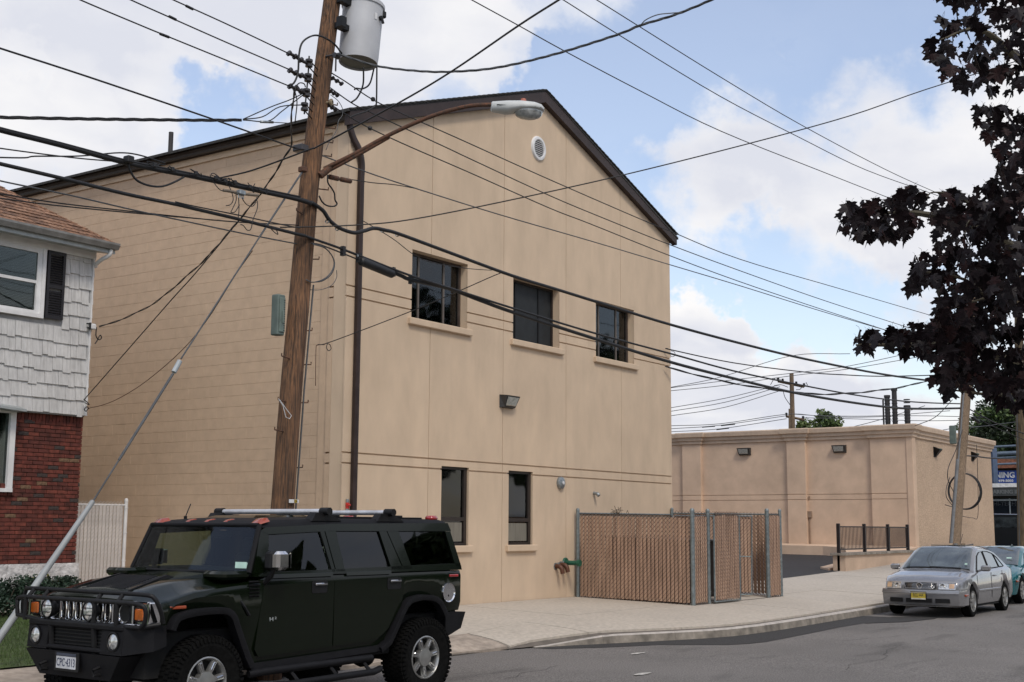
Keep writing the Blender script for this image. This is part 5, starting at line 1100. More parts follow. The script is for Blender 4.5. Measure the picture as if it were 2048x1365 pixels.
# ---------------------------------------------------------------- far poles
p2 = thing('utility_pole', 'weathered wooden pole with a grey riser behind the silver car', 'utility pole', (0,0,0))
Y2 = 11.2; bt = at(1909, 1095, Y=Y2); tp = at(1936, 740, Y=Y2); dv = (tp-bt)/(tp.z-bt.z); f2 = lambda z: bt+dv*(z-bt.z)
b = MB(); b.tube([f2(.2), f2(4), f2(8), f2(9.6)], [.165,.15,.135,.125], 18); b.build('shaft', M_woodg, p2, smooth=True)
b = MB(); b.tube([f2(z)+Vector((-.14,.05,0)) for z in (.3,2,3.9)], .055, 10); b.tube([f2(z)+Vector((-.15,.03,0)) for z in (3.9,5,6.6)], .028, 8); b.build('riser', pm('riser_grey', (.14,.145,.15), .6), p2, smooth=True)
P = at(1908, 870, Y=Y2); b = MB(); b.bbox(P.x-.07, P.x+.05, Y2-.06, Y2+.12, P.z-.27, P.z+.27, .02); tag(b.build('equipment_box', pm('box_greengrey', (.13,.17,.15), .5)), 'grey box high on the left of the pole behind the silver car', 'box')
cl = thing('cable_coil', 'big round coil of black cable hung behind the pole by the low building', 'cable coil', (0,0,0)); rnd = random.Random(3)
cc_ = at(1928, 983, Y=Y2+.5); 
for k in range(4):
    b = MB(); R_ = .50+rnd.uniform(-.015,.02); b.tube([cc_+Vector((.3*R_*cos(a)*.95+.05*k, -.95*R_*cos(a)*.95, R_*sin(a)*1.10)) for a in [2*pi*i/40+k for i in range(41)]], .017, 6); b.build('coil_turn', M_wire, cl, smooth='all')
wire('slack_wire', 'slack wire hanging left of the pole behind the silver car', [(1925,860),(1912,900),(1897,935),(1896,960),(1905,980),(1908,985)], (11.1,11.1), .012)
wire('slack_wire', 'slack wire end curling left of the cable coil', [(1890,1010),(1905,1013),(1893,995),(1893,975),(1900,955)], (11.1,11.3), .011)
wire('slack_wire', 'thin slack wire drooping right of the cable coil', [(1953,890),(1955,940),(1956,1030),(1945,1036),(1925,1033)], (15.3,15.3), .012)
wire('guy_line', 'dark guy line from the far pole towards the blue tubes', [(1930,912),(1950,913),(1985,917),(2048,918)], (15.2,14.5), .03)
wire('slack_wire', 'black wires sweeping down right from the far pole top', [(1937,818),(1960,830),(1990,846),(2048,868)], (11.1,9.5), .02)
wire('slack_wire', 'second wire sweeping right from the far pole top', [(1937,828),(1955,835),(1975,848),(2048,880)], (11.1,9.5), .013)
wire('wire_connector', 'dark cylindrical connector on the wires right of the far pole', [(1945,836),(1958,845)], (11.0,10.9), .05, cat='splice')
wire('thin_wire', 'thin wire crossing behind the far pole to the low roof', [(1905,800),(1870,835),(1830,852)], (12,14), .012)
p3 = thing('utility_pole', 'distant wooden pole with two crossarms behind the low building', 'utility pole', (0,0,0))
DD = 75; bt3 = at(1586, 880, D=DD); tp3 = at(1583, 747, D=DD); ds = Vector((PU[0]*0+RW[0][0], RW[0][1], 0)).normalized()
b = MB(); b.tube([Vector((bt3.x,bt3.y,0)), bt3, tp3], [.18,.15,.12], 12); b.build('shaft', M_woodg, p3, smooth=True)
for (a, c), nm in ((((1556,763),(1608,774)),0),(((1572,833),(1608,840)),1)):
    b = MB(); b.cyl(at(*a, D=DD), at(*c, D=DD), .075, n=4); b.build('crossarm', M_woodg, p3)
    for q in ((0,.18,.7,1) if not nm else (.02,.95)):
        P = at(a[0]+(c[0]-a[0])*q, a[1]+(c[1]-a[1])*q-4, D=DD); b = MB(); b.lathe([(.03,-.15),(.05,-.05),(.09,0),(.05,.03),(.09,.06),(.03,.1)], 8, o=P); b.build('insulator', M_spool, p3)
b = MB()
for a, c, e in (((1541,770),(1550,757),(1562,760)),((1600,775),(1614,772),(1612,765)),((1548,772),(1562,770),(1576,775)),((1566,780),(1570,795),(1580,810)),((1592,780),(1600,779),(1604,774))): b.tube(smooth_pts([at(*a, D=DD), at(*c, D=DD), at(*e, D=DD)], 5), .02, 5)
b.build('jumper', M_wire, p3)
b = MB(); P = at(1585, 840, D=DD-.4); b.tube([at(1579,818,D=DD-.3), at(1579,880,D=DD-.3)], .06, 8); b.build('riser', M_woodg, p3)
FW = [([(1342,775),(1440,755),(1583,712),(1700,708)],'a'),([(1342,776),(1450,762),(1600,745),(1700,732),(1850,700)],'b'),([(1342,782),(1450,771),(1583,752),(1700,738),(1850,712)],'c'),([(1342,816),(1450,797),(1560,770)],'d'),([(1342,823),(1450,805),(1560,774)],'e'),([(1342,832),(1450,815),(1560,782)],'f'),
      ([(1342,852),(1440,848),(1573,829),(1640,832),(1760,832),(1900,822)],'g'),([(1342,858),(1440,851),(1573,832)],'h'),([(1342,864),(1440,858),(1573,838)],'i'),([(1590,829),(1700,835),(1830,832),(1970,835)],'j'),([(1608,836),(1700,838),(1850,842),(1960,840)],'k'),([(1690,858),(1760,840),(1850,812)],'l'),([(1940,856),(1990,850),(2048,842)],'m'),([(1800,880),(1900,858),(1985,852)],'n')]
FWL = ['topmost distant wire rising from the gabled building to the purple leaves', 'second distant wire rising beside the gabled building corner', 'third distant wire rising just above the far pole top', 'upper distant wire ending at the far pole upper crossarm', 'middle distant wire ending at the far pole upper crossarm', 'lowest distant wire ending at the far pole upper crossarm',
 'upper distant wire touching the far pole lower crossarm', 'middle distant wire left of the far pole lower crossarm', 'lowest distant wire left of the far pole lower crossarm', 'upper level wire right of the far pole lower crossarm', 'lower level wire right of the far pole lower crossarm', 'slanting distant wire rising right from the small green treetop', 'distant wire between the riser pole and the right edge pole', 'distant wire behind the cornice corner of the low building']
for (pts, k), lb_ in zip(FW, FWL):
    wire('distant_wire', lb_, pts, D=(72,74), r=.018, mat=M_wireg, group='thin distant wires above the low building', n=4)
for (a, c), lb_ in ((((1404,855),(1430,853)),'leftmost of three dark spacers on the distant wires'),(((1433,860),(1458,857)),'lowest of three dark spacers on the distant wires'),(((1442,852),(1470,849)),'rightmost of three dark spacers on the distant wires')):
    wire('wire_spacer', lb_, [a, c], D=(72,72), r=.03, group='spacers on the distant wires', cat='splice')
p4 = thing('utility_pole', 'brown pole behind the teal car at the right edge', 'utility pole', (0,0,0))
e0 = at(2046, 1150, D=41.5); e1 = at(2040, 780, D=41.5); e0.z = .2
b = MB(); b.tube([Vector((e0.x,e0.y,.1)), at(2046, 1095, D=41.5), e1, e1+(e1-e0)*.6], [.165,.16,.145,.12], 16); b.build('shaft', pm('pole_olive', (.13,.095,.055), .9, var=.25, vs=5, bump=.6, bs=12, stretch=(5,5,.3)), p4, smooth=True)
b = MB(); b.tube([at(2039, 1095, D=41.2), at(2036, 900, D=41.2), at(2034, 830, D=41.2)], .018, 6); b.build('ground_wire', M_wireg, p4)
# ---------------------------------------------------------------- purple maple reaching in from the right
M_mp = [pm('maple_purple', (.008,.0045,.0055), .6, var=.35, vs=3, spec=.08), pm('maple_purple_dull', (.011,.007,.009), .55, var=.3, vs=3, spec=.22), pm('maple_wine', (.020,.006,.006), .6, var=.3, vs=3, spec=.2)]
maple = thing('purple_maple', 'dark purple-leaved maple hanging in from the right edge', 'tree', (0,0,0))
half = [(.16,-.07),(.40,-.06),(.32,.09),(.42,.17),(.68,.30),(.55,.36),(.55,.47),(.36,.40),(.21,.50),(.31,.71),(.19,.70),(.0,1.04)]
full = [(0,0)]+half+[(-x, y) for x, y in reversed(half[:-1])]
def leafmesh(k, s, fold):
    rr = random.Random(k); o = [(x*(1+rr.uniform(-.08,.08)), y*(1+rr.uniform(-.06,.06))) for x, y in full]
    v = [(0, .30, 0)]+[(x, y, -fold*abs(x)*1.1-.10*y*y+rr.uniform(-.03,.03)) for x, y in o]
    b = MB(); n_ = len(o); b.add([(x*s, y*s, z*s) for x, y, z in v], [(0, i+1, (i+1) % n_+1) for i in range(n_)])
    b.tube([(0,0,0),(0,-.16*s,.10*s),(.05*s,-.22*s,.30*s)], .006*s*1.6, 3, cap=False); return b
LM = []
for k in range(6):
    me = leafmesh(k, 1, .12+.08*(k % 3)).mesh('leaf'); me.materials.append(M_mp[[0,1,0,2,0,1][k]]); LM.append(me)
polys = [([(1905,-40),(1875,60),(1850,110),(1885,165),(1930,185),(1975,190),(2060,200),(2060,-40)], 105), ([(1850,-60),(1960,-60),(1960,10),(1850,5)], 12),
 ([(1945,225),(2010,215),(2060,250),(2060,330),(2000,300),(1960,275)], 30), ([(2000,300),(2060,300),(2060,420),(1985,390)], 30),
 ([(1672,430),(1715,408),(1790,408),(1848,425),(1850,450),(1810,485),(1740,490),(1680,470)], 52), ([(1790,385),(1850,385),(1850,430),(1800,420)], 10),
 ([(1860,400),(1960,380),(2060,380),(2060,560),(1950,545),(1880,530),(1860,450)], 150), ([(1825,520),(1880,515),(1880,580),(1815,590)], 20), ([(1880,540),(2060,545),(2060,700),(1900,690),(1870,640),(1880,600)], 150),
 ([(1705,675),(1755,672),(1760,712),(1715,708)], 10), ([(1760,665),(1850,655),(1900,640),(1960,690),(1950,735),(1860,728),(1800,705),(1770,700)], 70), ([(1875,720),(2060,700),(2060,800),(1970,800),(1900,775),(1860,770)], 80), ([(1875,775),(1925,775),(1900,795)], 4), ([(1975,790),(2060,790),(2060,830),(2000,820)], 14)]
def inside(p, poly):
    c = False; j = len(poly)-1
    for i in range(len(poly)):
        if (poly[i][1] > p[1]) != (poly[j][1] > p[1]) and p[0] < (poly[j][0]-poly[i][0])*(p[1]-poly[i][1])/(poly[j][1]-poly[i][1])+poly[i][0]: c = not c
        j = i
    return c
rnd = random.Random(77); L = []
for poly, cnt in polys:
    xs_ = [p[0] for p in poly]; ys_ = [p[1] for p in poly]; k = 0
    while k < int(cnt*2.3):
        p = (rnd.uniform(min(xs_), max(xs_)), rnd.uniform(min(ys_), max(ys_)))
        if inside(p, poly): L.append((p[0], p[1]-14, rnd.uniform(6.9, 8.9))); k += 1
for _ in range(1500):   # the rest of the crown, right of the frame
    a = rnd.uniform(2060, 3000); y = rnd.uniform(-500, 830-(a-2060)*.15); L.append((a, y, rnd.uniform(6.5, 10.5)))
L.sort(key=lambda q: (q[0] > 2050, q[2]))
fol = MB(); base = [leafmesh(k, 1, .12+.08*(k % 3)) for k in range(6)]
for i, (x, y, dp) in enumerate(L):
    s = rnd.uniform(.045, .102); az = rnd.uniform(0, 2*pi); tilt = rnd.gauss(0, .35)
    P = at(x, y, D=dp); yv = Vector((.45*cos(az), .45*sin(az), -1)).normalized()     # tip hangs down and outwards
    nrm = Vector((cos(az)+rnd.gauss(0,.5), sin(az)+rnd.gauss(0,.5), .35+rnd.gauss(0,.3))).normalized(); xv = yv.cross(nrm).normalized(); xv = (Matrix.Rotation(tilt, 3, yv)@xv).normalized(); zv = xv.cross(yv)
    k = i % 6; M = Matrix(((xv.x*s, yv.x*s, zv.x*s, P.x), (xv.y*s, yv.y*s, zv.y*s, P.y), (xv.z*s, yv.z*s, zv.z*s, P.z), (0,0,0,1)))
    if i < 296: o = link('leaf', LM[k], None, maple); o.matrix_local = M
    else:
        fol.cur = [0,1,0,2,0,1][k]; fol.add([M@Vector(v) for v in base[k].v], base[k].f)
fol.build('foliage', M_mp, maple, kind='stuff')
M_twig = pm('maple_twig', (.10,.085,.055), .8); tk = at(2650, 900, D=9.0)
b = MB(); b.tube(smooth_pts([(tk.x,tk.y,-.1),(tk.x,tk.y,1.6),(tk.x-.1,tk.y+.1,3.2),(tk.x,tk.y,5.5),(tk.x,tk.y,7)], 5), [.2]*6+[.17]*6+[.12]*5+[.08]*4, 14); b.build('trunk', M_bark, maple, smooth=True)
def limb(px, D0, D1, r0, r1):
    n_ = len(px); b = MB(); pts = smooth_pts([at(x, y, D=D0+(D1-D0)*i/(n_-1)) for i, (x, y) in enumerate(px)], 5); b.tube(pts, [r0+(r1-r0)*i/(len(pts)-1) for i in range(len(pts))], 6); b.build('limb', M_twig, maple, smooth=True)
limb([(2650,700),(2400,640),(2150,560),(1980,470),(1880,435),(1790,425),(1690,440)], 9, 7.6, .06, .004)
limb([(2650,760),(2350,760),(2100,740),(1950,700),(1850,690),(1760,690),(1712,690)], 9, 7.6, .06, .004)
limb([(2640,500),(2400,400),(2200,260),(2050,130),(1960,60),(1880,80)], 9, 7.8, .06, .004)
limb([(1980,470),(1930,400),(1868,385),(1850,400)], 7.8, 7.7, .008, .003); limb([(2350,760),(2150,780),(2000,790),(1900,780)], 8.5, 7.6, .03, .004); limb([(1980,600),(1930,560),(1850,545),(1830,560)], 8, 7.6, .012, .003)
limb([(2150,560),(2050,570),(1960,600),(1900,620)], 8, 7.8, .02, .004); limb([(2048,385),(2000,395),(1940,440),(1930,470)], 7.6, 7.4, .008, .003)
# ---------------------------------------------------------------- dark green off-road truck
M_ol = pm('truck_green', (.0030,.0058,.0022), .16, metal=.0, var=.04, vs=2, spec=.22, coat=.28)
M_trim = pm('truck_trim', (.0075,.0075,.009), .6, var=.12, vs=9, spec=.2)
M_tyre = pm('tyre_rubber', (.006,.006,.0058), .95, var=.25, vs=20, spec=.12)
M_chrome = pm('chrome', (.75,.75,.76), .07, metal=1, var=.02)
M_alloy = pm('alloy_wheel', (.36,.36,.35), .35, metal=.75, var=.1, vs=8)
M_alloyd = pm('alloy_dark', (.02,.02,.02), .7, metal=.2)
M_amber = pm('amber_lens', (.55,.12,.01), .15, var=.12, vs=30, spec=.8, coat=1)
M_mark = pm('marker_amber', (.33,.05,.008), .2, spec=.8, coat=1)
M_redl = pm('red_lens', (.35,.01,.01), .15, spec=.8, coat=1)
M_clear = pm('lamp_clear', (.62,.63,.62), .08, metal=.55, var=.25, vs=35, spec=.9, coat=1)
M_tint = glassm('tinted_glass', (.06,.07,.06), rough=.015); M_tintf = glassm('front_side_glass', (.58,.64,.56), rough=.015); M_wsg = glassm('windscreen_glass', (.66,.75,.70), rough=.015)
M_int = pm('cabin_dark', (.016,.016,.015), .8)
M_well = pm('wheel_well', (.006,.006,.006), .95)
HA = radians(178.0)
H = thing('off_road_truck', 'dark green boxy off-road truck with brush guard and roof bars', 'truck', (11.6586, 10.3315, -.045), HA)
ZB_ = [(-.64,.93),(-.42,.92),(-.30,.98),(-.20,1.07),(-.12,1.11),(.11,1.14),(.30,1.115),(.38,1.06),(.475,.96),(.58,.80),(.66,.68),(.80,.61),(1.05,.585),(1.5,.575),(2.0,.565),(2.58,.56),(2.66,.70),(2.76,.90),(2.84,1.06),(2.90,1.10),(2.98,1.125),(3.15,1.125),(3.29,1.12),(3.43,1.105),(3.515,1.08),(3.57,1.02),(3.6,.975),(3.76,.97)]
def interp(T, x):
    if x <= T[0][0]: return T[0][1]
    for (a, c), (d, e) in zip(T, T[1:]):
        if x <= d: return c+(e-c)*(x-a)/(d-a)
    return T[-1][1]
TOPC = [(-.64,1.42),(2.44,1.42),(2.6,1.43),(2.74,1.42),(3.1,1.39),(3.3,1.365),(3.6,1.29),(3.72,1.24),(3.76,1.21)]
TOPS = [(-.64,1.40),(2.44,1.40),(2.6,1.345),(2.74,1.335),(3.0,1.315),(3.29,1.285),(3.6,1.205),(3.76,1.165)]
xs_ = sorted({x for x, _ in ZB_}|{2.44,2.5,3.05,3.65,3.72})
def hsec(x):
    zb = interp(ZB_, x); zs = interp(TOPS, x); zc_ = interp(TOPC, x); hood = x > 2.45
    w = .975-(.02 if x > 3.6 else 0)-(.03*(x-3.6)/.16 if x > 3.6 else 0)
    if x < -.55: w -= (-.55-x)*.35
    zm = min(max(zb+.1, 1.02), zs-.06)
    half = [(w-.03, zb), (w, zm), (w, zs-.07), (w-.018, zs-.018), (w-.06, zs)]
    half += ([(.74, zs+.012), (.66, (zs+zc_)/2+.02), (.45, zc_-.002), (0, zc_+.008)] if hood else [(.74, zs+.004), (.6, zs+.006), (.4, zs+.008), (0, zs+.01)])
    return half
b = MB(); rings = []
for x in xs_:
    h_ = hsec(x); rings.append([(x, y, z) for y, z in h_]+[(x, -y, z) for y, z in h_[-2::-1]])
b.loft(rings, cap=False, closed=False)
# tail and nose closing faces
for r in (rings[0], rings[-1]): b.add(r, [tuple(range(len(r)))])
b.build('body', M_ol, H, smooth=28)
# inside of the arches, floor
b = MB(); b.box(-.60, 3.70, -.80, .80, .50, .90); b.box(.75, 2.6, -.93, .93, .56, .9); b.box(-.55, 3.6, -.6, .6, .85, 1.15); b.build('chassis', M_well, H)
b = MB()
for c in (0, 3.118):
    for s in (1, -1): b.hexa([(c-.5, s*.55, .6),(c+.5, s*.55, .6),(c+.5, s*.93, .6),(c-.5, s*.93, .6),(c-.5, s*.55, 1.2),(c+.5, s*.55, 1.2),(c+.5, s*.90, 1.14),(c-.5, s*.90, 1.14)]) if False else None
    b.box(c-.55, c+.5, -.6, .6, .75, 1.10)
b.build('wheel_well', M_well, H)
# flares and rocker strip
def strip(par, pts, w0, w1, th, mat, name, s):
    b = MB(); P = [Vector((x, 0, z)) for x, z in pts]; rings = []
    for i, p in enumerate(P):
        t = (P[min(i+1, len(P)-1)]-P[max(i-1, 0)]).normalized(); n_ = Vector((-t.z, 0, t.x));
        if n_.z < 0 and abs(t.x) > .3: n_ = -n_
        rings.append([(p.x, s*w0, p.z), (p.x, s*w1, p.z), (p.x-n_.x*th*.5, s*(w1+.004), p.z-n_.z*th*.5), (p.x-n_.x*th, s*(w1-.006), p.z-n_.z*th), (p.x-n_.x*th, s*w0, p.z-n_.z*th)])
    b.loft(rings, cap=True); return b.build(name, mat, par, smooth=40)
fr_ = [(.80,.60),(.66,.67),(.58,.79),(.475,.955),(.40,1.05),(.32,1.105),(.22,1.125),(.11,1.135),(-.05,1.125),(-.14,1.10),(-.21,1.06),(-.28,.98),(-.33,.90)]
ff_ = [(2.58,.56),(2.643,.66),(2.75,.88),(2.82,1.03),(2.864,1.08),(2.92,1.11),(2.983,1.123),(3.13,1.125),(3.289,1.12),(3.42,1.105),(3.515,1.08),(3.56,1.04),(3.592,.977),(3.60,.95)]
for s in (1, -1):
    strip(H, fr_[::-1], .93, 1.03, .062, M_trim, 'wheel_flare', s); strip(H, ff_, .93, 1.03, .062, M_trim, 'wheel_flare', s)
    b = MB(); b.hexa([(.78, s*.93, .56),(2.60, s*.93, .50),(2.60, s*1.0, .50),(.78, s*1.0, .56),(.78, s*.93, .62),(2.60, s*.93, .565),(2.60, s*.995, .565),(.78, s*.995, .62)]); b.build('rocker_trim', M_trim, H)
    st = MB(); st.tube([(2.62, s*.98, .47),(2.4, s*1.02, .485),(1.2, s*1.02, .50),(.92, s*1.0, .50)], .038, 10); st.tube([(2.45, s*.98, .34),(2.2, s*1.12, .35),(1.0, s*1.12, .37),(.78, s*1.0, .375)], .036, 10)
    for x in (1.05, 1.55, 2.1): st.tube([(x, s*.98, .49),(x-.02, s*1.10, .37)], .020, 6)
    st.build('side_step', M_trim, H, smooth=True)
# doors as slightly proud skins with shut lines
def skin(poly, y, s, mat, name, parent, th=.010):
    b = MB(); b.prism(poly, lambda x, z: (x, s*(y), z), lambda x, z: (x, s*(y+th), z)); return b.build(name, mat, parent)
d1 = [(1.49,.66),(2.50,.625),(2.55,.70),(2.50,1.0),(2.45,1.31),(1.48,1.325)]
d2 = [(1.475,.66),(1.475,1.325),(.40,1.33),(.385,1.25),(.42,1.05),(.52,.92),(.62,.80),(.75,.72),(.90,.68)]
for s in (1, -1):
    for k, dd in enumerate((d1, d2)):
        dr = skin(dd, .972, s, M_ol, 'door', H, .007)
        x0 = (1.60 if k == 0 else .46)
        b = MB(); b.prism([(x0,1.21),(x0+.19,1.21),(x0+.205,1.225),(x0+.205,1.32),(x0+.19,1.335),(x0,1.335),(x0-.015,1.32),(x0-.015,1.225)], lambda x, z: (x, s*.9795, z), lambda x, z: (x, s*.984, z)); b.build('handle_recess', M_black, dr)
        b = MB(); b.bbox(x0+.0, x0+.17, s*.985, s*1.008, 1.285, 1.310, .006); b.build('handle', M_chrome, dr, smooth=35)
# upper cabin
def cw(z): return .97-(z-1.40)*.22
def uslab(poly, s, name, mat, th=.045, out=0.0, par=None):
    b = MB(); b.prism(poly, lambda x, z: (x, s*(cw(z)+out), z), lambda x, z: (x, s*(cw(z)-th+out), z)); return b.build(name, mat, par or H)
for s in (1, -1):
    uslab([(-.63,1.395),(2.58,1.395),(2.575,1.43),(-.62,1.47)], s, 'window_sill', M_ol)
    uslab([(-.50,1.935),(-.54,1.84),(1.47,1.84),(2.34,1.805),(2.43,1.84),(2.36,1.875),(1.4,1.915)], s, 'roof_side', M_ol)
    uslab([(2.58,1.42),(2.43,1.845),(2.33,1.81),(2.325,1.79),(2.40,1.43)], s, 'a_pillar', M_ol)
    uslab([(1.455,1.42),(1.542,1.838),(1.60,1.838),(1.50,1.42)], s, 'b_pillar', M_ol); uslab([(1.31,1.42),(1.37,1.838),(1.528,1.838),(1.440,1.42)], s, 'b_pillar', M_ol)
    uslab([(.395,1.42),(.580,1.838),(.70,1.838),(.58,1.42)], s, 'c_pillar', M_ol); uslab([(.24,1.42),(.38,1.838),(.566,1.838),(.380,1.42)], s, 'c_pillar', M_ol)
    uslab([(-.63,1.42),(-.525,1.838),(-.43,1.838),(-.53,1.42)], s, 'd_pillar', M_ol)
    for pl, nm in (([(2.41,1.43),(2.33,1.81),(1.60,1.845),(1.505,1.43)],'front'), ([(1.315,1.43),(1.375,1.845),(.695,1.845),(.575,1.43)],'rear'), ([(.26,1.45),(.385,1.85),(-.43,1.86),(-.54,1.46)],'q')):
        uslab(pl, s, 'side_window', M_tintf if nm == 'front' else M_tint, .006, -.022)
        b = MB(); q = [Vector((x, s*(cw(z)-.010), z)) for x, z in pl]; b.tube(q+[q[0]], .010, 5, cap=False); b.build('window_seal', M_black, H)
# lit sill ledges
for s in (1, -1):
    for a, c in ((1.50,2.38),(.60,1.30)):
        b = MB(); b.hexa([(a, s*.968, 1.385),(c, s*.968, 1.385),(c, s*.982, 1.375),(a, s*.982, 1.375),(a, s*.945, 1.432),(c, s*.945, 1.432),(c, s*.970, 1.41),(a, s*.970, 1.41)]); b.build('door_ledge', M_ol, H)
# roof
b = MB(); rings = []
for x in (-.50, -.4, .6, 1.5, 2.2, 2.38, 2.45):
    zt = 1.985+(-.02 if x > 2.0 else 0)-(.03 if x > 2.3 else 0)-(.04 if x > 2.4 else 0)-(.02 if x < -.45 else 0); zl = 1.915-(.045*(x-1.4) if x > 1.4 else 0); w = .850
    rings.append([(x, -w, zl), (x, -w+.015, zt-.045), (x, -w+.05, zt-.015), (x, -.35, zt+.005), (x, .35, zt+.005), (x, w-.05, zt-.015), (x, w-.015, zt-.045), (x, w, zl)])
b.loft(rings, cap=True); b.build('roof', M_trim, H, smooth=30)
b = MB(); b.hexa([(1.3,-.45,1.98),(2.12,-.40,1.965),(2.12,.40,1.965),(1.3,.45,1.98),(1.35,-.35,2.01),(2.0,-.32,2.0),(2.0,.32,2.0),(1.35,.35,2.01)]); b.build('sunroof', M_ol, H)
for y in (-.70,-.58,-.46,.46,.58,.70): b = MB(); b.bbox(-.2,1.25,y-.012,y+.012,1.97,1.996,.004); b.build('roof_rib', M_trim, H)
for x in (1.50, .50):
    b = MB(); b.tube([(x,-.90,2.045),(x,.90,2.045)], .028, 12); b.build('roof_bar', pm('bar_silver', (.66,.67,.70), .35, metal=.5), H, smooth=True)
    for s in (1, -1):
        b = MB(); b.hexa([(x-.24, s*.73, 1.955),(x+.20, s*.73, 1.955),(x+.20, s*.845, 1.945),(x-.24, s*.845, 1.945),(x-.06, s*.75, 2.035),(x+.14, s*.75, 2.035),(x+.14, s*.845, 2.03),(x-.06, s*.845, 2.03)])
        b.cyl((x, s*.78, 2.045), (x, s*.905, 2.045), .042, n=14); b.bbox(x-.22, x-.06, s*.76, s*.84, 1.99, 2.015, .005); b.build('bar_foot', M_black, H, smooth=35)
for y, big_ in ((-.78,1),(.78,1),(-.30,0),(0,0),(.30,0)):
    b = MB(); k = .85 if big_ else .5; b.hexa([(2.29,y-.085*k,1.935),(2.44,y-.085*k,1.90),(2.44,y+.085*k,1.90),(2.29,y+.085*k,1.935),(2.30,y-.05*k,1.945+.03*k),(2.37,y-.045*k,1.935+.03*k),(2.37,y+.045*k,1.935+.03*k),(2.30,y+.05*k,1.945+.03*k)]); b.build('marker_lamp', M_mark, H, smooth=60)
for y in (-.68, .68):
    b = MB(); b.bbox(-.47,-.34,y-.06,y+.06,1.96,2.02,.02); b.build('rear_marker_lamp', M_redl, H, smooth=50)
b = MB(); b.cyl((2.2,-.58,1.95),(2.2,-.58,1.99),.018,n=8); b.tube([(2.2,-.58,1.98),(2.12,-.60,2.12)], .006, 5); b.build('antenna', M_black, H)
# windscreen
WB, WT = 2.62, 2.43
def wsp(u, z, off=0):  # u in -1..1
    t = (z-1.42)/(1.90-1.42); w = .925+(.845-.925)*t; x = WB+(WT-WB)*t+.04*(1-u*u)+off; return (x, u*w, z)
b = MB(); nx_, nz_ = 12, 5; b.add([wsp(-1+2*i/nx_, 1.435+.455*j/nz_) for i in range(nx_+1) for j in range(nz_+1)], [(i*(nz_+1)+j, (i+1)*(nz_+1)+j, (i+1)*(nz_+1)+j+1, i*(nz_+1)+j+1) for i in range(nx_) for j in range(nz_)])
b.build('windscreen', M_wsg, H, smooth='all')
b = MB(); b.tube([wsp(-1+2*i/12, 1.897, .0) for i in range(13)], .022, 8)
for s in (1, -1): b.tube([wsp(s, 1.43, -.01), wsp(s, 1.66, -.01), wsp(s, 1.90, -.01)], .028, 8)
b.build('windscreen_frame', M_trim, H, smooth=True)
b = MB(); b.tube([wsp(-1+2*i/12, 1.432, .01) for i in range(13)], .016, 6); b.build('cowl_seal', M_black, H)
b = MB()
for y0, y1 in ((.42,-.18),(-.30,-.80)): b.tube([(2.60,y0,1.44),(2.58,(y0+y1)/2,1.452),(2.555,y1,1.458)], .008, 5); b.tube([(2.64,y0+.05,1.43),(2.59,(y0+y1)/2,1.455)], .010, 5); b.cyl((2.64,y0+.05,1.42),(2.64,y0+.05,1.45),.02,n=8)
b.build('wiper', M_black, H)
b = MB(); b.add([wsp(.80,1.475,.008), wsp(.97,1.475,.008), wsp(.955,1.535,.008), wsp(.785,1.535,.008)], [(0,1,2,3)]); b.build('registration_sticker', pm('sticker_mint', (.42,.60,.52), .5), H)
b = MB(); b.add([wsp(.97,1.475,.009), wsp(1.03-.06,1.475,.009), wsp(1.03-.06,1.53,.009), wsp(.96,1.53,.009)], [(0,1,2,3)]); b.build('small_sticker', pm('sticker_mint', (.42,.60,.52), .5), H)
b = MB(); b.bbox(2.16,2.20,-.16,.14,1.765,1.83,.015); b.build('rear_view_mirror', M_black, H)
# interior
b = MB(); b.box(1.95,2.42,-.80,.80,1.40,1.46); b.box(-.4,1.95,-.85,.85,1.395,1.412)
for x, ys in ((1.40,(-.42,.42)),(.48,(-.42,0,.42))):
    for y in ys: b.bbox(x-.06,x+.08,y-.22,y+.22,1.40,1.60,.05); b.bbox(x-.05,x+.04,y-.13,y+.13,1.59,1.76,.05)
b.build('seats', M_int, H, smooth=40)
b = MB(); 
for k in range(20): pass
b.tube([(1.98, .42+.17*cos(a), 1.50+.17*sin(a)) for a in [2*pi*i/20 for i in range(21)]], .014, 6); b.build('steering_wheel', M_int, H)
b = MB(); b.hexa([(-.60,-.85,1.42),(-.56,-.85,1.42),(-.56,.85,1.42),(-.60,.85,1.42),(-.49,-.74,1.93),(-.45,-.74,1.93),(-.45,.74,1.93),(-.49,.74,1.93)]); b.build('rear_window', M_tint, H)
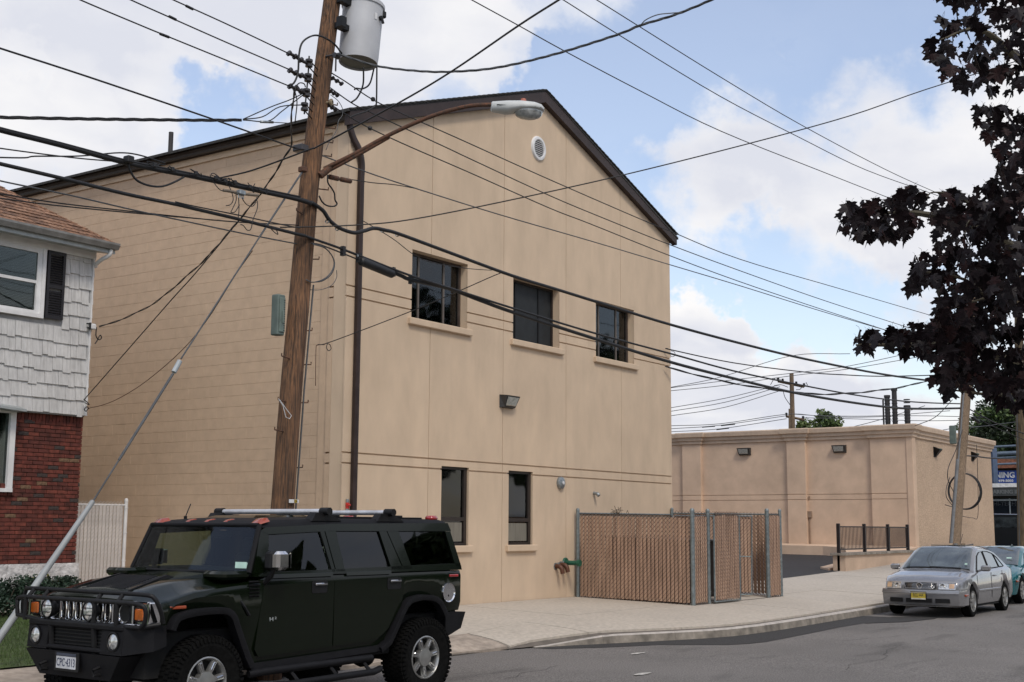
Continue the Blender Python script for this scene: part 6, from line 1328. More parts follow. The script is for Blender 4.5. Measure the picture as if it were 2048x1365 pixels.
# bonnet details
b = MB(); z0 = lambda x: interp(TOPC, x)
b.hexa([(3.18,-.35,z0(3.18)-.03),(3.64,-.35,z0(3.64)-.03),(3.64,.35,z0(3.64)-.03),(3.18,.35,z0(3.18)-.03),(3.20,-.33,z0(3.18)+.018),(3.62,-.33,z0(3.64)+.012),(3.62,.33,z0(3.64)+.012),(3.20,.33,z0(3.18)+.018)]); b.build('bonnet_vent', M_black, H)
for i in range(12):
    x = 3.215+i*.033; b = MB(); zz = z0(3.18)+.019+(z0(3.64)-z0(3.18)-.006)*(x-3.20)/.42; b.hexa([(x,-.30,zz-.01),(x+.022,-.30,zz-.014),(x+.022,.30,zz-.014),(x,.30,zz-.01),(x,-.30,zz+.008),(x+.010,-.30,zz+.006),(x+.010,.30,zz+.006),(x,.30,zz+.008)]); b.build('louvre', M_trim, H)
for s in (1, -1):
    b = MB(); b.hexa([(3.05,s*.33,z0(3.05)-.01),(3.68,s*.42,z0(3.68)-.03),(3.68,s*.46,z0(3.68)-.03),(3.05,s*.39,z0(3.05)-.01),(3.16,s*.34,z0(3.16)+.032),(3.64,s*.43,z0(3.64)+.016),(3.64,s*.45,z0(3.64)+.014),(3.16,s*.38,z0(3.16)+.030)]); b.build('vent_rib', M_trim, H)
    b = MB(); b.bbox(2.60,2.93,s*.60,s*.945,1.37,1.452,.03); b.build('cowl_block', M_ol, H, smooth=35)
    for i in range(5):
        b = MB(); b.hexa([(2.515,s*.965,1.20+i*.034),(2.64,s*.965,1.20+i*.034),(2.64,s*.975,1.20+i*.034),(2.515,s*.975,1.20+i*.034),(2.515,s*.965,1.222+i*.034),(2.64,s*.965,1.222+i*.034),(2.64,s*.992,1.212+i*.034),(2.515,s*.992,1.212+i*.034)]); b.build('side_louvre', M_black, H)
    b = MB(); b.bbox(3.39,3.585,s*.945,s*.975,1.125,1.155,.006); b.build('side_marker', M_mark, H)
    b = MB(); b.bbox(-.555,-.395,s*.965,s*.985,1.315,1.345,.006); b.build('rear_side_marker', M_redl, H)
    b = MB(); b.tube([(2.74,s*.965,1.17),(2.70,s*.99,1.11),(2.64,s*.99,1.03)], .014, 6); b.build('bonnet_latch', M_black, H)
    # mirrors
    dm = 0 if s > 0 else -.20
    _n0 = set(o_.name for o_ in H.children)
    b = MB(); b.tube([(2.44,s*.97,1.33),(2.44,s*1.06,1.40),(2.44,s*1.10,1.48)], .025, 8); b.bbox(2.36,2.50,s*1.01,s*1.12,1.465,1.64,.02); b.build('mirror_housing', M_black, H, smooth=35)
    b = MB(); b.bbox(2.34,2.505,s*1.115,s*1.225,1.46,1.645,.03); b.build('mirror_rim', M_chrome, H, smooth=35)
    b = MB(); b.hexa([(2.308,s*1.033,1.478),(2.313,s*1.033,1.478),(2.313,s*1.198,1.478),(2.308,s*1.198,1.478),(2.308,s*1.033,1.628),(2.313,s*1.033,1.628),(2.313,s*1.198,1.628),(2.308,s*1.198,1.628)]); b.build('mirror_glass', pm('mirror', (.7,.72,.72), .03, metal=1, var=.02), H)
    for o_ in H.children:
        if o_.name not in _n0 and s < 0: o_.location = (-.20, .06, 0)
b = MB(); b.lathe([(0,.0),(.095,.0),(.108,.012),(.112,.0),(.112,-.02)], 28, o=(-.37,.988,1.14), ax=(0,1,0)); b.box(-.46,-.28,.99,.994,1.165,1.172); fc = b.build('fuel_cap', M_chrome, H, smooth=30)
b = MB(); b.prism([(.0*cos(a)*3.6-.37+.012*cos(a), .012*sin(a)+1.105) for a in [2*pi*i/14 for i in range(14)]], lambda x, z: (x, .9885, z), lambda x, z: (x, .9895, z)); b.build('cap_recess', M_alloyd, H)
text('H', .055, M_steel, H, frame((2.345,.982,.975), (-1,0,0), (0,0,1)), .003, sx=1.4, name='door_badge'); text('2', .034, M_steel, H, frame((2.29,.982,.985), (-1,0,0), (0,0,1)), .003, sx=1.4, name='door_badge')
# front end
GXf = 3.765
b = MB(); b.box(GXf-.05, GXf+.0, -.88, .88, .99, 1.185); b.build('grille_back', M_black, H)
b = MB()
def cbar(y0, y1, z0, z1, x0=GXf-.01, x1=GXf+.035): b.bbox(x0, x1, y0, y1, z0, z1, .008)
cbar(-.93, .93, 1.178, 1.20); cbar(-.93, .93, .975, .995)
for y in (-.93, .90): cbar(y, y+.03, .99, 1.18)
for y in (-.72,-.42,.40,.70): cbar(y, y+.022, .99, 1.18)
for s in (1, -1): b.bbox(GXf-.10, GXf+.03, s*.72, s*.955, .985, 1.195, .01)
b.build('chrome_surround', M_chrome, H, smooth=35)
for i in range(7):
    y = -.345+i*.115; b = MB(); n_ = 16; lp = []
    for k in range(n_+1):
        a = 2*pi*k/n_; lp.append((GXf+.03, y+.040*math.copysign(abs(cos(a))**.6, cos(a)), 1.085+.088*math.copysign(abs(sin(a))**.5, sin(a))))
    b.tube(lp, .011, 6, cap=False); b.box(GXf-.02, GXf+.025, y-.055, y-.045, 1.0, 1.175); b.build('grille_slot', M_chrome, H, smooth='all')
for s in (1, -1):
    t = thing('headlight', None, None, (GXf+.005, s*.56, 1.085)); t.parent = H
    b = MB(); b.lathe([(.0,-.045),(.04,-.04),(.085,.0)], 24, ax=(1,0,0)); b.build('reflector', M_clear, t, smooth=True)
    b = MB(); b.lathe([(.088,-.03),(.095,.0),(.092,.012),(.084,.0)], 24, ax=(1,0,0)); b.build('bezel', M_chrome, t, smooth=True)
    b = MB(); b.bbox(GXf+.02, GXf+.045, s*.76, s*.885, 1.03, 1.135, .012); b.build('turn_signal', M_amber, H, smooth=35)
    b = MB(); b.bbox(GXf+.015, GXf+.036, s*.745, s*.90, 1.015, 1.15, .012); b.build('turn_signal_rim', M_black, H)
for s in (1, -1):
    t = thing('spot_lamp', None, None, (3.90, -.12+s*.33, 1.095)); t.parent = H
    b = MB(); b.lathe([(0,-.09),(.05,-.085),(.085,-.03),(.092,.0),(.092,.02),(.084,.022)], 24, ax=(1,0,0)); b.cyl((0,0,-.09),(0,0,-.16),.015,n=8); b.build('housing', M_black, t, smooth=40)
    b = MB(); b.lathe([(.083,.012),(.05,.026),(0,.03)], 24, ax=(1,0,0)); b.build('lens', M_clear, t, smooth=True)
    b = MB()
    for z in (-.035,.03): w_ = sqrt(.085**2-z*z); b.cyl((.034,-w_,z),(.034,w_,z),.004,n=5)
    b.build('stone_guard', M_black, t)
b = MB()  # bumper upper moulding with opening
for z0, z1 in ((.93,.985),(.72,.765)): b.bbox(3.70, 3.92, -.74, .74, z0, z1, .015)
for s in (1, -1):
    b.hexa([(3.70,s*.42,.72),(3.92,s*.42,.72),(3.92,s*.74,.72),(3.70,s*.74,.72),(3.70,s*.42,.985),(3.90,s*.42,.985),(3.90,s*.74,.985),(3.70,s*.74,.985)])
    b.hexa([(3.60,s*.74,.74),(3.915,s*.74,.72),(3.74,s*.97,.76),(3.60,s*.97,.80),(3.60,s*.74,.985),(3.90,s*.74,.985),(3.74,s*.96,.985),(3.60,s*.96,.985)])
b.build('bumper_moulding', M_trim, H, smooth=25)
b = MB(); b.box(3.70,3.86,-.45,.45,.75,.95); b.build('bumper_opening', M_well, H)
b = MB()
for i in range(5): b.box(3.86,3.875,-.42,.42,.775+i*.032,.785+i*.032)
b.build('intake_slat', M_black, H)
b = MB(); b.hexa([(3.55,-.58,.46),(3.89,-.55,.48),(3.89,.55,.48),(3.55,.58,.46),(3.55,-.78,.715),(3.93,-.74,.71),(3.93,.74,.71),(3.55,.78,.715)]); b.build('lower_bumper', M_trim, H)
b = MB(); 
for s in (1,-1): b.tube([(3.91,s*.42,.60),(3.98,s*.42,.58),(3.97,s*.42,.53),(3.89,s*.42,.53)], .015, 6)
b.build('tow_hook', M_black, H)
for s in (1, -1):
    t = thing('fog_lamp', None, None, (3.915, s*.61, .838)); t.parent = H
    b = MB(); b.lathe([(.085,-.01),(.09,.008),(.078,.012),(.068,-.005)], 24, ax=(1,0,0)); b.build('bezel', M_black, t, smooth=True); b = MB(); b.lathe([(.068,.004),(.04,.018),(0,.022)], 24, ax=(1,0,0)); b.build('lens', M_clear, t, smooth=True)
t = thing('number_plate', None, None, (3.945, -.04, .625)); t.parent = H
b = MB(); b.bbox(-.015,.006,-.19,.19,-.09,.085,.004); b.build('plate_frame', M_black, t); b = MB(); b.box(.006,.010,-.152,.152,-.065,.045); b.build('plate', pm('plate_pale', (.60,.61,.63), .4), t)
text('CPC·4313', .105, pm('plate_ink', (.03,.04,.09), .5), t, frame((.0115,0,-.012), (0,1,0), (0,0,1)), .0008, sx=.66); b = MB(); b.box(.006,.0095,-.152,.152,.05,.075); b.build('plate_header', pm('plate_blue', (.05,.06,.09), .5), t)
# brush guard
b = MB(); r = .021; gx = 3.86
def loop(P, r=.021): b.tube(smooth_pts(P, 4), r, 10, cap=True)
W = 1.0
loop([(gx-.05,-W,1.0),(gx-.04,-W-.01,1.12),(gx-.05,-W+.02,1.24),(gx-.04,-W+.10,1.265),(gx-.02,-.4,1.268),(gx,.0,1.27),(gx-.02,.4,1.268),(gx-.04,W-.10,1.265),(gx-.08,W-.0,1.235),(gx-.14,W+.02,1.12),(gx-.18,W+.01,1.01)])
b.tube(smooth_pts([(gx+.03,-W+.02,1.02),(gx+.03,-W+.01,1.12),(gx+.03,-W+.05,1.18),(gx+.04,-.5,1.19),(gx+.04,.5,1.19),(gx+.03,W-.10,1.185),(gx+.0,W-.02,1.14),(gx-.01,W-.03,1.03),(gx,W-.08,.975)], 4), r, 10)
b.tube([(gx+.03,-W+.02,1.01),(gx+.04,-.5,.975),(gx+.04,.5,.975),(gx,W-.08,.975),(gx-.16,W,1.0)], r, 10)
for y in (-.78,-.62 if False else -.80,.30,.56): pass
for y in (-.83,.28,.62): b.tube([(gx+.04,y,.97),(gx+.04,y,1.19)], r*1.05, 8)
for y in (-.80,-.55,.30,.62): b.tube([(gx+.04,y,1.19),(gx-.03,y,1.268)], r*.95, 8)
b.tube([(3.86,.28,.62),(gx+.03,.28,.98)], .03, 8); b.tube([(3.86,-.4,.62),(gx+.03,-.4,.98)], .03, 8); b.build('brush_guard', M_black, H, smooth=True)
# rear
b = MB()
for s in (1, -1): b.hexa([(-.70,s*.55,.68),(-.36,s*.55,.64),(-.36,s*.96,.63),(-.66,s*.94,.72),(-.74,s*.55,.90),(-.34,s*.55,.92),(-.34,s*.97,.915),(-.73,s*.95,.905)])
b.box(-.70,-.40,-.56,.56,.66,.90); b.build('rear_bumper', M_trim, H, smooth=20)
b = MB(); b.box(-.60,-.5,-.90,.90,.86,.95); b.build('rear_valance', M_black, H)
def h2wheel(x, s):
    t = thing('wheel', None, None, (x, s*.84, .435)); t.parent = H
    R0 = .436; b = MB(); pr = [(.235,-.14*s),(.25,-.155*s),(.34,-.165*s),(.40,-.155*s),(.425,-.135*s),(.428,.0),(.425,.135*s),(.40,.155*s),(.34,.162*s),(.25,.14*s),(.235,.12*s)]
    b.lathe(pr, 48, ax=(0,1,0))
    for k in range(54):
        a = 2*pi*k/54
        for j, (y0, y1, off) in enumerate(((-.150,-.100,0),(-.092,-.038,.5),(-.028,.028,0),(.038,.092,.5),(.100,.150,0))):
            aa = a+off*2*pi/54; w_ = .036; q = []
            for rr in (.42, R0):
                for (da, yy) in ((-w_, y0),(w_, y0),(w_, y1),(-w_, y1)): q.append((rr*cos(aa+da*2.0/2), yy*s, rr*sin(aa+da*2.0/2)))
            b.hexa(q)
        for yy in (.152,): 
            q = []
            for rr, y_ in ((.375,.165),(.422,.160)):
                for da in (-.03,.03): q.append((rr*cos(a+da), y_*s, rr*sin(a+da)))
            b.add([q[0], q[1], q[3], q[2]]+[(p[0]*.995, p[1]+.008*s, p[2]*.995) for p in (q[0], q[1], q[3], q[2])], [(4,5,6,7),(0,1,5,4),(1,2,6,5),(2,3,7,6),(3,0,4,7)])
    b.build('tyre', M_tyre, t)
    b = MB(); b.lathe([(.236,.11*s),(.238,.135*s),(.226,.14*s),(.215,.125*s),(.205,.09*s),(.20,.02*s)], 48, ax=(0,1,0)); b.build('rim', M_alloy, t, smooth=40)
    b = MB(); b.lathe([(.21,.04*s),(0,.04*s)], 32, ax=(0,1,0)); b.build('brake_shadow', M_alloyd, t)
    for k in range(7):
        a = 2*pi*k/7+.25; q = []; c_, s_ = cos(a), sin(a)
        def P3(r_, w_, y_): return (r_*c_-w_*s_, y_*s, r_*s_+w_*c_)
        b = MB(); b.add([P3(.08,-.026,.075),P3(.08,.026,.075),P3(.215,.034,.105),P3(.215,-.034,.105),P3(.08,-.022,.118),P3(.08,.022,.118),P3(.213,.026,.128),P3(.213,-.026,.128)], [(4,5,6,7),(0,1,5,4),(1,2,6,5),(2,3,7,6),(3,0,4,7)]); b.build('spoke', M_alloy, t)
        b = MB(); b.tube([P3(.125,-.011,.132),P3(.195,-.013,.136),P3(.20,.0,.136),P3(.195,.013,.136),P3(.125,.011,.132)], .004, 5); b.build('spoke_loop', M_chrome, t)
    b = MB(); b.lathe([(.104,.06*s),(.104,.115*s),(.098,.13*s),(.05,.138*s),(0,.14*s)], 32, ax=(0,1,0)); b.build('hub_cap', M_alloy, t, smooth=40)
    return t
for x in (0, 3.118):
    for s in (1, -1): h2wheel(x, s)
b = MB(); b.cyl((0,-.8,.43),(0,.8,.43),.06); b.cyl((3.118,-.8,.43),(3.118,.8,.43),.06); b.lathe([(0,-.16),(.14,-.08),(.16,0),(.14,.08),(0,.16)], 14, o=(0,0,.42), ax=(0,1,0)); b.cyl((-.5,.3,.5),(2.5,.3,.45),.04); b.build('axle', M_well, H)
# ---------------------------------------------------------------- parked saloon cars
def sedan(name, label, loc, heading, P):
    """P: profile tables. x forward, origin midway between axles on the road"""
    t = thing(name, label, P.get('cat','car'), loc, heading, P.get('group'))
    paint = P['paint']; xa, xb = P['xf'], P['xr']; R = P['arch']; hub = P['hub']; hw = P['hw']
    zc_ = P['top']; zs = P['shoulder']; zw = P['waist']     # centre-line top, shoulder height, and cabin side top
    xs = sorted({x for x, _ in zc_}|{x for x, _ in zs}|{c+R*cos(pi*k/10) for c in (xa, xb) for k in range(11)}|{P['nose']-.03, P['nose']-.10, P['tail']+.04,P['tail']+.12})
    xs = [x for x in xs if P['tail'] <= x <= P['nose']]
    def hwid(x):
        w = hw
        if x > P['nose']-.55: u = (x-(P['nose']-.55))/.55; w -= .17*u**2.2+.10*max(0, (u-.8)/.2)
        if x < P['tail']+.5: u = ((P['tail']+.5)-x)/.5; w -= .12*u**2.2+.06*max(0, (u-.8)/.2)
        return w
    def sec(x):
        zb = P['sill']
        if x > xa+R: zb = P['chin']
        if x < xb-R: zb = P['chin']+.06
        for c in (xa, xb):
            if abs(x-c) < R: zb = max(zb, hub+sqrt(R*R-(x-c)**2))
        w = hwid(x); s_ = interp(zs, x); c = interp(zc_, x); zm = .56
        g_ = interp(zw, x)   # how high the cabin side stands: 0 = none
        half = [(w-.05, min(zb, s_-.12)), (w-.005, min(max(zb+.03, .40), s_-.10)), (w+.008 if abs(x-xa) < R+.12 or abs(x-xb) < R+.12 else w, min(max(zb+.05, zm), s_-.07)), (w-.012, s_-.05), (w-.05, s_)]
        if g_ > .02: half += [(w-.065, s_+.012), (w-.065-.30*g_-.0, s_+g_*.96), (w-.16-.34*g_, min(c, s_+g_+.045)), (0, c+.0)]
        else: half += [(w-.12, s_+.3*(c-s_)), (w-.24, s_+.72*(c-s_)), (w*.45, c-.012), (0, c)]
        return half
    b = MB(); rings = []
    for x in xs: h_ = sec(x); rings.append([(x, y, z) for y, z in h_]+[(x, -y, z) for y, z in h_[-2::-1]])
    b.loft(rings, closed=False)
    for r in (rings[0], rings[-1]): b.add(r, [tuple(range(len(r)))])
    b.build('body', paint, t, smooth=40)
    b = MB(); b.box(P['tail']+.15, P['nose']-.15, -hw+.14, hw-.14, .20, .62); b.box(xb+R, xa-R, -hw+.07, hw-.07, .19, .40); b.build('underside', M_well, t)
    # glass panels slightly proud of the shell
    def patch(fn, nu, nv, nm, mt, off):
        b = MB(); V = [Vector(fn(i/nu, j/nv)) for i in range(nu+1) for j in range(nv+1)]
        b.add(V, [(i*(nv+1)+j, (i+1)*(nv+1)+j, (i+1)*(nv+1)+j+1, i*(nv+1)+j+1) for i in range(nu) for j in range(nv)]); return b.build(nm, mt, t, smooth='all')
    def surf(x, q):   # q in -1..1 across the roofline
        h_ = sec(x); pts = [(y, z) for y, z in h_[6:]]; k = (1-abs(q))*2; i = min(int(k), 1); f = k-i
        y = pts[i][0]+(pts[i+1][0]-pts[i][0])*f; z = pts[i][1]+(pts[i+1][1]-pts[i][1])*f; return y*(1 if q >= 0 else -1), z
    for nm, x0, x1 in (('windscreen', P['ws'][0], P['ws'][1]), ('rear_window', P['rw'][0], P['rw'][1])):
        def f(u, v, x0=x0, x1=x1):
            x = x0+(x1-x0)*v; q = -1+2*u; tt = v if nm == 'windscreen' else v
            hh = sec(x); sgn = 1 if nm == 'windscreen' else -1; a = abs(q); p8, p7, p6 = hh[8], hh[7], hh[6]
            if a < .88: k = a/.88; y, z = p8[0]+(p7[0]-p8[0])*k, p8[1]+(p7[1]-p8[1])*k
            else: k = (a-.88)/.12*.35; y, z = p7[0]+(p6[0]-p7[0])*k, p7[1]+(p6[1]-p7[1])*k
            return (x+sgn*.008, (y if q > 0 else -y), z+.012)
        patch(f, 18, 6, nm, P['glass'], 0)
    for s in (1, -1):
        for (pl) in P['side_glass']:
            b = MB(); V = []
            def sp_(x, h_):
                s_ = interp(zs, x); g_ = interp(zw, x); w = hwid(x); return (x, s*(w-.065-.30*g_*h_+.006), s_+.012+(g_*.96-.012)*h_)
            n_ = len(pl); b.add([sp_(x, h_) for x, h_ in pl], [tuple(range(n_))]); b.build('side_window', P['sglass'], t)
            b = MB(); q = [sp_(x, h_) for x, h_ in pl]; b.tube([(a, c+s*.004, d) for a, c, d in q]+[(q[0][0], q[0][1]+s*.004, q[0][2])], .009, 5, cap=False); b.build('window_seal', M_black, t)
        w = hwid(P['mir'][0]); mx_, mz_ = P['mir']; 
        b = MB(); b.bbox(mx_-.08, mx_+.09, s*(w+.02), s*(w+.20), mz_-.055, mz_+.07, .03); b.tube([(mx_, s*(w-.08), mz_-.06),(mx_, s*(w+.06), mz_-.02)], .025, 6); b.build('door_mirror', paint, t, smooth=40)
        for x0, x1, zz in P['handles']:
            b = MB(); b.bbox(x0, x1, s*(hw-.005), s*(hw+.018), zz, zz+.03, .008); b.build('door_handle', paint, t)
        b = MB(); b.bbox(xb+R+.05, xa-R-.05, s*(hw-.01), s*(hw+.016), .50, .545, .006); b.build('rub_strip', P.get('strip', paint), t)
        b = MB()
        for x in P['shuts']: b.tube([(x, s*(hw+.001), .34),(x, s*(hw+.002), .56),(x-.01, s*(hw-.009), interp(zs, x)-.05)], .004, 4)
        b.build('shut_line', M_black, t)
    for x in (xa, xb):
        for s in (1, -1):
            wt_ = thing('wheel', None, None, (x, s*(hw-.105), hub)); wt_.parent = t; r = P['tyre']
            b = MB(); b.lathe([(r*.66,-.09*s),(r*.9,-.105*s),(r*.99,-.085*s),(r,0),(r*.99,.085*s),(r*.9,.10*s),(r*.68,.09*s),(r*.64,.075*s)], 36, ax=(0,1,0)); b.build('tyre', M_tyre, wt_, smooth=35)
            b = MB(); b.lathe([(r*.67,.06*s),(r*.68,.09*s),(r*.64,.088*s),(r*.60,.04*s)], 36, ax=(0,1,0)); b.build('rim', M_alloy, wt_, smooth=True)
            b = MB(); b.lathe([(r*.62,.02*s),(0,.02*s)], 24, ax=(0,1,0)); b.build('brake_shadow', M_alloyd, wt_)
            ns_ = P.get('spokes', 6)
            for k in range(ns_):
                a = 2*pi*k/ns_+.2; c_, s_ = cos(a), sin(a); Q = lambda rr, ww, yy: (rr*c_-ww*s_, yy*s, rr*s_+ww*c_)
                b = MB(); b.add([Q(.04,-.03,.03),Q(.04,.03,.03),Q(r*.65,.032,.05),Q(r*.65,-.032,.05),Q(.04,-.025,.085),Q(.04,.025,.085),Q(r*.65,.024,.08),Q(r*.65,-.024,.08)], [(4,5,6,7),(0,1,5,4),(1,2,6,5),(2,3,7,6),(3,0,4,7)]); b.build('spoke', M_alloy, wt_)
            b = MB(); b.lathe([(.06,.05*s),(.055,.09*s),(0,.094*s)], 16, ax=(0,1,0)); b.build('hub_cap', M_alloy, wt_, smooth=True)
    t['_hw'] = hw; return t, sec, hwid, sp_
M_silver = pm('silver_paint', (.27,.27,.28), .26, metal=.55, var=.03, vs=3, coat=1, spec=.6)
M_teal = pm('teal_paint', (.008,.125,.145), .24, metal=.3, var=.04, vs=3, coat=1, spec=.6)
M_carg = pm('car_window', (.030,.038,.040), .05, var=.6, vs=2.5, spec=.9, coat=1, col2=(.10,.12,.12))
M_carg2 = pm('car_side_window', (.05,.06,.065), .04, var=.4, vs=2, spec=1.0, coat=1)
V = dict(paint=M_silver, glass=M_carg, sglass=M_carg2, xf=1.256, xr=-1.256, arch=.365, hub=.315, tyre=.318, hw=.868, nose=2.05, tail=-2.24, sill=.24, chin=.22, spokes=7,
  top=[(-2.24,.82),(-2.18,.98),(-2.05,1.045),(-1.72,1.06),(-1.55,1.13),(-1.05,1.345),(-.75,1.42),(-.35,1.452),(.05,1.445),(.25,1.40),(.55,1.235),(.95,.995),(1.02,.965),(1.3,.925),(1.7,.845),(1.92,.765),(2.04,.66),(2.10,.56),(2.115,.50)],
  shoulder=[(-2.24,.72),(-2.15,.90),(-1.9,.955),(-1.2,.955),(0,.93),(.9,.895),(1.3,.865),(1.7,.80),(1.92,.725),(2.04,.62),(2.115,.47)],
  waist=[(-1.85,0),(-1.62,.10),(-1.05,.355),(-.75,.42),(-.35,.455),(.05,.46),(.25,.425),(.55,.27),(.95,.04),(1.02,0)],
  ws=(.97,.22), rw=(-1.66,-1.00), gw0=.765, gw1=.60, mir=(.66,.98), handles=[(.05-.62+.05,-.33,.80),(-1.22,-1.03,.82)], shuts=(.92,-.16,-1.05),
  side_glass=[[(.74,.06),(-.12,.06),(-.10,.90),(.12,.90),(.34,.88)], [(-.20,.06),(-.98,.06),(-.86,.86),(-.55,.90),(-.18,.91)], [(-1.05,.08),(-1.42,.14),(-1.12,.72),(-.92,.84)]])
zv = zr(29.4)
vw, vsec, vw_, _ = sedan('silver_saloon', 'silver saloon car with round grille emblem parked at the kerb', (29.39, 8.80, zv), pi, V)
NX = 2.115
def fpatch(y0, y1, z0, z1, x_of, name, mat, par=None, th=.012, seg=4):
    b = MB(); vs_ = []
    for j in range(2):
        for k in range(seg+1):
            y = y0+(y1-y0)*k/seg; z = (z0, z1)[j]; x = x_of(y, z); vs_.append((x, y, z)); 
    n_ = seg+1; vs_ += [(x-th*3, y, z) for x, y, z in vs_]
    fs = [(k, k+1, n_+k+1, n_+k) for k in range(seg)]+[(k, 2*n_+k, 2*n_+k+1, k+1) for k in range(seg)]+[(n_+k, n_+k+1, 3*n_+k+1, 3*n_+k) for k in range(seg)]+[(0,n_,3*n_,2*n_),(n_-1,2*n_-1,4*n_-1,3*n_-1)]
    b.add(vs_, fs); return b.build(name, mat, par or vw)
xo = lambda y, z: 2.115-.10*(abs(y)/.86)**2.4-(.0 if z < .5 else (z-.5)*.42)+.012
b = MB(); rings = []   # bumper moulding: a proud, rounded bar round the nose
for k in range(25):
    q = -1+2*k/24; y = .86*sin(q*pi/2)*1.0; x = 2.135-.13*abs(sin(q*pi/2))**2.6-(.50*max(0, abs(q)-.80)/.20)
    rings.append([(x-.06, y*.97, .235),(x-.01, y, .25),(x+.012, y, .33),(x+.028, y*1.005, .44),(x+.034, y*1.01, .52),(x+.022, y*1.005, .56),(x-.05, y*.97, .565)])
b.loft(rings, cap=True); b.build('front_bumper', M_silver, vw, smooth=40)
bx_ = lambda y, z: 2.155-.13*(abs(y)/.86)**2.6-.05*max(0, .45-z)+.028
for y0, y1, nm in ((-.27,.27,1),(.34,.62,2),(-.62,-.34,3)): fpatch(y0, y1, .30, .385, bx_, 'lower_intake', M_black)
b = MB(); b.tube([(bx_(y, .5)+.004, y, .495) for y in [-.80+.1*i for i in range(17)]], .011, 6); b.build('bumper_strip', M_silver, vw, smooth=True)
for s in (1, -1):
    q = fpatch(s*.40, s*.72, .585, .70, lambda y, z: xo(y, z)+.012, 'headlight', M_clear, th=.02)
    b = MB(); b.tube([(xo(y, z)+.018, y, z) for y, z in ((s*.395,.58),(s*.725,.58),(s*.735,.705),(s*.40,.705),(s*.395,.58))], .007, 5, cap=False); b.build('headlight_rim', M_chrome, vw)
    b = MB(); b.lathe([(.0,.0),(.045,.012),(.05,.02),(.048,.024)], 16, o=(xo(s*.47,.64)+.006, s*.47, .643), ax=(1,0,0)); b.build('projector', M_chrome, vw, smooth=True)
    fpatch(s*.60, s*.70, .60, .69, lambda y, z: xo(y, z)+.018, 'turn_signal', pm('pale_amber', (.60,.40,.25), .15, spec=.8), th=.01, seg=2)
    b = MB(); b.bbox(1.66,1.84,s*.845,s*.882,.43,.475,.008); b.build('side_marker', M_mark, vw)
fpatch(-.33, .33, .588, .70, lambda y, z: xo(y, z)+.008, 'grille', M_black, th=.02)
for i in range(4):
    z = .605+i*.026; b = MB(); b.tube([(xo(y, z)+.02, y, z) for y in (-.32,-.15,0,.15,.32)], .005, 5); b.build('grille_slat', M_chrome, vw, smooth='all')
b = MB(); b.tube([(xo(y, z)+.022, y, z) for y, z in ((-.335,.70),(0,.712),(.335,.70),(.29,.585),(0,.578),(-.29,.585),(-.335,.70))], .009, 6, cap=False); b.build('grille_frame', M_silver, vw, smooth='all')
eo = Vector((xo(0,.645)+.035, 0, .645)); b = MB(); b.tube([(eo.x-.0*cos(a), .058*cos(a), .645+.058*sin(a)) for a in [2*pi*i/28 for i in range(29)]], .0065, 6, cap=False)
for pl in ([(-.026,.045),(-.0,-.002),(.026,.045)], [(-.048,.025),(-.024,-.045),(0,.002),(.024,-.045),(.048,.025)]): b.tube([(eo.x, -y, .645+z) for y, z in pl], .006, 5)
b.build('emblem', M_chrome, vw); b = MB(); b.lathe([(0,0),(.056,0)], 24, o=(eo.x-.008,0,.645), ax=(1,0,0)); b.build('emblem_disc', M_black, vw)
t = thing('number_plate', None, None, (2.185, 0, .435)); t.parent = vw
b = MB(); b.bbox(-.012,.004,-.165,.165,-.088,.088,.004); b.build('plate_frame', M_black, t); b = MB(); b.box(.004,.008,-.15,.15,-.072,.076); b.build('plate', pm('plate_yellow', (.52,.40,.045), .4), t); b = MB(); b.box(.008,.0095,-.15,.15,-.072,-.045); b.build('plate_footer', pm('plate_cream', (.6,.58,.5), .4), t)
text('RCL·44A', .092, pm('plate_ink2', (.03,.03,.03), .5), t, frame((.0095,0,.012), (0,1,0), (0,0,1)), .0008, sx=.62)
# sunroof lifted, antenna, people-free cabin shapes behind the windscreen
b = MB(); b.hexa([(-.62,-.38,1.452),(.0,-.38,1.448),(.0,.38,1.448),(-.62,.38,1.452),(-.62,-.38,1.495),(.0,-.38,1.465),(.0,.38,1.465),(-.62,.38,1.495)]); b.build('sunroof', M_carg2, vw)
b = MB(); b.tube([(-.85,0,1.42),(-1.15,0,1.70)], .006, 5); b.build('antenna', M_black, vw)
b = MB(); b.tube([(.99,.55,.99),(1.0,.2,1.005),(.98,-.12,1.01)], .009, 5); b.tube([(1.0,-.05,1.0),(1.01,-.35,1.0),(.98,-.62,.99)], .009, 5); b.build('wiper', M_black, vw)
b = MB(); b.add([(.90,.60,1.06),(.90,.66,1.06),(.86,.65,1.095),(.86,.60,1.095)], [(0,1,2,3)]); b.build('sticker', pm('sticker_mint', (.42,.60,.52), .5), vw)
T = dict(V); T.update(paint=M_teal, hw=.85, nose=2.04, tail=-2.2, group=None, spokes=5,
  top=[(-2.2,.80),(-2.12,.95),(-1.9,1.0),(-1.6,1.02),(-1.4,1.10),(-.95,1.28),(-.65,1.34),(-.25,1.365),(.1,1.355),(.3,1.32),(.6,1.18),(1.08,.95),(1.15,.93),(1.4,.88),(1.7,.80),(1.9,.72),(2.02,.60),(2.08,.48)],
  shoulder=[(-2.2,.70),(-2.1,.87),(-1.8,.90),(-1.2,.90),(0,.88),(.9,.85),(1.3,.82),(1.7,.73),(1.9,.66),(2.02,.55),(2.08,.44)],
  waist=[(-1.7,0),(-1.5,.10),(-.95,.335),(-.65,.40),(-.25,.425),(.1,.425),(.3,.39),(.6,.27),(1.08,.03),(1.15,0)], ws=(1.10,.27), rw=(-1.5,-.9), gw0=.75, gw1=.58)
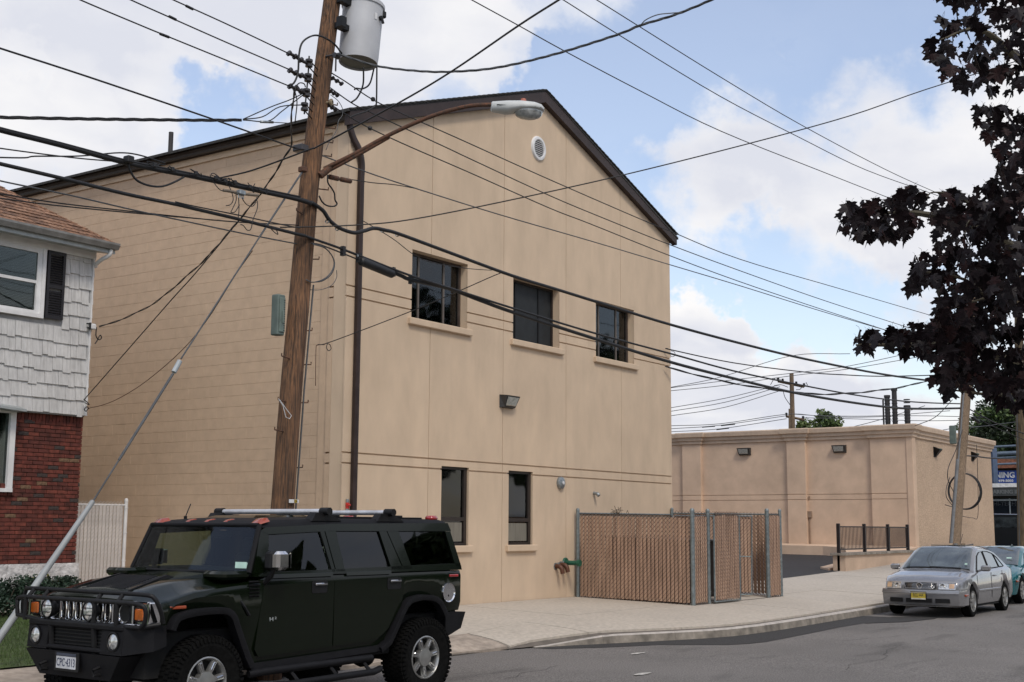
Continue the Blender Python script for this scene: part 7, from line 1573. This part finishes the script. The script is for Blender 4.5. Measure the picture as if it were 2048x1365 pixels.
teal, _, _, _ = sedan('teal_saloon', 'teal saloon car parked behind the silver car, cut by the right edge', (34.55, 9.05, zr(34.4)), pi, T)
b = MB()
for s in (1, -1): b.bbox(1.66,1.84,s*.83,s*.868,.52,.565,.008)
b.build('side_marker', M_mark, teal)
for s in (1, -1): fpatch(s*.42, s*.74, .56, .66, lambda y, z: 2.06-.10*(abs(y)/.86)**2.4-(z-.5)*.42+.02, 'headlight', M_clear, teal)
b = MB(); b.bbox(2.02,2.10,-.55,.55,.30,.38,.01); b.build('intake', M_black, teal)
b = MB(); b.add([(.92,.40,1.06),(.92,.52,1.06),(.88,.52,1.09),(.88,.40,1.09)], [(0,1,2,3)]); b.build('sticker', pm('sticker_mint', (.42,.60,.52), .5), teal)
# dark van far behind, in front of the shop
M_van = pm('van_dark', (.018,.020,.022), .3, metal=.2, coat=1, var=.05)
va = thing('dark_van', 'dark van parked before the far lettered shop', 'van', (66.5, 17.2, zr(66)-.1), pi*.5)
b = MB(); prf = [(-2.4,.35),(-2.45,.9),(-2.35,1.3),(-2.2,1.75),(1.0,1.80),(1.3,1.72),(1.85,1.10),(2.4,.98),(2.5,.7),(2.45,.35)]
rings = [[(x, y, z) for x, z in prf] for y in (-.92, .92)]
b.loft([[(x, s_*w_, z) for x, z in [(px_, pz_*(1 if w_ > .9 else 1.02)) for px_, pz_ in prf]] for s_, w_ in ((-1,.92),(-1,.80),(1,.80),(1,.92))], cap=True); b.build('body', M_van, va, smooth=30)
for s in (1, -1):
    for pl in ([(-2.1,1.15),(-2.05,1.62),(-1.0,1.64),(-1.0,1.15)],[(-.9,1.15),(-.9,1.64),(.2,1.64),(.2,1.15)],[(.3,1.15),(.3,1.64),(1.05,1.64),(1.45,1.15)]):
        b = MB(); b.prism(pl, lambda x, z: (x, s*.921, z), lambda x, z: (x, s*.93, z)); b.build('side_window', M_carg2, va)
    for x in (-1.5, 1.6):
        b = MB(); b.lathe([(0,.0),(.2,.0),(.33,.02),(.35,-.02),(.35,-.2)], 20, o=(x, s*.93, .35), ax=(0,s,0)); b.build('wheel', M_tyre, va, smooth=True)
    b = MB(); b.bbox(1.05,1.2,s*.94,s*1.12,1.08,1.26,.03); b.build('mirror', M_steel, va)
b = MB(); P = at(1986, 1080, X=59.5); b.cyl((59.5, P.y, .8), (59.5, P.y, 2.15), .06, n=10); tag(b.build('bollard', pm('bollard_red', (.13,.02,.02), .6)), 'dark red post standing just past the low building corner', 'post')
